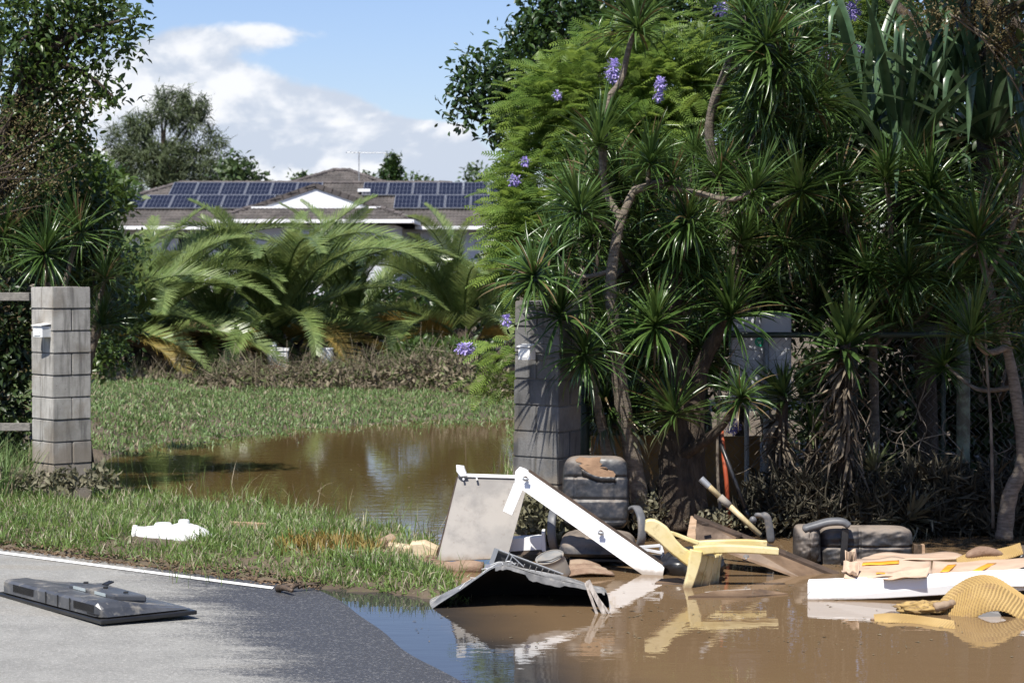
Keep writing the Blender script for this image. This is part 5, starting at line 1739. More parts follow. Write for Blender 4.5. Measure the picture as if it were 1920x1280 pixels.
def lump(nm, px, py, rx, ry, rd, e=2.6, rot=0):
    c_ = at(px, py, Yp)
    b_ = MB()

    def fn(u, v):
        th = u * 2 * math.pi; ph = (v - .5) * math.pi
        f_ = lambda w_: math.copysign(abs(w_) ** (2 / e), w_)
        q = Vector((f_(math.cos(ph)) * f_(math.cos(th)) * rx * s_, f_(math.cos(ph)) * f_(math.sin(th)) * rd, f_(math.sin(ph)) * ry * s_))
        q.rotate(Euler((0, rot, 0)))
        rib = 1 + .02 * math.sin(u * 40)
        return q * rib + c_
    b_.grid(fn, 28, 15, True)
    return b_.build(nm, M['whiteplastic'], wp, True)


lump('body', 298, 1011, 46, 25, .14, 2.4, .10)
lump('body', 356, 1010, 46, 28, .15, 2.2, .26)
MB().tube([at(252, 1003, Yp), at(290, 1006, Yp)], [.068, .075], 18).build('open_end', M['whiteplastic'], wp, True)
MB().tube([at(256, 1003, Yp - .01), at(249, 1002.5, Yp - .01)], [.076, .076], 18).build('collar', M['whiteplastic'], wp, True)
MB().lathe([(.0, .075), (.055, .075), (.068, .06), (.072, 0)], 18, c=at(306, 998, Yp)).build('neck', M['whiteplastic'], wp, True)
MB().lathe([(.0, .09), (.036, .09), (.042, .08), (.044, 0)], 16, c=at(345, 996, Yp)).build('neck', M['whiteplastic'], wp, True)
for px in (297, 377):
    MB().tube([at(px, 1000, Yp - .135), at(px + 2, 1016, Yp - .14)], .004, 5).build('moulding_seam', M['steel'], wp)

# drift wood at the end of the painted line
M['wetwood'] = surf('wet dark driftwood', (.05, .035, .022), (.12, .08, .05), 9, .55, stretch=(4, 1, 1), bumps=.6)
dw = thing('driftwood', 'dark wet bark pieces at the end of the white road line', 'driftwood', on(545, 1104, .02))
for (a, b, r_, fl_) in (((522, 1103), (548, 1107), .028, 1), ((545, 1103), (572, 1096), .018, 1), ((560, 1101), (600, 1092), .012, 1), ((535, 1100), (556, 1099), .02, 1), ((570, 1099), (597, 1096), .01, 1)):
    p0, p1 = on(*a, .03), on(*b, .04)
    pp = smooth_path([p0, p0.lerp(p1, .4) + Vector((0, 0, .012)), p1], 4)
    MB().tube(pp, list(np.linspace(r_, r_ * .45, len(pp))), 7).build('bark_piece', M['wetwood'], dw, True)
sl = thing('timber_offcut', 'pale timber offcut half hidden in the grass right of the white fitting', 'timber', on(465, 985, .1))
M['palewood'] = surf('pale sawn timber', (.34, .22, .13), (.45, .31, .20), 6, .8, stretch=(1, 7, 7), dirt=MUD, dirt_amt=.4)
MB().bar(on(430, 983, .14), on(498, 986, .12), .06, .05).build('plank', M['palewood'], sl, bevel=.004)
MB().bar(on(432, 985, .10), on(496, 988, .09), .06, .03).build('plank', M['palewood'], sl, bevel=.004)

# ------------------------------------------------------------------ muddy pipe and broken blocks at the verge
M['mudclay'] = surf('mud covered clay', (.16, .095, .06), (.25, .165, .11), 5, .75, dirt=(.30, .22, .15), dirt_amt=.45, bumps=.6, bdist=.02)
M['tanfoam'] = surf('broken tan foam', (.48, .36, .22), (.60, .48, .32), 7, .85, dirt=(.22, .13, .07), dirt_amt=.38, bumps=.6)
pi = thing('muddy_pipe', 'long mud-covered clay pipe lying along the waterline', 'pipe', on(790, 1062, 0))
p0, p1 = on(682, 1056, .03), on(905, 1066, .02)
pp = [p0.lerp(p1, i / 12) + Vector((0, 0, .008 * math.sin(i * 1.3))) for i in range(13)]
MB().tube(pp, [.052 + .004 * math.sin(i * 2) for i in range(13)], 14).build('pipe_body', M['mudclay'], pi, True)
MB().tube([p0 + Vector((-.02, 0, 0)), p0.lerp(p1, .07)], [.062, .062], 14).build('socket_collar', M['mudclay'], pi, True)
for (lab, poly, Y, d_, mt) in (('broken tan foam block leaning on the muddy pipe', [(790, 1049), (816, 1052), (820, 1030), (795, 1018), (768, 1020), (770, 1046)], 16.25, .14, 'tanfoam'),
                               ('stained tan foam block left of the larger one', [(742, 1046), (766, 1047), (768, 1027), (738, 1022), (726, 1020), (728, 1040)], 16.3, .12, 'tanfoam')):
    t = thing('foam_block', lab, 'block', at(*poly[0], Y))
    MB().prism([at(*q, Y) for q in poly], (.01, d_, .01)).build('block_body', M[mt], t, bevel=.008, seg=3)
    q = at(*poly[1], Y - .01)
    MB().box(q + Vector((-.05, 0, .03)), (.05, .015, .03)).build('broken_flake', M[mt], t, bevel=.004)
t = thing('broken_pipe', 'short broken brown pipe end behind the foam blocks', 'pipe', at(715, 1035, 16.5))
b_ = MB()
pa, pb = at(700, 1033, 16.5), at(735, 1016, 16.6)
b_.tube([pa, pb], [.062, .066], 16, cap=False)
b_.tube([pa, pb], [.050, .054], 16, cap=False)
b_.build('pipe_wall', M['mudclay'], t, True)
MB().tube([pb, pb + (pb - pa).normalized() * .012], [.068, .068], 16, cap=False).build('rim', M['mudclay'], t, True)
t = thing('rubble_bits', 'brown broken shards in front of the tan foam blocks', 'rubble', at(720, 1046, 16.1))
for poly in ([(695, 1046), (732, 1046), (722, 1034), (712, 1030)], [(733, 1046), (745, 1046), (740, 1036)], [(794, 1051), (822, 1054), (828, 1046), (800, 1041)]):
    MB().prism([at(*q, 16.08) for q in poly], (.02, .07, .0)).build('shard', M['mudclay'], t, bevel=.004)

# ------------------------------------------------------------------ grey furniture panel with white rim
M['greypanel'] = surf('mud-dulled grey laminate', (.175, .16, .145), (.225, .21, .19), 3, .5, dirt=(.33, .305, .275), dirt_amt=.48, dirt_scale=2.6, grime=(.11, .08, .06), mudline=.09)
M['whitewood'] = surf('white painted timber', (.78, .78, .77), (.82, .82, .815), 5, .45, dirt=(.55, .49, .41), dirt_amt=.33, dirt_scale=5, mudline=.07)
M['darkedge'] = surf('dark water-swollen edge', (.028, .018, .012), (.07, .045, .03), 9, .8)
gp = thing('furniture_panel', 'grey mud-stained panel with white rim leaning at the waterline', 'panel', at(880, 1050, 16.0))
PA, PB, PC, PD = at(820, 1051, 15.98), at(951, 1046, 15.98), at(992, 897, 16.22), at(859, 893, 16.22)
nrm = (PB - PA).cross(PD - PA).normalized()
if nrm.y > 0: nrm = -nrm
MB().prism([PA, PB, PC, PD], tuple(nrm * -.018)).build('panel_board', M['greypanel'], gp)
bk = -nrm
MB().prism([PA + Vector((-.012, 0, 0)), PA + nrm * .0, PD, PD + Vector((-.012, 0, 0))], tuple(bk * .022)).build('left_edge', M['darkedge'], gp)
MB().bar(PD + Vector((0, .01, .010)), PC + Vector((0, .01, .010)), .05, .022).build('top_rim', M['whitewood'], gp, bevel=.003)
MB().prism([at(856, 884, 16.18), at(863, 893, 16.18), at(876, 892, 16.18), at(870, 875, 16.18), at(855, 873, 16.18)], (.0, .10, .0)).build('corner_post', M['whitewood'], gp, bevel=.003)
for px in (869, 894):
    MB().tube([at(px, 897, 16.2), at(px, 898, 16.17)], .008, 8).build('peg', M['whitewood'], gp)

# long white board with brackets
wbd = thing('white_board', 'long white painted board slanting from the grey panel into the water', 'board', at(1220, 1080, 15.45))
YA, YB = 15.95, 15.42


def bpl(px, py):
    t_ = ((px - 975) * 271 + (py - 885) * 190) / (271 ** 2 + 190 ** 2)
    return at(px, py, 1 / (1 / YA + (1 / YB - 1 / YA) * t_))


bd = MB()
f_ = [bpl(965, 908), bpl(966, 884), bpl(974, 876), bpl(985, 880), bpl(1246, 1062), bpl(1243, 1079), bpl(1204, 1077)]
bd.prism(f_, (.004, .028, .004))
bd.build('board', M['whitewood'], wbd, bevel=.003)
MB().prism([bpl(990, 884), bpl(1246, 1062), bpl(1247, 1059), bpl(992, 881)], (.004, .03, .004)).build('raw_edge', M['darkedge'], wbd)
MB().prism([at(943, 958, 15.86), at(960, 966, 15.86), at(980, 918, 15.9), at(964, 905, 15.9)], (.0, .02, 0)).build('end_block', M['whitewood'], wbd, bevel=.003)
for (px, py, Y) in ((985, 897, 15.9), (1126, 998, 15.62)):
    MB().tube([at(px - 5, py, Y - .02), at(px + 6, py + 2, Y - .03)], .012, 8).build('bracket', M['steel'], wbd, True)
    MB().lathe([(.02, 0), (.012, .018), (.002, .02)], 10, Euler((math.pi / 2, 0, 0)).to_matrix(), at(px, py, Y - .005)).build('bolt', M['darkedge'], wbd, True)

# white drawer front behind
t = thing('white_chest', 'low white chest front behind the slanting board', 'chest', at(985, 1032, 16.25))
MB().prism([at(950, 1034, 16.2), at(1018, 1030, 16.2), at(1018, 1005, 16.2), at(956, 1010, 16.2)], (.0, .02, .0)).build('front', M['whitewood'], t, bevel=.003)
MB().prism([at(1016, 1034, 16.19), at(1024, 1033, 16.19), at(1021, 997, 16.19), at(1015, 997, 16.19)], (.01, .22, .0)).build('side', M['whitewood'], t, bevel=.003)
MB().prism([at(956, 1009, 16.22), at(1018, 1004, 16.22), at(1016, 1001, 16.4), at(958, 1005, 16.4)], (0, 0, -.01)).build('top_edge', M['whitewood'], t)
MB().prism([at(940, 1042, 16.16), at(1020, 1038, 16.16), at(1018, 1031, 16.2), at(948, 1034, 16.2)], (0, .05, 0)).build('base', M['darkedge'], t)

# ------------------------------------------------------------------ bent black sheet
M['sheettop'] = surf('scuffed dark sheet', (.10, .10, .10), (.30, .295, .285), 7, .45, dirt=(.40, .38, .34), dirt_amt=.42, dirt_scale=9, grime=(.5, .48, .45), lo=.3, hi=.75)
M['sheetunder'] = surf('black sheet underside', (.008, .008, .008), (.018, .016, .014), 5, .8, dirt=(.07, .055, .04), dirt_amt=.3)
bs = thing('bent_sheet', 'bent black plastic sheet arched like a tent in the puddle', 'sheet', on(970, 1148, 0))
rim = [(800, 1149), (830, 1129), (862, 1108), (893, 1087), (917, 1070), (932, 1063), (946, 1061), (962, 1064), (985, 1071), (1015, 1080), (1050, 1089), (1085, 1096), (1112, 1102), (1128, 1106), (1138, 1114), (1142, 1130), (1143, 1150)]
rimW = smooth_path([at(px, py, 13.95 - .02 * math.sin(i * .5)) for i, (px, py) in enumerate(rim)], 4)
nR = len(rimW)


def sheet_pt(i, t_):
    """t 0..1 from the front rim backwards: nearly level first, then falling to the water"""
    q = rimW[i]
    f_ = i / (nR - 1)
    z_ = q.z
    dep = .62 if f_ < .8 else .62 - .5 * (f_ - .8)
    fall = 0 if t_ < .30 else ((t_ - .30) / .70) ** 1.3
    zz_ = z_ * (1 - .06 * t_) * (1 - fall) - .03 * fall
    q2 = Vector((q.x - .05 * t_ * (1 - f_), q.y + dep * t_, zz_))
    q2.z += .012 * math.sin(t_ * 3.1) * math.sin(i * .35) + .006 * mnoise.noise(q2 * 9)
    return q2


for nm, mt, off in (('upper_skin', 'sheettop', 0.005), ('under_skin', 'sheetunder', -0.005)):
    b_ = MB()
    NV = 14
    for i in range(nR):
        for j in range(NV):
            b_.v.append(tuple(sheet_pt(i, j / (NV - 1)) + Vector((0, 0 if off > 0 else .004, off))))
    for i in range(nR - 1):
        for j in range(NV - 1):
            b_.f.append((i * NV + j, (i + 1) * NV + j, (i + 1) * NV + j + 1, i * NV + j + 1))
    b_.build(nm, M[mt], bs, True)
# torn lip along the front rim
lip = MB()
for i in range(int(nR * .30), int(nR * .86)):
    q = rimW[i]
    h_ = .016 + .022 * abs(mnoise.noise(Vector((i * .37, 2.1, 0)))) + (.02 if nR * .5 < i < nR * .62 else 0)
    lip.v += [tuple(q + Vector((0, -.006, .004))), tuple(q + Vector((0, -.012, -h_)))]
    if len(lip.v) > 2:
        a = len(lip.v)
        lip.f.append((a - 4, a - 2, a - 1, a - 3))
lip.build('torn_lip', M['sheettop'], bs, False, solid=.003)
# fractured white scratches as raised torn threads
for i in range(9):
    rr = random.Random(i)
    j = rr.randint(int(nR * .12), int(nR * .42))
    a = sheet_pt(j, rr.random() * .3); b = sheet_pt(j + rr.randint(1, 6), rr.random() * .3)
    MB().tube([a + Vector((0, 0, .012)), a.lerp(b, .5) + Vector((rr.gauss(0, .02), 0, .02)), b + Vector((0, 0, .012))], .0022, 4).build('torn_thread', M['whiteplastic'], bs)
# splintered stick at its right end
ss = thing('splintered_stick', 'split grey timber stick propped at the right end of the black sheet', 'timber', on(1130, 1160, 0))
M['greywood'] = surf('split grey timber', (.22, .19, .165), (.42, .38, .34), 8, .85, stretch=(7, 7, 1), bumps=.6, dirt=(.14, .09, .06), dirt_amt=.35)
for a, b, w_ in (((1102, 1088), (1138, 1160), .03), ((1098, 1092), (1122, 1158), .018), ((1106, 1100), (1143, 1150), .014)):
    MB().bar(at(*a, 13.82), at(*b, 13.74), w_, .016, (0, 1, 0)).build('splinter', M['greywood'], ss, bevel=.002)
# black tray behind the sheet
bt = thing('wire_tray', 'black rack tray with wire prongs standing behind the bent sheet', 'tray', at(990, 1060, 14.75))
MB().prism([at(920, 1053, 14.7), at(1052, 1078, 14.7), at(1050, 1073, 14.7), at(934, 1029, 14.7), at(927, 1029, 14.7)], (.0, .02, 0)).build('back_plate', M['blackplastic'], bt, bevel=.003)
MB().tube([at(928, 1028, 14.68), at(1056, 1076, 14.68)], .006, 6).build('top_wire', M['steel'], bt)
MB().tube([at(919, 1054, 14.66), at(1054, 1080, 14.66)], .005, 6).build('bottom_wire', M['steel'], bt)
MB().bar(at(921, 1056, 14.66), at(931, 1028, 14.66), .03, .02, (0, 1, 0)).build('end_bar', M['steel'], bt)
for i in range(9):
    px = 946 + i * 11.5
    py = 1059 + i * 2.3
    MB().tube([at(px, py, 14.64), at(px + 3, py - 10 + i * .4, 14.62)], .0035, 5).build('prong', M['steel'], bt)
for a, b in (((948, 1052), (956, 1035)), ((956, 1052), (962, 1040)), ((948, 1052), (956, 1052)), ((958, 1040), (982, 1062))):
    MB().tube([at(*a, 14.63), at(*b, 14.63)], .0045, 5).build('catch_wire', M['steel'], bt)

# grey bucket
M['greyplastic'] = surf('muddy grey plastic', (.17, .17, .165), (.24, .235, .225), 5, .6, dirt=(.28, .245, .20), dirt_amt=.45, mudline=.06)
bu = thing('bucket', 'tipped grey plastic bucket beside the wire tray', 'bucket', at(1036, 1072, 15.3))
c_ = at(1040, 1072, 15.35)
Rm = Euler((math.radians(12), math.radians(-20), .3)).to_matrix()
MB().lathe([(.115, 0), (.105, .10), (.098, .135), (.103, .14), (.103, .146), (.092, .146)], 22, Rm, c_ - Vector((0, 0, .02))).build('bucket_wall', M['greyplastic'], bu, True)
MB().lathe([(.0, .141), (.06, .146), (.098, .138)], 22, Rm, c_ - Vector((0, 0, .016))).build('bucket_base', M['greyplastic'], bu, True)
MB().tube([c_ + Rm @ Vector((-.10, -.02, .135)), c_ + Rm @ Vector((-.03, -.10, .15)), c_ + Rm @ Vector((.06, -.085, .14))], .008, 6).build('handle', M['greyplastic'], bu, True)
# roof sheet in the water
mt_ = thing('ribbed_sheet', 'mud-brown ribbed sheet half sunk in front of the office chair', 'sheet', on(1110, 1068, 0))
b_ = MB()
c0, c1, c2, c3 = at(1062, 1080, 15.3), at(1152, 1078, 15.35), at(1120, 1060, 15.75), at(1070, 1050, 15.75)


def rib(u, v):
    q = c0.lerp(c1, u).lerp(c3.lerp(c2, u), v)
    return q + Vector((0, 0, .014 * abs(math.sin(v * 9.4)) + .02 * math.sin(u * 3.1)))


b_.grid(rib, 24, 28)
b_.build('ribbed_skin', M['mudclay'], mt_, True, solid=.006)
MB().tube([rib(0, 0), rib(.25, 0), rib(.5, 0), rib(.75, 0), rib(1, 0)], .008, 6).build('rolled_edge', M['mudclay'], mt_, True)
# ------------------------------------------------------------------ office chairs
def leather(name, dust):
    m, k, p, out = newmat(name)
    geo = k.n('ShaderNodeNewGeometry')
    pos = geo.outputs['Position']
    n1_ = k.noise(pos, 5.5, 7, .62)
    n2_ = k.noise(pos, 26, 4, .6)
    sp = k.n('ShaderNodeSeparateXYZ'); k.put(sp.inputs[0], geo.outputs['Normal'])
    # silt settles on faces that look up
    upw = k.smooth(sp.outputs[2], -.1, .9, -.12, .26)
    f_ = k.smooth(k.m('ADD', k.m('ADD', n1_, k.m('MULTIPLY', n2_, .25)), upw), .55 - dust, 1.15 - dust)
    c = k.mix(f_, (.022, .023, .026), (.23, .185, .145))
    c = k.mix(k.smooth(n2_, .45, .75, 0, .35), c, (.10, .098, .095))
    k.put(p.inputs['Base Color'], c)
    k.put(p.inputs['Roughness'], k.lin(f_, 0, 1, .36, .8))
    bump(k, p, k.noise(pos, 120, 3, .6), .12, .002)
    return m


M['leather'] = leather('black leatherette with silt', 0.0)
M['leatherdusty'] = leather('silted grey leatherette', .13)
M['foamrip'] = surf('exposed brown foam', (.20, .12, .07), (.28, .175, .105), 6, .9, bumps=.5)
M['armgrey'] = surf('dusty grey chair plastic', (.085, .088, .095), (.15, .15, .155), 5, .5, dirt=(.25, .21, .17), dirt_amt=.38)


def pad(fn_frame, w_, h_, th, seams_v=(), seams_u=(), wr=.012, seed=0, nu=46, nv=60, e=5.0, taper=0.0):
    """puffed upholstery: front puffs out, back flatter; closed surface in a local frame (u right, v up, n out)"""
    b_ = MB()

    def edge(u, v):
        a = abs(2 * u - 1) ** e; c_ = abs(2 * v - 1) ** e
        return max(0.0, 1 - a) ** (1 / 2.2) * max(0.0, 1 - c_) ** (1 / 2.2)

    def side(sgn):
        def f_(u, v):
            # squeeze the sheet's corners so its outline is a rounded rectangle
            x = (2 * u - 1); y = (2 * v - 1)
            r_ = .13
            k_ = 1 - r_ * (abs(x) ** 5) * (abs(y) ** 5)
            z_ = edge(u, v)
            dz_ = th * (.72 if sgn > 0 else .28) * z_
            if sgn > 0:
                for s_, dep in seams_v:
                    dz_ -= dep * math.exp(-((v - s_) / .016) ** 2) * z_
                for s_, dep, v0, v1 in seams_u:
                    if v0 < v < v1:
                        dz_ -= dep * math.exp(-((u - s_) / .014) ** 2) * z_
                q = Vector((u * 5.0, v * 5.0, seed))
                dz_ += wr * mnoise.fractal(q * 1.2, 1.0, 2.0, 3) * z_
                dz_ -= wr * .9 * abs(mnoise.noise(Vector((u * 3 + v * 4, v * 9 - u * 5, seed + 3)))) * z_
            return fn_frame(x * w_ / 2 * k_ * (1 - taper * v), (v * h_) if False else (y * .5 * k_ + .5) * h_, sgn * dz_)
        return f_
    b_.grid(side(1), nu, nv)
    n0_ = len(b_.v)
    b_.grid(side(-1), nu, nv)
    return b_


def sweep(path, wide, hw, ht, n=12):
    """closed rounded strip: hw half width along the axis `wide`, ht half thickness across it"""
    b_ = MB()
    wv_ = Vector(wide).normalized()
    m_ = len(path)
    for i, q in enumerate(path):
        d = (path[min(i + 1, m_ - 1)] - path[max(i - 1, 0)]).normalized()
        nn_ = d.cross(wv_).normalized()
        w2 = d.cross(nn_).normalized()
        e_ = 1.0 if 0 < i < m_ - 1 else .55
        for k_ in range(n):
            t_ = 2 * math.pi * k_ / n
            cs_, sn_ = math.cos(t_), math.sin(t_)
            b_.v.append(tuple(q + w2 * hw * e_ * math.copysign(abs(cs_) ** .6, cs_) + nn_ * ht * e_ * math.copysign(abs(sn_) ** .6, sn_)))
    for i in range(m_ - 1):
        for k_ in range(n):
            b_.f.append((i * n + k_, i * n + (k_ + 1) % n, (i + 1) * n + (k_ + 1) % n, (i + 1) * n + k_))
    b_.f.append(tuple(range(n))); b_.f.append(tuple((m_ - 1) * n + k_ for k_ in range(n)))
    return b_


oc_ = thing('office_chair', 'black leather office chair with torn headrest standing in the mud', 'chair', on(1120, 1060, 0))
YC = 16.35
cx = at(1117, 900, YC).x
zb = at(1117, 995, YC).z; zt = at(1117, 862, YC).z
R0 = Euler((math.radians(-10), 0, math.radians(-4))).to_matrix()       # back leans away


def fb(x, y, n_):
    return Vector((cx, YC + .06, zb)) + R0 @ Vector((x, -n_, y))


hB = (zt - zb) / math.cos(math.radians(10)) + .02
pb = pad(fb, .505, hB, .12, ((.40, .014), (.70, .016), (.12, .010)), ((.20, .010, .40, .70), (.80, .010, .40, .70)), .0045, 1.3, taper=.03, e=9.0)
pb.build('backrest', M['leather'], oc_, True)
# torn patch on the headrest: ragged brown foam with a curled flap of leather
rag = []
outline = [(.20, .93), (.27, .97), (.40, .955), (.47, .965), (.58, .97), (.56, .90), (.60, .87), (.57, .84), (.66, .83), (.70, .79), (.76, .78), (.80, .735), (.78, .70), (.62, .695), (.50, .70), (.44, .735), (.33, .80), (.26, .85), (.30, .88), (.22, .90)]
for (u, v) in outline:
    rag.append((u, v))
b_ = MB()
cen = (.52, .83)
nring = 5
for r_ in range(nring):
    f_ = 1 - r_ / nring
    for (u, v) in rag:
        uu, vv = cen[0] + (u - cen[0]) * f_, cen[1] + (v - cen[1]) * f_
        zz = .12 * .72 * (max(0, 1 - abs(2 * uu - 1) ** 9) ** .45) * (max(0, 1 - abs(2 * vv - 1) ** 9) ** .45)
        b_.v.append(tuple(fb((2 * uu - 1) * .2525, vv * hB, zz + .006 + (.004 * mnoise.noise(Vector((uu * 30, vv * 30, 0)))))))
no = len(rag)
for r_ in range(nring - 1):
    for i in range(no):
        b_.f.append((r_ * no + i, r_ * no + (i + 1) % no, (r_ + 1) * no + (i + 1) % no, (r_ + 1) * no + i))
b_.f.append(tuple((nring - 1) * no + i for i in range(no)))
q = b_.build('torn_foam', M['foamrip'], oc_, True)
q['label'] = 'exposed brown foam of the torn headrest'
b_ = MB()
for i in range(15):
    u = .30 + .5 * i / 14
    v = .80 - .105 * math.sin(min(1, i / 9) * 1.57)
    zz = .12 * .72 * (max(0, 1 - abs(2 * u - 1) ** 9) ** .45)
    for j in range(3):
        b_.v.append(tuple(fb((2 * u - 1) * .2525, (v - .035 * j) * hB, zz + (.022, .014, .002)[j] + .004 * math.sin(i * 2.3))))
for i in range(14):
    for j in range(2):
        b_.f.append((i * 3 + j, (i + 1) * 3 + j, (i + 1) * 3 + j + 1, i * 3 + j + 1))
b_.build('leather_flap', M['leather'], oc_, True, solid=.004)
zz = .084
b_ = MB()
b_.grid(lambda u, v: fb(-.02 + (u - .5) * .09, (.325 + (v - .5) * .10) * hB, zz + .004 - .02 * (abs(u - .5) + abs(v - .5)) + .006 * mnoise.noise(Vector((u * 6, v * 6, 3)))), 8, 8)
b_.build('worn_patch', M['foamrip'], oc_, True)


def fs(x, y, n_):      # seat: y runs towards the camera
    return Vector((at(1120, 1000, YC).x + .01, YC - .02, zb - .07)) + Euler((math.radians(4), 0, math.radians(-4))).to_matrix() @ Vector((x, -y + .02, n_))


pad(fs, .56, .52, .15, ((.80, .012),), (), .008, 4.1, 40, 40, 4.0).build('seat', M['leatherdusty'], oc_, True)
M_seatpan = MB().prism([fs(-.22, .05, -.045), fs(.22, .05, -.045), fs(.20, .45, -.045), fs(-.20, .45, -.045)], (0, 0, -.03)).build('seat_pan', M['blackplastic'], oc_, bevel=.01)
for sgn, px0 in ((-1, 1046), (1, 1200)):
    base = Vector((cx + sgn * .30, YC - .02, zb))
    pts = [base + Vector((-.05 * sgn, .10, .14)), base + Vector((-.01 * sgn, .03, .175)), base + Vector((.012 * sgn, -.08, .165)), base + Vector((.03 * sgn, -.17, .10)), base + Vector((.03 * sgn, -.19, -.02)), base + Vector((.0, -.13, -.12)), base + Vector((-.07 * sgn, -.05, -.135))]
    sp_ = smooth_path(pts, 6)
    b_ = sweep(sp_, (1, .35 * sgn, 0), .032, .016)
    b_.build('armrest', M['armgrey'], oc_, True)
post = Vector((at(1120, 1000, YC).x, YC - .22, 0))
MB().tube([post + Vector((0, 0, -.12)), post + Vector((0, 0, zb - .12))], .028, 12).build('gas_lift', M['blackplastic'], oc_, True)
for i in range(5):
    a = i * 1.2566 + .35
    e_ = post + Vector((math.cos(a) * .29, math.sin(a) * .29, -.05))
    lg = MB().tube([post + Vector((0, 0, .04)), post.lerp(e_, .5) + Vector((0, 0, .035)), e_ + Vector((0, 0, .03))], [.03, .026, .018], 8).build('base_leg', M['blackplastic'], oc_, True)
    cs = MB().lathe([(0, -.012), (.026, -.012), (.026, .012), (0, .012)], 12, Euler((math.pi / 2, 0, a)).to_matrix(), e_).build('caster', M['blackplastic'], oc_, True)

# fallen leather chair on its side
fc = thing('fallen_chair', 'silted leather chair lying on its side in the water', 'chair', on(1600, 1048, 0))
YF = 16.1
x0, x1 = at(1532, 1000, YF).x, at(1711, 1000, YF).x
z1 = at(1600, 984, YF).z
z0 = -.10


def ff(x, y, n_):      # u along x, v up, n towards the camera
    return Vector(((x0 + x1) / 2 + x, YF - n_, z0 + y))


pad(ff, x1 - x0, z1 - z0, .17, ((.60, .018),), ((.42, .022, 0, 1), (.0, 0, 0, 0)), .010, 7.7, 70, 44, 8.0).build('backrest', M['leatherdusty'], fc, True)


def fh(x, y, n_):
    return at(1512, 1050, YF - .06) + Vector((x, -n_, y - .03))


pad(fh, .20, at(0, 983, YF).z + .02, .20, (), ((.55, .02, 0, 1),), .015, 2.2, 26, 30, 3.0).build('seat', M['leatherdusty'], fc, True)
ap = smooth_path([at(1505, 992, YF - .14), at(1528, 985, YF - .15), at(1555, 978, YF - .16), at(1580, 978, YF - .17), at(1592, 986, YF - .17)], 5)
sweep(ap, (0, 1, .1), .045, .026).build('armrest', M['armgrey'], fc, True)
MB().bar(at(1585, 990, YF - .17), at(1581, 1055, YF - .16), .05, .03, (0, 1, 0)).build('arm_strut', M['blackplastic'], fc, bevel=.006)
MB().bar(at(1530, 992, YF - .15), at(1533, 1052, YF - .15), .045, .03, (0, 1, 0)).build('arm_strut', M['blackplastic'], fc, bevel=.006)
# its loose arm to the left
la = thing('loose_armrest', 'detached grey chair armrest upright behind the yellow chair', 'armrest', at(1432, 1010, 16.4))
sweep(smooth_path([at(1446, 1018, 16.4), at(1442, 985, 16.4), at(1435, 967, 16.4), at(1415, 966, 16.42)], 5), (1, 0, 0), .03, .018).build('arm_pad', M['armgrey'], la, True)
MB().lathe([(0, .02), (.025, .018), (.027, -.015), (0, -.018)], 14, Euler((math.pi / 2, 0, 0)).to_matrix(), at(1412, 974, 16.36)).build('pivot_knob', M['armgrey'], la, True)
cw = thing('chair_caster', 'small round grey caster wheel under the tabletop by the water', 'wheel', at(1399, 1046, 15.6))
MB().lathe([(0, .02), (.022, .02), (.028, .012), (.028, -.012), (.022, -.02), (0, -.02)], 16, Euler((math.pi / 2, 0, 0)).to_matrix(), at(1399, 1046, 15.6)).build('wheel_body', M['armgrey'], cw, True)
MB().tube([at(1399, 1046, 15.56), at(1399, 1046, 15.64)], .007, 8).build('axle', M['steel'], cw)

# ------------------------------------------------------------------ yellow plastic chair tipped over
M['yellow'] = surf('faded yellow plastic', (.60, .48, .20), (.70, .60, .34), 4, .38, dirt=(.40, .28, .10), dirt_amt=.36, dirt_scale=4, grime=(.34, .24, .10), mudline=.05)
yc = thing('plastic_chair', 'yellow plastic garden chair tipped over in the water', 'chair', on(1320, 1112, 0))


def band(nm, spine, widths, Y0, Y1, th=.014, mat='yellow', side=None):
    """moulded strip: front rim along pixel spine at Y0, swept back to Y1, thick walled"""
    n_ = len(spine)
    b_ = MB()
    P = smooth_path([at(a, b, Y0) for a, b in spine], 5)
    W_ = np.interp(np.linspace(0, n_ - 1, len(P)), range(n_), widths)
    for i, q in enumerate(P):
        d = (P[min(i + 1, len(P) - 1)] - P[max(i - 1, 0)]).normalized()
        nn_ = Vector((-d.z, 0, d.x))
        w_ = W_[i] * Y0 / FPX / 2
        for s_, yb in ((-1, 0), (-.8, -.012), (.8, -.012), (1, 0), (.96, Y1 - Y0), (-.96, Y1 - Y0)):
            b_.v.append(tuple(q + nn_ * w_ * s_ + Vector((0, yb, 0))))
    m_ = len(P)
    for i in range(m_ - 1):
        for k_ in range(6):
            b_.f.append((i * 6 + k_, i * 6 + (k_ + 1) % 6, (i + 1) * 6 + (k_ + 1) % 6, (i + 1) * 6 + k_))
    b_.f.append(tuple(range(6))); b_.f.append(tuple((m_ - 1) * 6 + k_ for k_ in range(6)))
    return b_.build(nm, M[mat], yc, False, bevel=.004)


band('armrest', [(1210, 986), (1222, 988), (1240, 1000), (1258, 1020), (1276, 1036), (1294, 1048), (1304, 1052)], [20, 32, 34, 27, 24, 28, 34], 14.88, 14.95)
band('arm_brace', [(1236, 994), (1262, 1000), (1288, 1010), (1310, 1018)], [6, 7, 8, 9], 15.02, 15.05)
band('front_leg', [(1302, 1034), (1330, 1030), (1375, 1029), (1420, 1031), (1460, 1034)], [20, 17, 15, 14, 13], 14.86, 14.93)
band('rear_leg', [(1305, 1020), (1350, 1018), (1400, 1017), (1438, 1019)], [12, 13, 12, 11], 15.26, 15.30)
band('side_frame', [(1306, 1032), (1303, 1050), (1298, 1075), (1290, 1100), (1283, 1118)], [24, 26, 20, 17, 15], 14.84, 14.90)
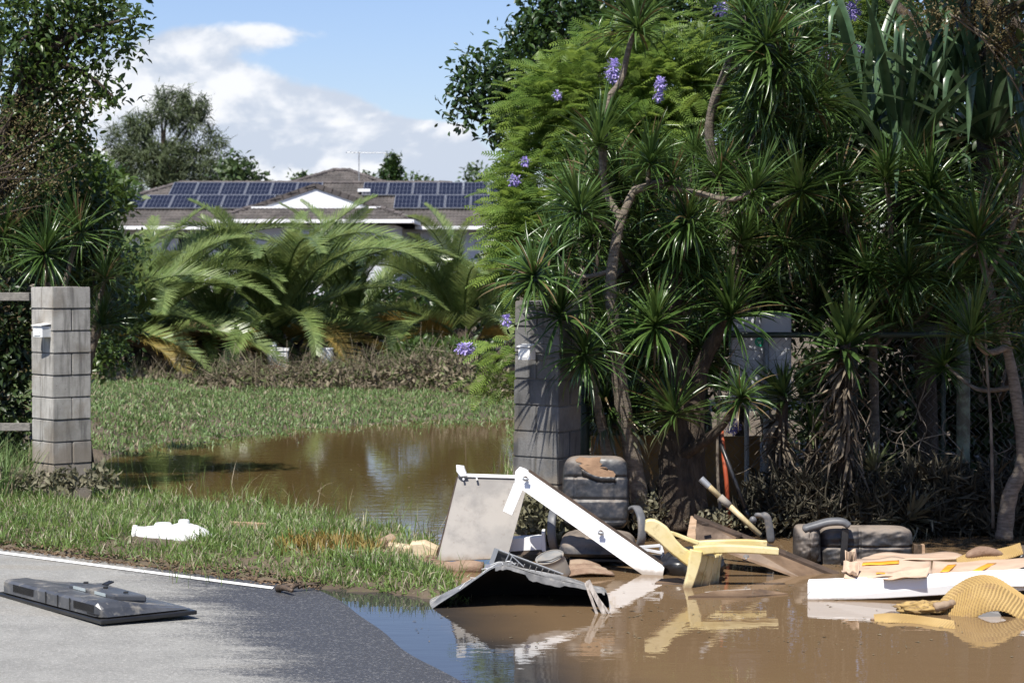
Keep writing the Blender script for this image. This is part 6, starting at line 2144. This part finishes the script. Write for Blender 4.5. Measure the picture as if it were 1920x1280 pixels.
# ribbed seat shell seen from below
b_ = MB()
T0, T1, T2, T3 = at(1316, 1040, 14.9), at(1352, 1036, 15.25), at(1343, 1113, 15.2), at(1292, 1113, 14.9)


def shell_f(u, v):
    q = T0.lerp(T1, u).lerp(T3.lerp(T2, u), v)
    return q + Vector((.02 * math.sin(u * math.pi) * (1 if True else 0) + .010 * abs(math.sin(u * 12.6)), 0, 0)) - Vector((.0, .06 * math.sin(u * math.pi), 0))


b_.grid(shell_f, 40, 16)
b_.build('seat_shell', M['yellow'], yc, True, solid=.008)
for u in (.2, .45, .7):
    MB().tube([shell_f(u, v / 6) + Vector((.004, -.006, 0)) for v in range(7)], .006, 6).build('seat_rib', M['yellow'], yc, True)
band('seat_rim', [(1318, 1034), (1335, 1034), (1346, 1040), (1346, 1070), (1342, 1112)], [10, 9, 8, 8, 8], 15.1, 15.25)
# panel through the arm opening
b_ = MB().prism([at(1240, 1000, 15.04), at(1262, 1008, 15.04), at(1298, 1040, 15.04), at(1284, 1034, 15.0)], (0, .02, 0))
b_.build('back_slat', M['yellow'], yc, bevel=.003)

# black bag behind the yellow chair
bg_ = thing('black_bag', 'crumpled black plastic bag behind the yellow chair', 'bag', on(1300, 1085, 0))


def bagf(u, v):
    th = u * 2 * math.pi; ph = (v - .5) * math.pi
    d = Vector((math.cos(ph) * math.cos(th), math.cos(ph) * math.sin(th), math.sin(ph)))
    n_ = mnoise.ridged_multi_fractal(d * 2.2, 1.0, 2.1, 4, 1.0, 2.0)
    return at(1298, 1058, 15.5) + Vector((d.x * .24, d.y * .16, d.z * .13)) * (.80 + .13 * n_)


MB().grid(bagf, 48, 26, True).build('bag_body', M['blackplastic'], bg_, True)
kn = at(1335, 1040, 15.5)
MB().tube([kn + Vector((-.06, 0, .0)), kn, kn + Vector((.05, 0, .03))], [.03, .014, .026], 8).build('bag_knot', M['blackplastic'], bg_, True)
# white metal frame
wf = thing('metal_rack', 'small white metal rack at the foot of the slanting board', 'rack', at(1220, 1040, 15.55))
M['whitemetal'] = surf('white coated metal', (.6, .6, .6), (.68, .68, .68), 5, .4, dirt=(.35, .30, .25), dirt_amt=.35)
for a, b in (((1192, 1026), (1238, 1022)), ((1192, 1026), (1242, 1036)), ((1242, 1036), (1246, 1080)), ((1238, 1022), (1242, 1036)), ((1192, 1026), (1200, 1050))):
    MB().bar(at(*a, 15.6), at(*b, 15.58), .02, .02).build('frame_bar', M['whitemetal'], wf, bevel=.002)
MB().prism([at(1222, 1038, 15.64), at(1240, 1040, 15.64), at(1240, 1075, 15.64), at(1226, 1062, 15.64)], (0, .012, 0)).build('mesh_panel', M['greyplastic'], wf)

# ------------------------------------------------------------------ brown tabletop
M['browntop'] = surf('water-stained brown board', (.11, .068, .04), (.21, .14, .088), 3.2, .6, dirt=(.06, .038, .024), dirt_amt=.45, dirt_scale=2.5)
tt = thing('table_top', 'brown water-stained tabletop tilted into the flood behind the yellow chair', 'tabletop', on(1500, 1080, 0))
Q = [at(1302, 972, 15.9), at(1570, 1084, 15.5), at(1500, 1086, 15.35), at(1306, 1016, 15.75)]
MB().prism(Q, (.0, .03, .015)).build('board', M['browntop'], tt, bevel=.003)
MB().prism([at(1300, 969, 15.88), at(1573, 1079, 15.48), at(1574, 1087, 15.48), at(1301, 978, 15.88)], (.01, .05, .02)).build('dark_edge', M['darkedge'], tt, bevel=.003)
MB().prism([at(1288, 1004, 15.82), at(1304, 1014, 15.80), at(1306, 975, 15.86), at(1295, 967, 15.88)], (.012, .03, .0)).build('end_edge', M['palewood'], tt)
for px, py in ((1322, 982), (1385, 1002)):
    MB().box(at(px, py, 15.72), (.05, .03, .018)).build('hinge', M['darkedge'], tt, bevel=.004)
# loose board in front of the yellow chair
lb2 = thing('sunken_board', 'thin white-edged board floating at the foot of the yellow chair', 'board', on(1380, 1110, 0))
MB().prism([at(1278, 1116, 14.65), at(1345, 1109, 14.60), at(1408, 1105, 14.72), at(1408, 1109, 14.72), at(1345, 1117, 14.55), at(1282, 1119, 14.62)], (.0, .03, .004)).build('board_edge', M['whitewood'], lb2)
MB().prism([on(1290, 1117, .012), on(1400, 1117, .012), on(1478, 1112, .008), on(1430, 1104, .02), on(1340, 1107, .025)], (0, 0, -.012)).build('board_face', M['browntop'], lb2)
sp_b = thing('sunken_plank', 'brown plank end just breaking the surface left of the yellow chair', 'plank', on(1265, 1090, 0))
MB().prism([on(1228, 1092, .006), on(1282, 1094, .006), on(1284, 1082, .02), on(1240, 1084, .02)], (0, 0, -.02)).build('plank_face', M['browntop'], sp_b)
MB().prism([on(1228, 1092, .006), on(1282, 1094, .006), on(1282, 1096, .0), on(1228, 1094, .0)], (0, .01, 0)).build('plank_edge', M['darkedge'], sp_b)

# pole with a dark grip
M['bamboo'] = surf('pale yellow wooden pole', (.42, .33, .17), (.55, .45, .27), 7, .5, stretch=(3, 3, 1), dirt=(.25, .18, .10), dirt_amt=.33)
bp = thing('wooden_pole', 'pale wooden tool pole with a dark sleeve slanting over the tabletop', 'pole', at(1425, 1003, 16.0))
pA, pB = at(1426, 1003, 15.85), at(1314, 897, 15.95)
MB().tube([pA, pA.lerp(pB, .55)], [.019, .021], 12).build('shaft', M['bamboo'], bp, True)
MB().tube([pA.lerp(pB, .52), pA.lerp(pB, .68)], [.027, .026], 12).build('sleeve', M['greyplastic'], bp, True)
MB().tube([pA.lerp(pB, .68), pA.lerp(pB, .98)], [.020, .022], 12).build('upper_shaft', M['bamboo'], bp, True)
MB().tube([pA.lerp(pB, .86), pB], [.0235, .026], 12, cap=False).build('end_socket', M['steel'], bp, True)

# stub of timber
st_b = thing('timber_stub', 'short timber stub standing in the water right of the fallen chair', 'timber', on(1724, 1050, 0))
MB().prism([at(1714, 1055, 16.0), at(1730, 1055, 16.0), at(1729, 1022, 16.0), at(1714, 1020, 16.0)], (0, .06, 0)).build('stub_face', M['wetwood'], st_b, bevel=.003)
MB().prism([at(1729, 1055, 15.99), at(1735, 1054, 15.99), at(1734, 1021, 15.99), at(1729, 1021, 15.99)], (0, .06, 0)).build('split_edge', M['palewood'], st_b)

# ------------------------------------------------------------------ long white beam, cardboard and foam
M['brightwhite'] = surf('white painted timber beam', (.80, .80, .79), (.83, .83, .825), 5, .5, dirt=(.60, .54, .46), dirt_amt=.30, dirt_scale=6, mudline=.02)
wbm = thing('white_beam', 'thick white painted beam floating under the cardboard', 'beam', on(1700, 1125, 0))
MB().prism([at(1514, 1127, 14.3), at(1514, 1092, 14.3), at(1650, 1087, 14.28), at(1840, 1076, 14.25), at(2060, 1066, 14.2), at(2060, 1100, 14.2), at(1840, 1111, 14.25), at(1650, 1122, 14.28)], (.02, .10, .01)).build('beam_body', M['brightwhite'], wbm, bevel=.006)
MB().prism([at(1515, 1092, 14.31), at(1700, 1083, 14.3), at(1700, 1082, 14.42), at(1522, 1090, 14.42)], (0, 0, .004)).build('top_face', M['brightwhite'], wbm)
MB().prism([at(1878, 1074, 14.2), at(2060, 1060, 14.16), at(2060, 1098, 14.16), at(1878, 1100, 14.2)], (0, .03, 0)).build('end_block', M['brightwhite'], wbm, bevel=.005)
M['card'] = surf('damp tan cardboard', (.44, .31, .215), (.54, .40, .29), 3, .85, dirt=(.33, .23, .16), dirt_amt=.38, stretch=(1, 1, 1))
M['tape'] = surf('orange packing tape', (.80, .33, .03), (.84, .40, .05), 6, .4)


def sheet(nm, parent, corners, mat, amp=.012, thick=.005, nu=22, nv=10, seed=0, curl=0.0):
    a, b, c_, d = [Vector(q) for q in corners]
    bb_ = MB()

    def f_(u, v):
        q = a.lerp(b, u).lerp(d.lerp(c_, u), v)
        return q + Vector((0, 0, amp * mnoise.noise(Vector((u * 3 + seed, v * 3, seed))) + curl * (abs(2 * v - 1) ** 3)))
    bb_.grid(f_, nu, nv)
    return bb_.build(nm, mat, parent, True, solid=thick), f_


cbx = thing('cardboard_sheet', 'flattened tan cardboard box with orange tape on the white beam, left piece', 'cardboard', at(1670, 1080, 14.6))
s1, f1 = sheet('panel', cbx, [at(1582, 1083, 14.35), at(1748, 1082, 14.3), at(1745, 1046, 15.1), at(1600, 1048, 15.1)], M['card'], .03, seed=2)
s2, f2 = sheet('panel', cbx, [at(1600, 1054, 15.0), at(1820, 1047, 15.0), at(1795, 1036, 15.6), at(1640, 1038, 15.6)], M['card'], .025, seed=5)
sheet('tape_strip', cbx, [f1(.15, .60) + Vector((0, 0, .009)), f1(.60, .68) + Vector((0, 0, .009)), f1(.60, .80) + Vector((0, 0, .009)), f1(.15, .74) + Vector((0, 0, .009))], M['tape'], .004, .002, 10, 3)
sheet('tape_strip', cbx, [f1(.36, .08) + Vector((0, 0, .009)), f1(.58, .10) + Vector((0, 0, .009)), f1(.58, .2) + Vector((0, 0, .009)), f1(.36, .18) + Vector((0, 0, .009))], M['tape'], .004, .002, 10, 3)
sheet('flap', cbx, [at(1655, 1091, 14.24), at(1735, 1086, 14.2), at(1745, 1066, 14.4), at(1660, 1078, 14.4)], M['card'], .02, seed=8, curl=.02)
sheet('flap', cbx, [at(1578, 1080, 14.45), at(1605, 1084, 14.3), at(1612, 1066, 14.5), at(1582, 1062, 14.7)], M['card'], .03, seed=11, curl=.04)
cb2 = thing('cardboard_sheet', 'flattened tan cardboard with two orange tape strips, right piece', 'cardboard', at(1830, 1075, 14.6))
s3, f3 = sheet('panel', cb2, [at(1745, 1079, 14.35), at(1905, 1069, 14.3), at(1985, 1044, 15.0), at(1750, 1051, 15.0)], M['card'], .02, seed=15)
for u0 in (.10, .46):
    sheet('tape_strip', cb2, [f3(u0, .1) + Vector((0, 0, .007)), f3(u0 + .10, .1) + Vector((0, 0, .007)), f3(u0 + .12, .62) + Vector((0, 0, .007)), f3(u0 + .04, .62) + Vector((0, 0, .007))], M['tape'], .003, .002, 6, 6)
fl = MB()
for i in range(46):                                     # open flutes along the cut edge
    q = f3(.06 + .82 * i / 45, 0.0)
    fl.tube([q + Vector((0, -.004, -.004)), q + Vector((0, .01, -.004))], .0045, 6)
o = fl.build('corrugation', M['card'], cb2); o['kind'] = 'stuff'
rc = thing('cardboard_roll', 'rolled striped scrap of cardboard upright by the fallen chair', 'cardboard', at(1593, 1055, 15.2))
rb = MB()
for i in range(16):
    t_ = i / 15
    rb.v += [tuple(at(1586 + 22 * t_, 1062 + 3 * math.sin(t_ * 9), 15.1 + .03 * math.sin(t_ * 6))), tuple(at(1585 + 19 * t_, 1031 + 3 * math.sin(t_ * 5), 15.1 + .03 * math.sin(t_ * 6 + 1)))]
    if i: a = len(rb.v); rb.f.append((a - 4, a - 2, a - 1, a - 3))
rb.build('curled_sheet', M['card'], rc, True, solid=.006)
for i in range(7):
    MB().tube([at(1588 + i * 3, 1060 - i * .5, 15.06), at(1587 + i * 2.6, 1034, 15.06)], .003, 4).build('stripe', M['darkedge'], rc)

# egg-crate foam, draped
m, k, p, out = newmat('yellowed egg-crate foam')
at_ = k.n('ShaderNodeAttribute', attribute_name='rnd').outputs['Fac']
geo = k.n('ShaderNodeNewGeometry').outputs['Position']
c = k.mix(k.smooth(k.noise(geo, 4, 5, .6), .3, .7), (.31, .20, .065), (.42, .29, .115))
c = k.mix(k.smooth(k.noise(geo, 9, 5, .65), .55, .72, 0, .8), c, (.30, .19, .09))
# shade of the grooves painted into the colour as a darker brown
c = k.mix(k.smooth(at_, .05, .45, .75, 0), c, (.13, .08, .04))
k.put(p.inputs['Base Color'], c)
p.inputs['Roughness'].default_value = .95
M['eggfoam'] = m


def eggfoam(name, label, spine, half_w, wdir, nu, nv, amp=.012, pitch=.026, lab2=None, th=.03, cat='foam'):
    """foam strip: spine = world points along its length, cross direction wdir, knobs raised in a diamond lattice"""
    t = thing(name, label, cat, spine[len(spine) // 2])
    P = smooth_path(spine, 10)
    Ls = [0]
    for a, b in zip(P[:-1], P[1:]): Ls.append(Ls[-1] + (b - a).length)
    tot = Ls[-1]

    def pt(s_):
        s_ = max(0, min(tot - 1e-6, s_))
        i = max(0, min(len(P) - 2, int(np.searchsorted(Ls, s_) - 1)))
        f_ = (s_ - Ls[i]) / max(1e-9, Ls[i + 1] - Ls[i])
        return P[i].lerp(P[i + 1], f_), (P[i + 1] - P[i]).normalized()
    wd_ = Vector(wdir).normalized()
    V_, F_, Rn_ = [], [], []
    for sgn in (1, -1):
        for i in range(nu):
            s_ = tot * i / (nu - 1)
            q, d = pt(s_)
            nr_ = d.cross(wd_).normalized()
            if nr_.z < 0 and abs(nr_.z) > .15: nr_ = -nr_
            for j in range(nv):
                w_ = (j / (nv - 1) - .5) * 2 * half_w
                edge = 1 - (abs(w_) / half_w) ** 8
                if sgn > 0:
                    k1 = math.sin((s_ + .55 * abs(w_ - half_w * .35) + .012 * mnoise.noise(Vector((s_ * 7, w_ * 9, 1.3)))) * 2 * math.pi / pitch)
                    k2 = math.sin(w_ * 2 * math.pi / (pitch * .9))
                    h_ = th / 2 * edge + amp * (.75 * k1 + .25 * k2)
                else:
                    h_ = -th / 2 * edge
                V_.append(tuple(q + wd_ * w_ + nr_ * h_))
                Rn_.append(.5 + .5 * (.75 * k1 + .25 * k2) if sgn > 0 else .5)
    for g_ in range(2):
        o_ = g_ * nu * nv
        for i in range(nu - 1):
            for j in range(nv - 1):
                a = o_ + i * nv + j
                F_.append((a, a + nv, a + nv + 1, a + 1))
    for i in range(nu - 1):
        for j in (0, nv - 1):
            a = i * nv + j; b = nu * nv + i * nv + j
            F_.append((a, a + nv, b + nv, b))
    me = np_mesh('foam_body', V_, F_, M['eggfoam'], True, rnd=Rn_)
    o = bpy.data.objects.new('foam_body', me)
    COL.objects.link(o); child_of(o, t)
    return t


w_ax = Vector((-.25, 1, .25))
Yf = 13.75
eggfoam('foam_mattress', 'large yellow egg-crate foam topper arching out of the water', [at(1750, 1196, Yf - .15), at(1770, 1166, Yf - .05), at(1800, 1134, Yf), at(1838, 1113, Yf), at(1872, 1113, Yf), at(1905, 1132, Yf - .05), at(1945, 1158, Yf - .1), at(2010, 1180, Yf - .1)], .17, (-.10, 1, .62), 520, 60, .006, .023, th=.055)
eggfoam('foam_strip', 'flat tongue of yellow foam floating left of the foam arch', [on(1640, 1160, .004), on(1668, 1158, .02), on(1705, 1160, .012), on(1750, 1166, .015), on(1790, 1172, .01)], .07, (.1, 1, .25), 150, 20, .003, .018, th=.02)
tg = bpy.data.objects['foam_strip']
MB().tube([on(1640, 1160, .006), on(1632, 1160, .004)], [.01, .004], 6).build('torn_tip', M['mudclay'], tg, True)
ru = thing('foam_rag', 'crumpled yellow and brown foam rag below the white beam', 'foam', on(1730, 1142, 0))


def ragf(u, v):
    th = u * 2 * math.pi; ph = (v - .5) * math.pi
    d = Vector((math.cos(ph) * math.cos(th), math.cos(ph) * math.sin(th), math.sin(ph)))
    n_ = mnoise.fractal(d * 3.1, 1.0, 2.0, 4)
    return on(1728, 1140, .03) + Vector((d.x * .15, d.y * .09, d.z * .045)) * (1 + .38 * n_)


_rb = MB().grid(ragf, 44, 22, True).build('rag_body', M['eggfoam'], ru, True)
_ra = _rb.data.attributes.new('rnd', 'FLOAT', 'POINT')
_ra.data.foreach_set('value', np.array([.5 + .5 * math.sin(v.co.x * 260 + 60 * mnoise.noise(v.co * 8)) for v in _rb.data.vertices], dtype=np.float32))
MB().tube(smooth_path([on(1752, 1138, .05), on(1778, 1133, .06), on(1800, 1128, .05)], 4), [.028, .03, .026, .03, .022, .03, .02, .02, .015], 8).build('rag_tail', M['mudclay'], ru, True)
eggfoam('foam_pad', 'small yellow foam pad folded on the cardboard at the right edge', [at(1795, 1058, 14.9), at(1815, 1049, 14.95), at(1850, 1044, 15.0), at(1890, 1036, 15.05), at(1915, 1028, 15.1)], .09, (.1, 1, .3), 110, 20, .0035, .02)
pdn = bpy.data.objects['foam_pad']
MB().tube(smooth_path([at(1812, 1043, 14.95), at(1840, 1034, 15), at(1868, 1037, 15), at(1880, 1040, 15)], 4), [.012, .03, .036, .04, .04, .038, .036, .034, .03, .024, .02, .015, .01], 10).build('brown_fold', M['mudclay'], pdn, True)
M['darkcloth'] = surf('dark muddy cloth', (.05, .038, .028), (.10, .075, .055), 5, .9, bumps=.5)
dc = thing('dark_bundle', 'dark muddy bundle at the right edge above the cardboard', 'bundle', at(1905, 1050, 15.0))


def bunf(u, v):
    th = u * 2 * math.pi; ph = (v - .5) * math.pi
    d = Vector((math.cos(ph) * math.cos(th), math.cos(ph) * math.sin(th), math.sin(ph)))
    return at(1915, 1044, 15.2) + Vector((d.x * .16, d.y * .14, d.z * .085)) * (.92 + .22 * mnoise.fractal(d * 2.4, 1.0, 2.0, 4))


MB().grid(bunf, 36, 20, True).build('bundle_body', M['darkcloth'], dc, True)
MB().lathe([(.02, 0), (.035, .004), (.038, .02), (.02, .024)], 14, Euler((math.pi / 2, 0, 0)).to_matrix(), at(1917, 1048, 15.03)).build('ring', M['blackplastic'], dc, True)
M['concrete'] = surf('dark wet concrete', (.06, .058, .055), (.20, .195, .185), 14, .85, bumps=.6)
cbk = thing('concrete_lump', 'dark concrete lump under the arch of the foam', 'block', on(1905, 1180, 0))
MB().prism([at(1868, 1178, 13.72), at(1960, 1178, 13.72), at(1960, 1140, 13.72), at(1930, 1134, 13.72), at(1884, 1140, 13.72), at(1872, 1156, 13.72)], (.02, .2, 0)).build('lump_body', M['concrete'], cbk, bevel=.01)
MB().prism([at(1882, 1181, 13.6), at(1906, 1181, 13.6), at(1890, 1158, 13.6)], (.02, .09, 0)).build('chipped_corner', M['concrete'], cbk, bevel=.004)

# floating bits and thin stalks in the flood
bits = thing('floating_twigs', 'few thin twigs and straws floating on the brown puddle', 'twigs', on(1350, 1130, 0))
for i in range(26):
    rr = random.Random(900 + i)
    q = on(rr.uniform(1180, 1560), rr.uniform(1085, 1160), .002)
    a = rr.random() * 6.28
    l_ = rr.uniform(.03, .10)
    up_ = rr.uniform(0, .09) if rr.random() < .6 else 0
    MB().tube([q, q + Vector((math.cos(a) * l_ * .5, math.sin(a) * l_ * .5, up_))], .0016, 4).build('straw', M['twig'], bits)
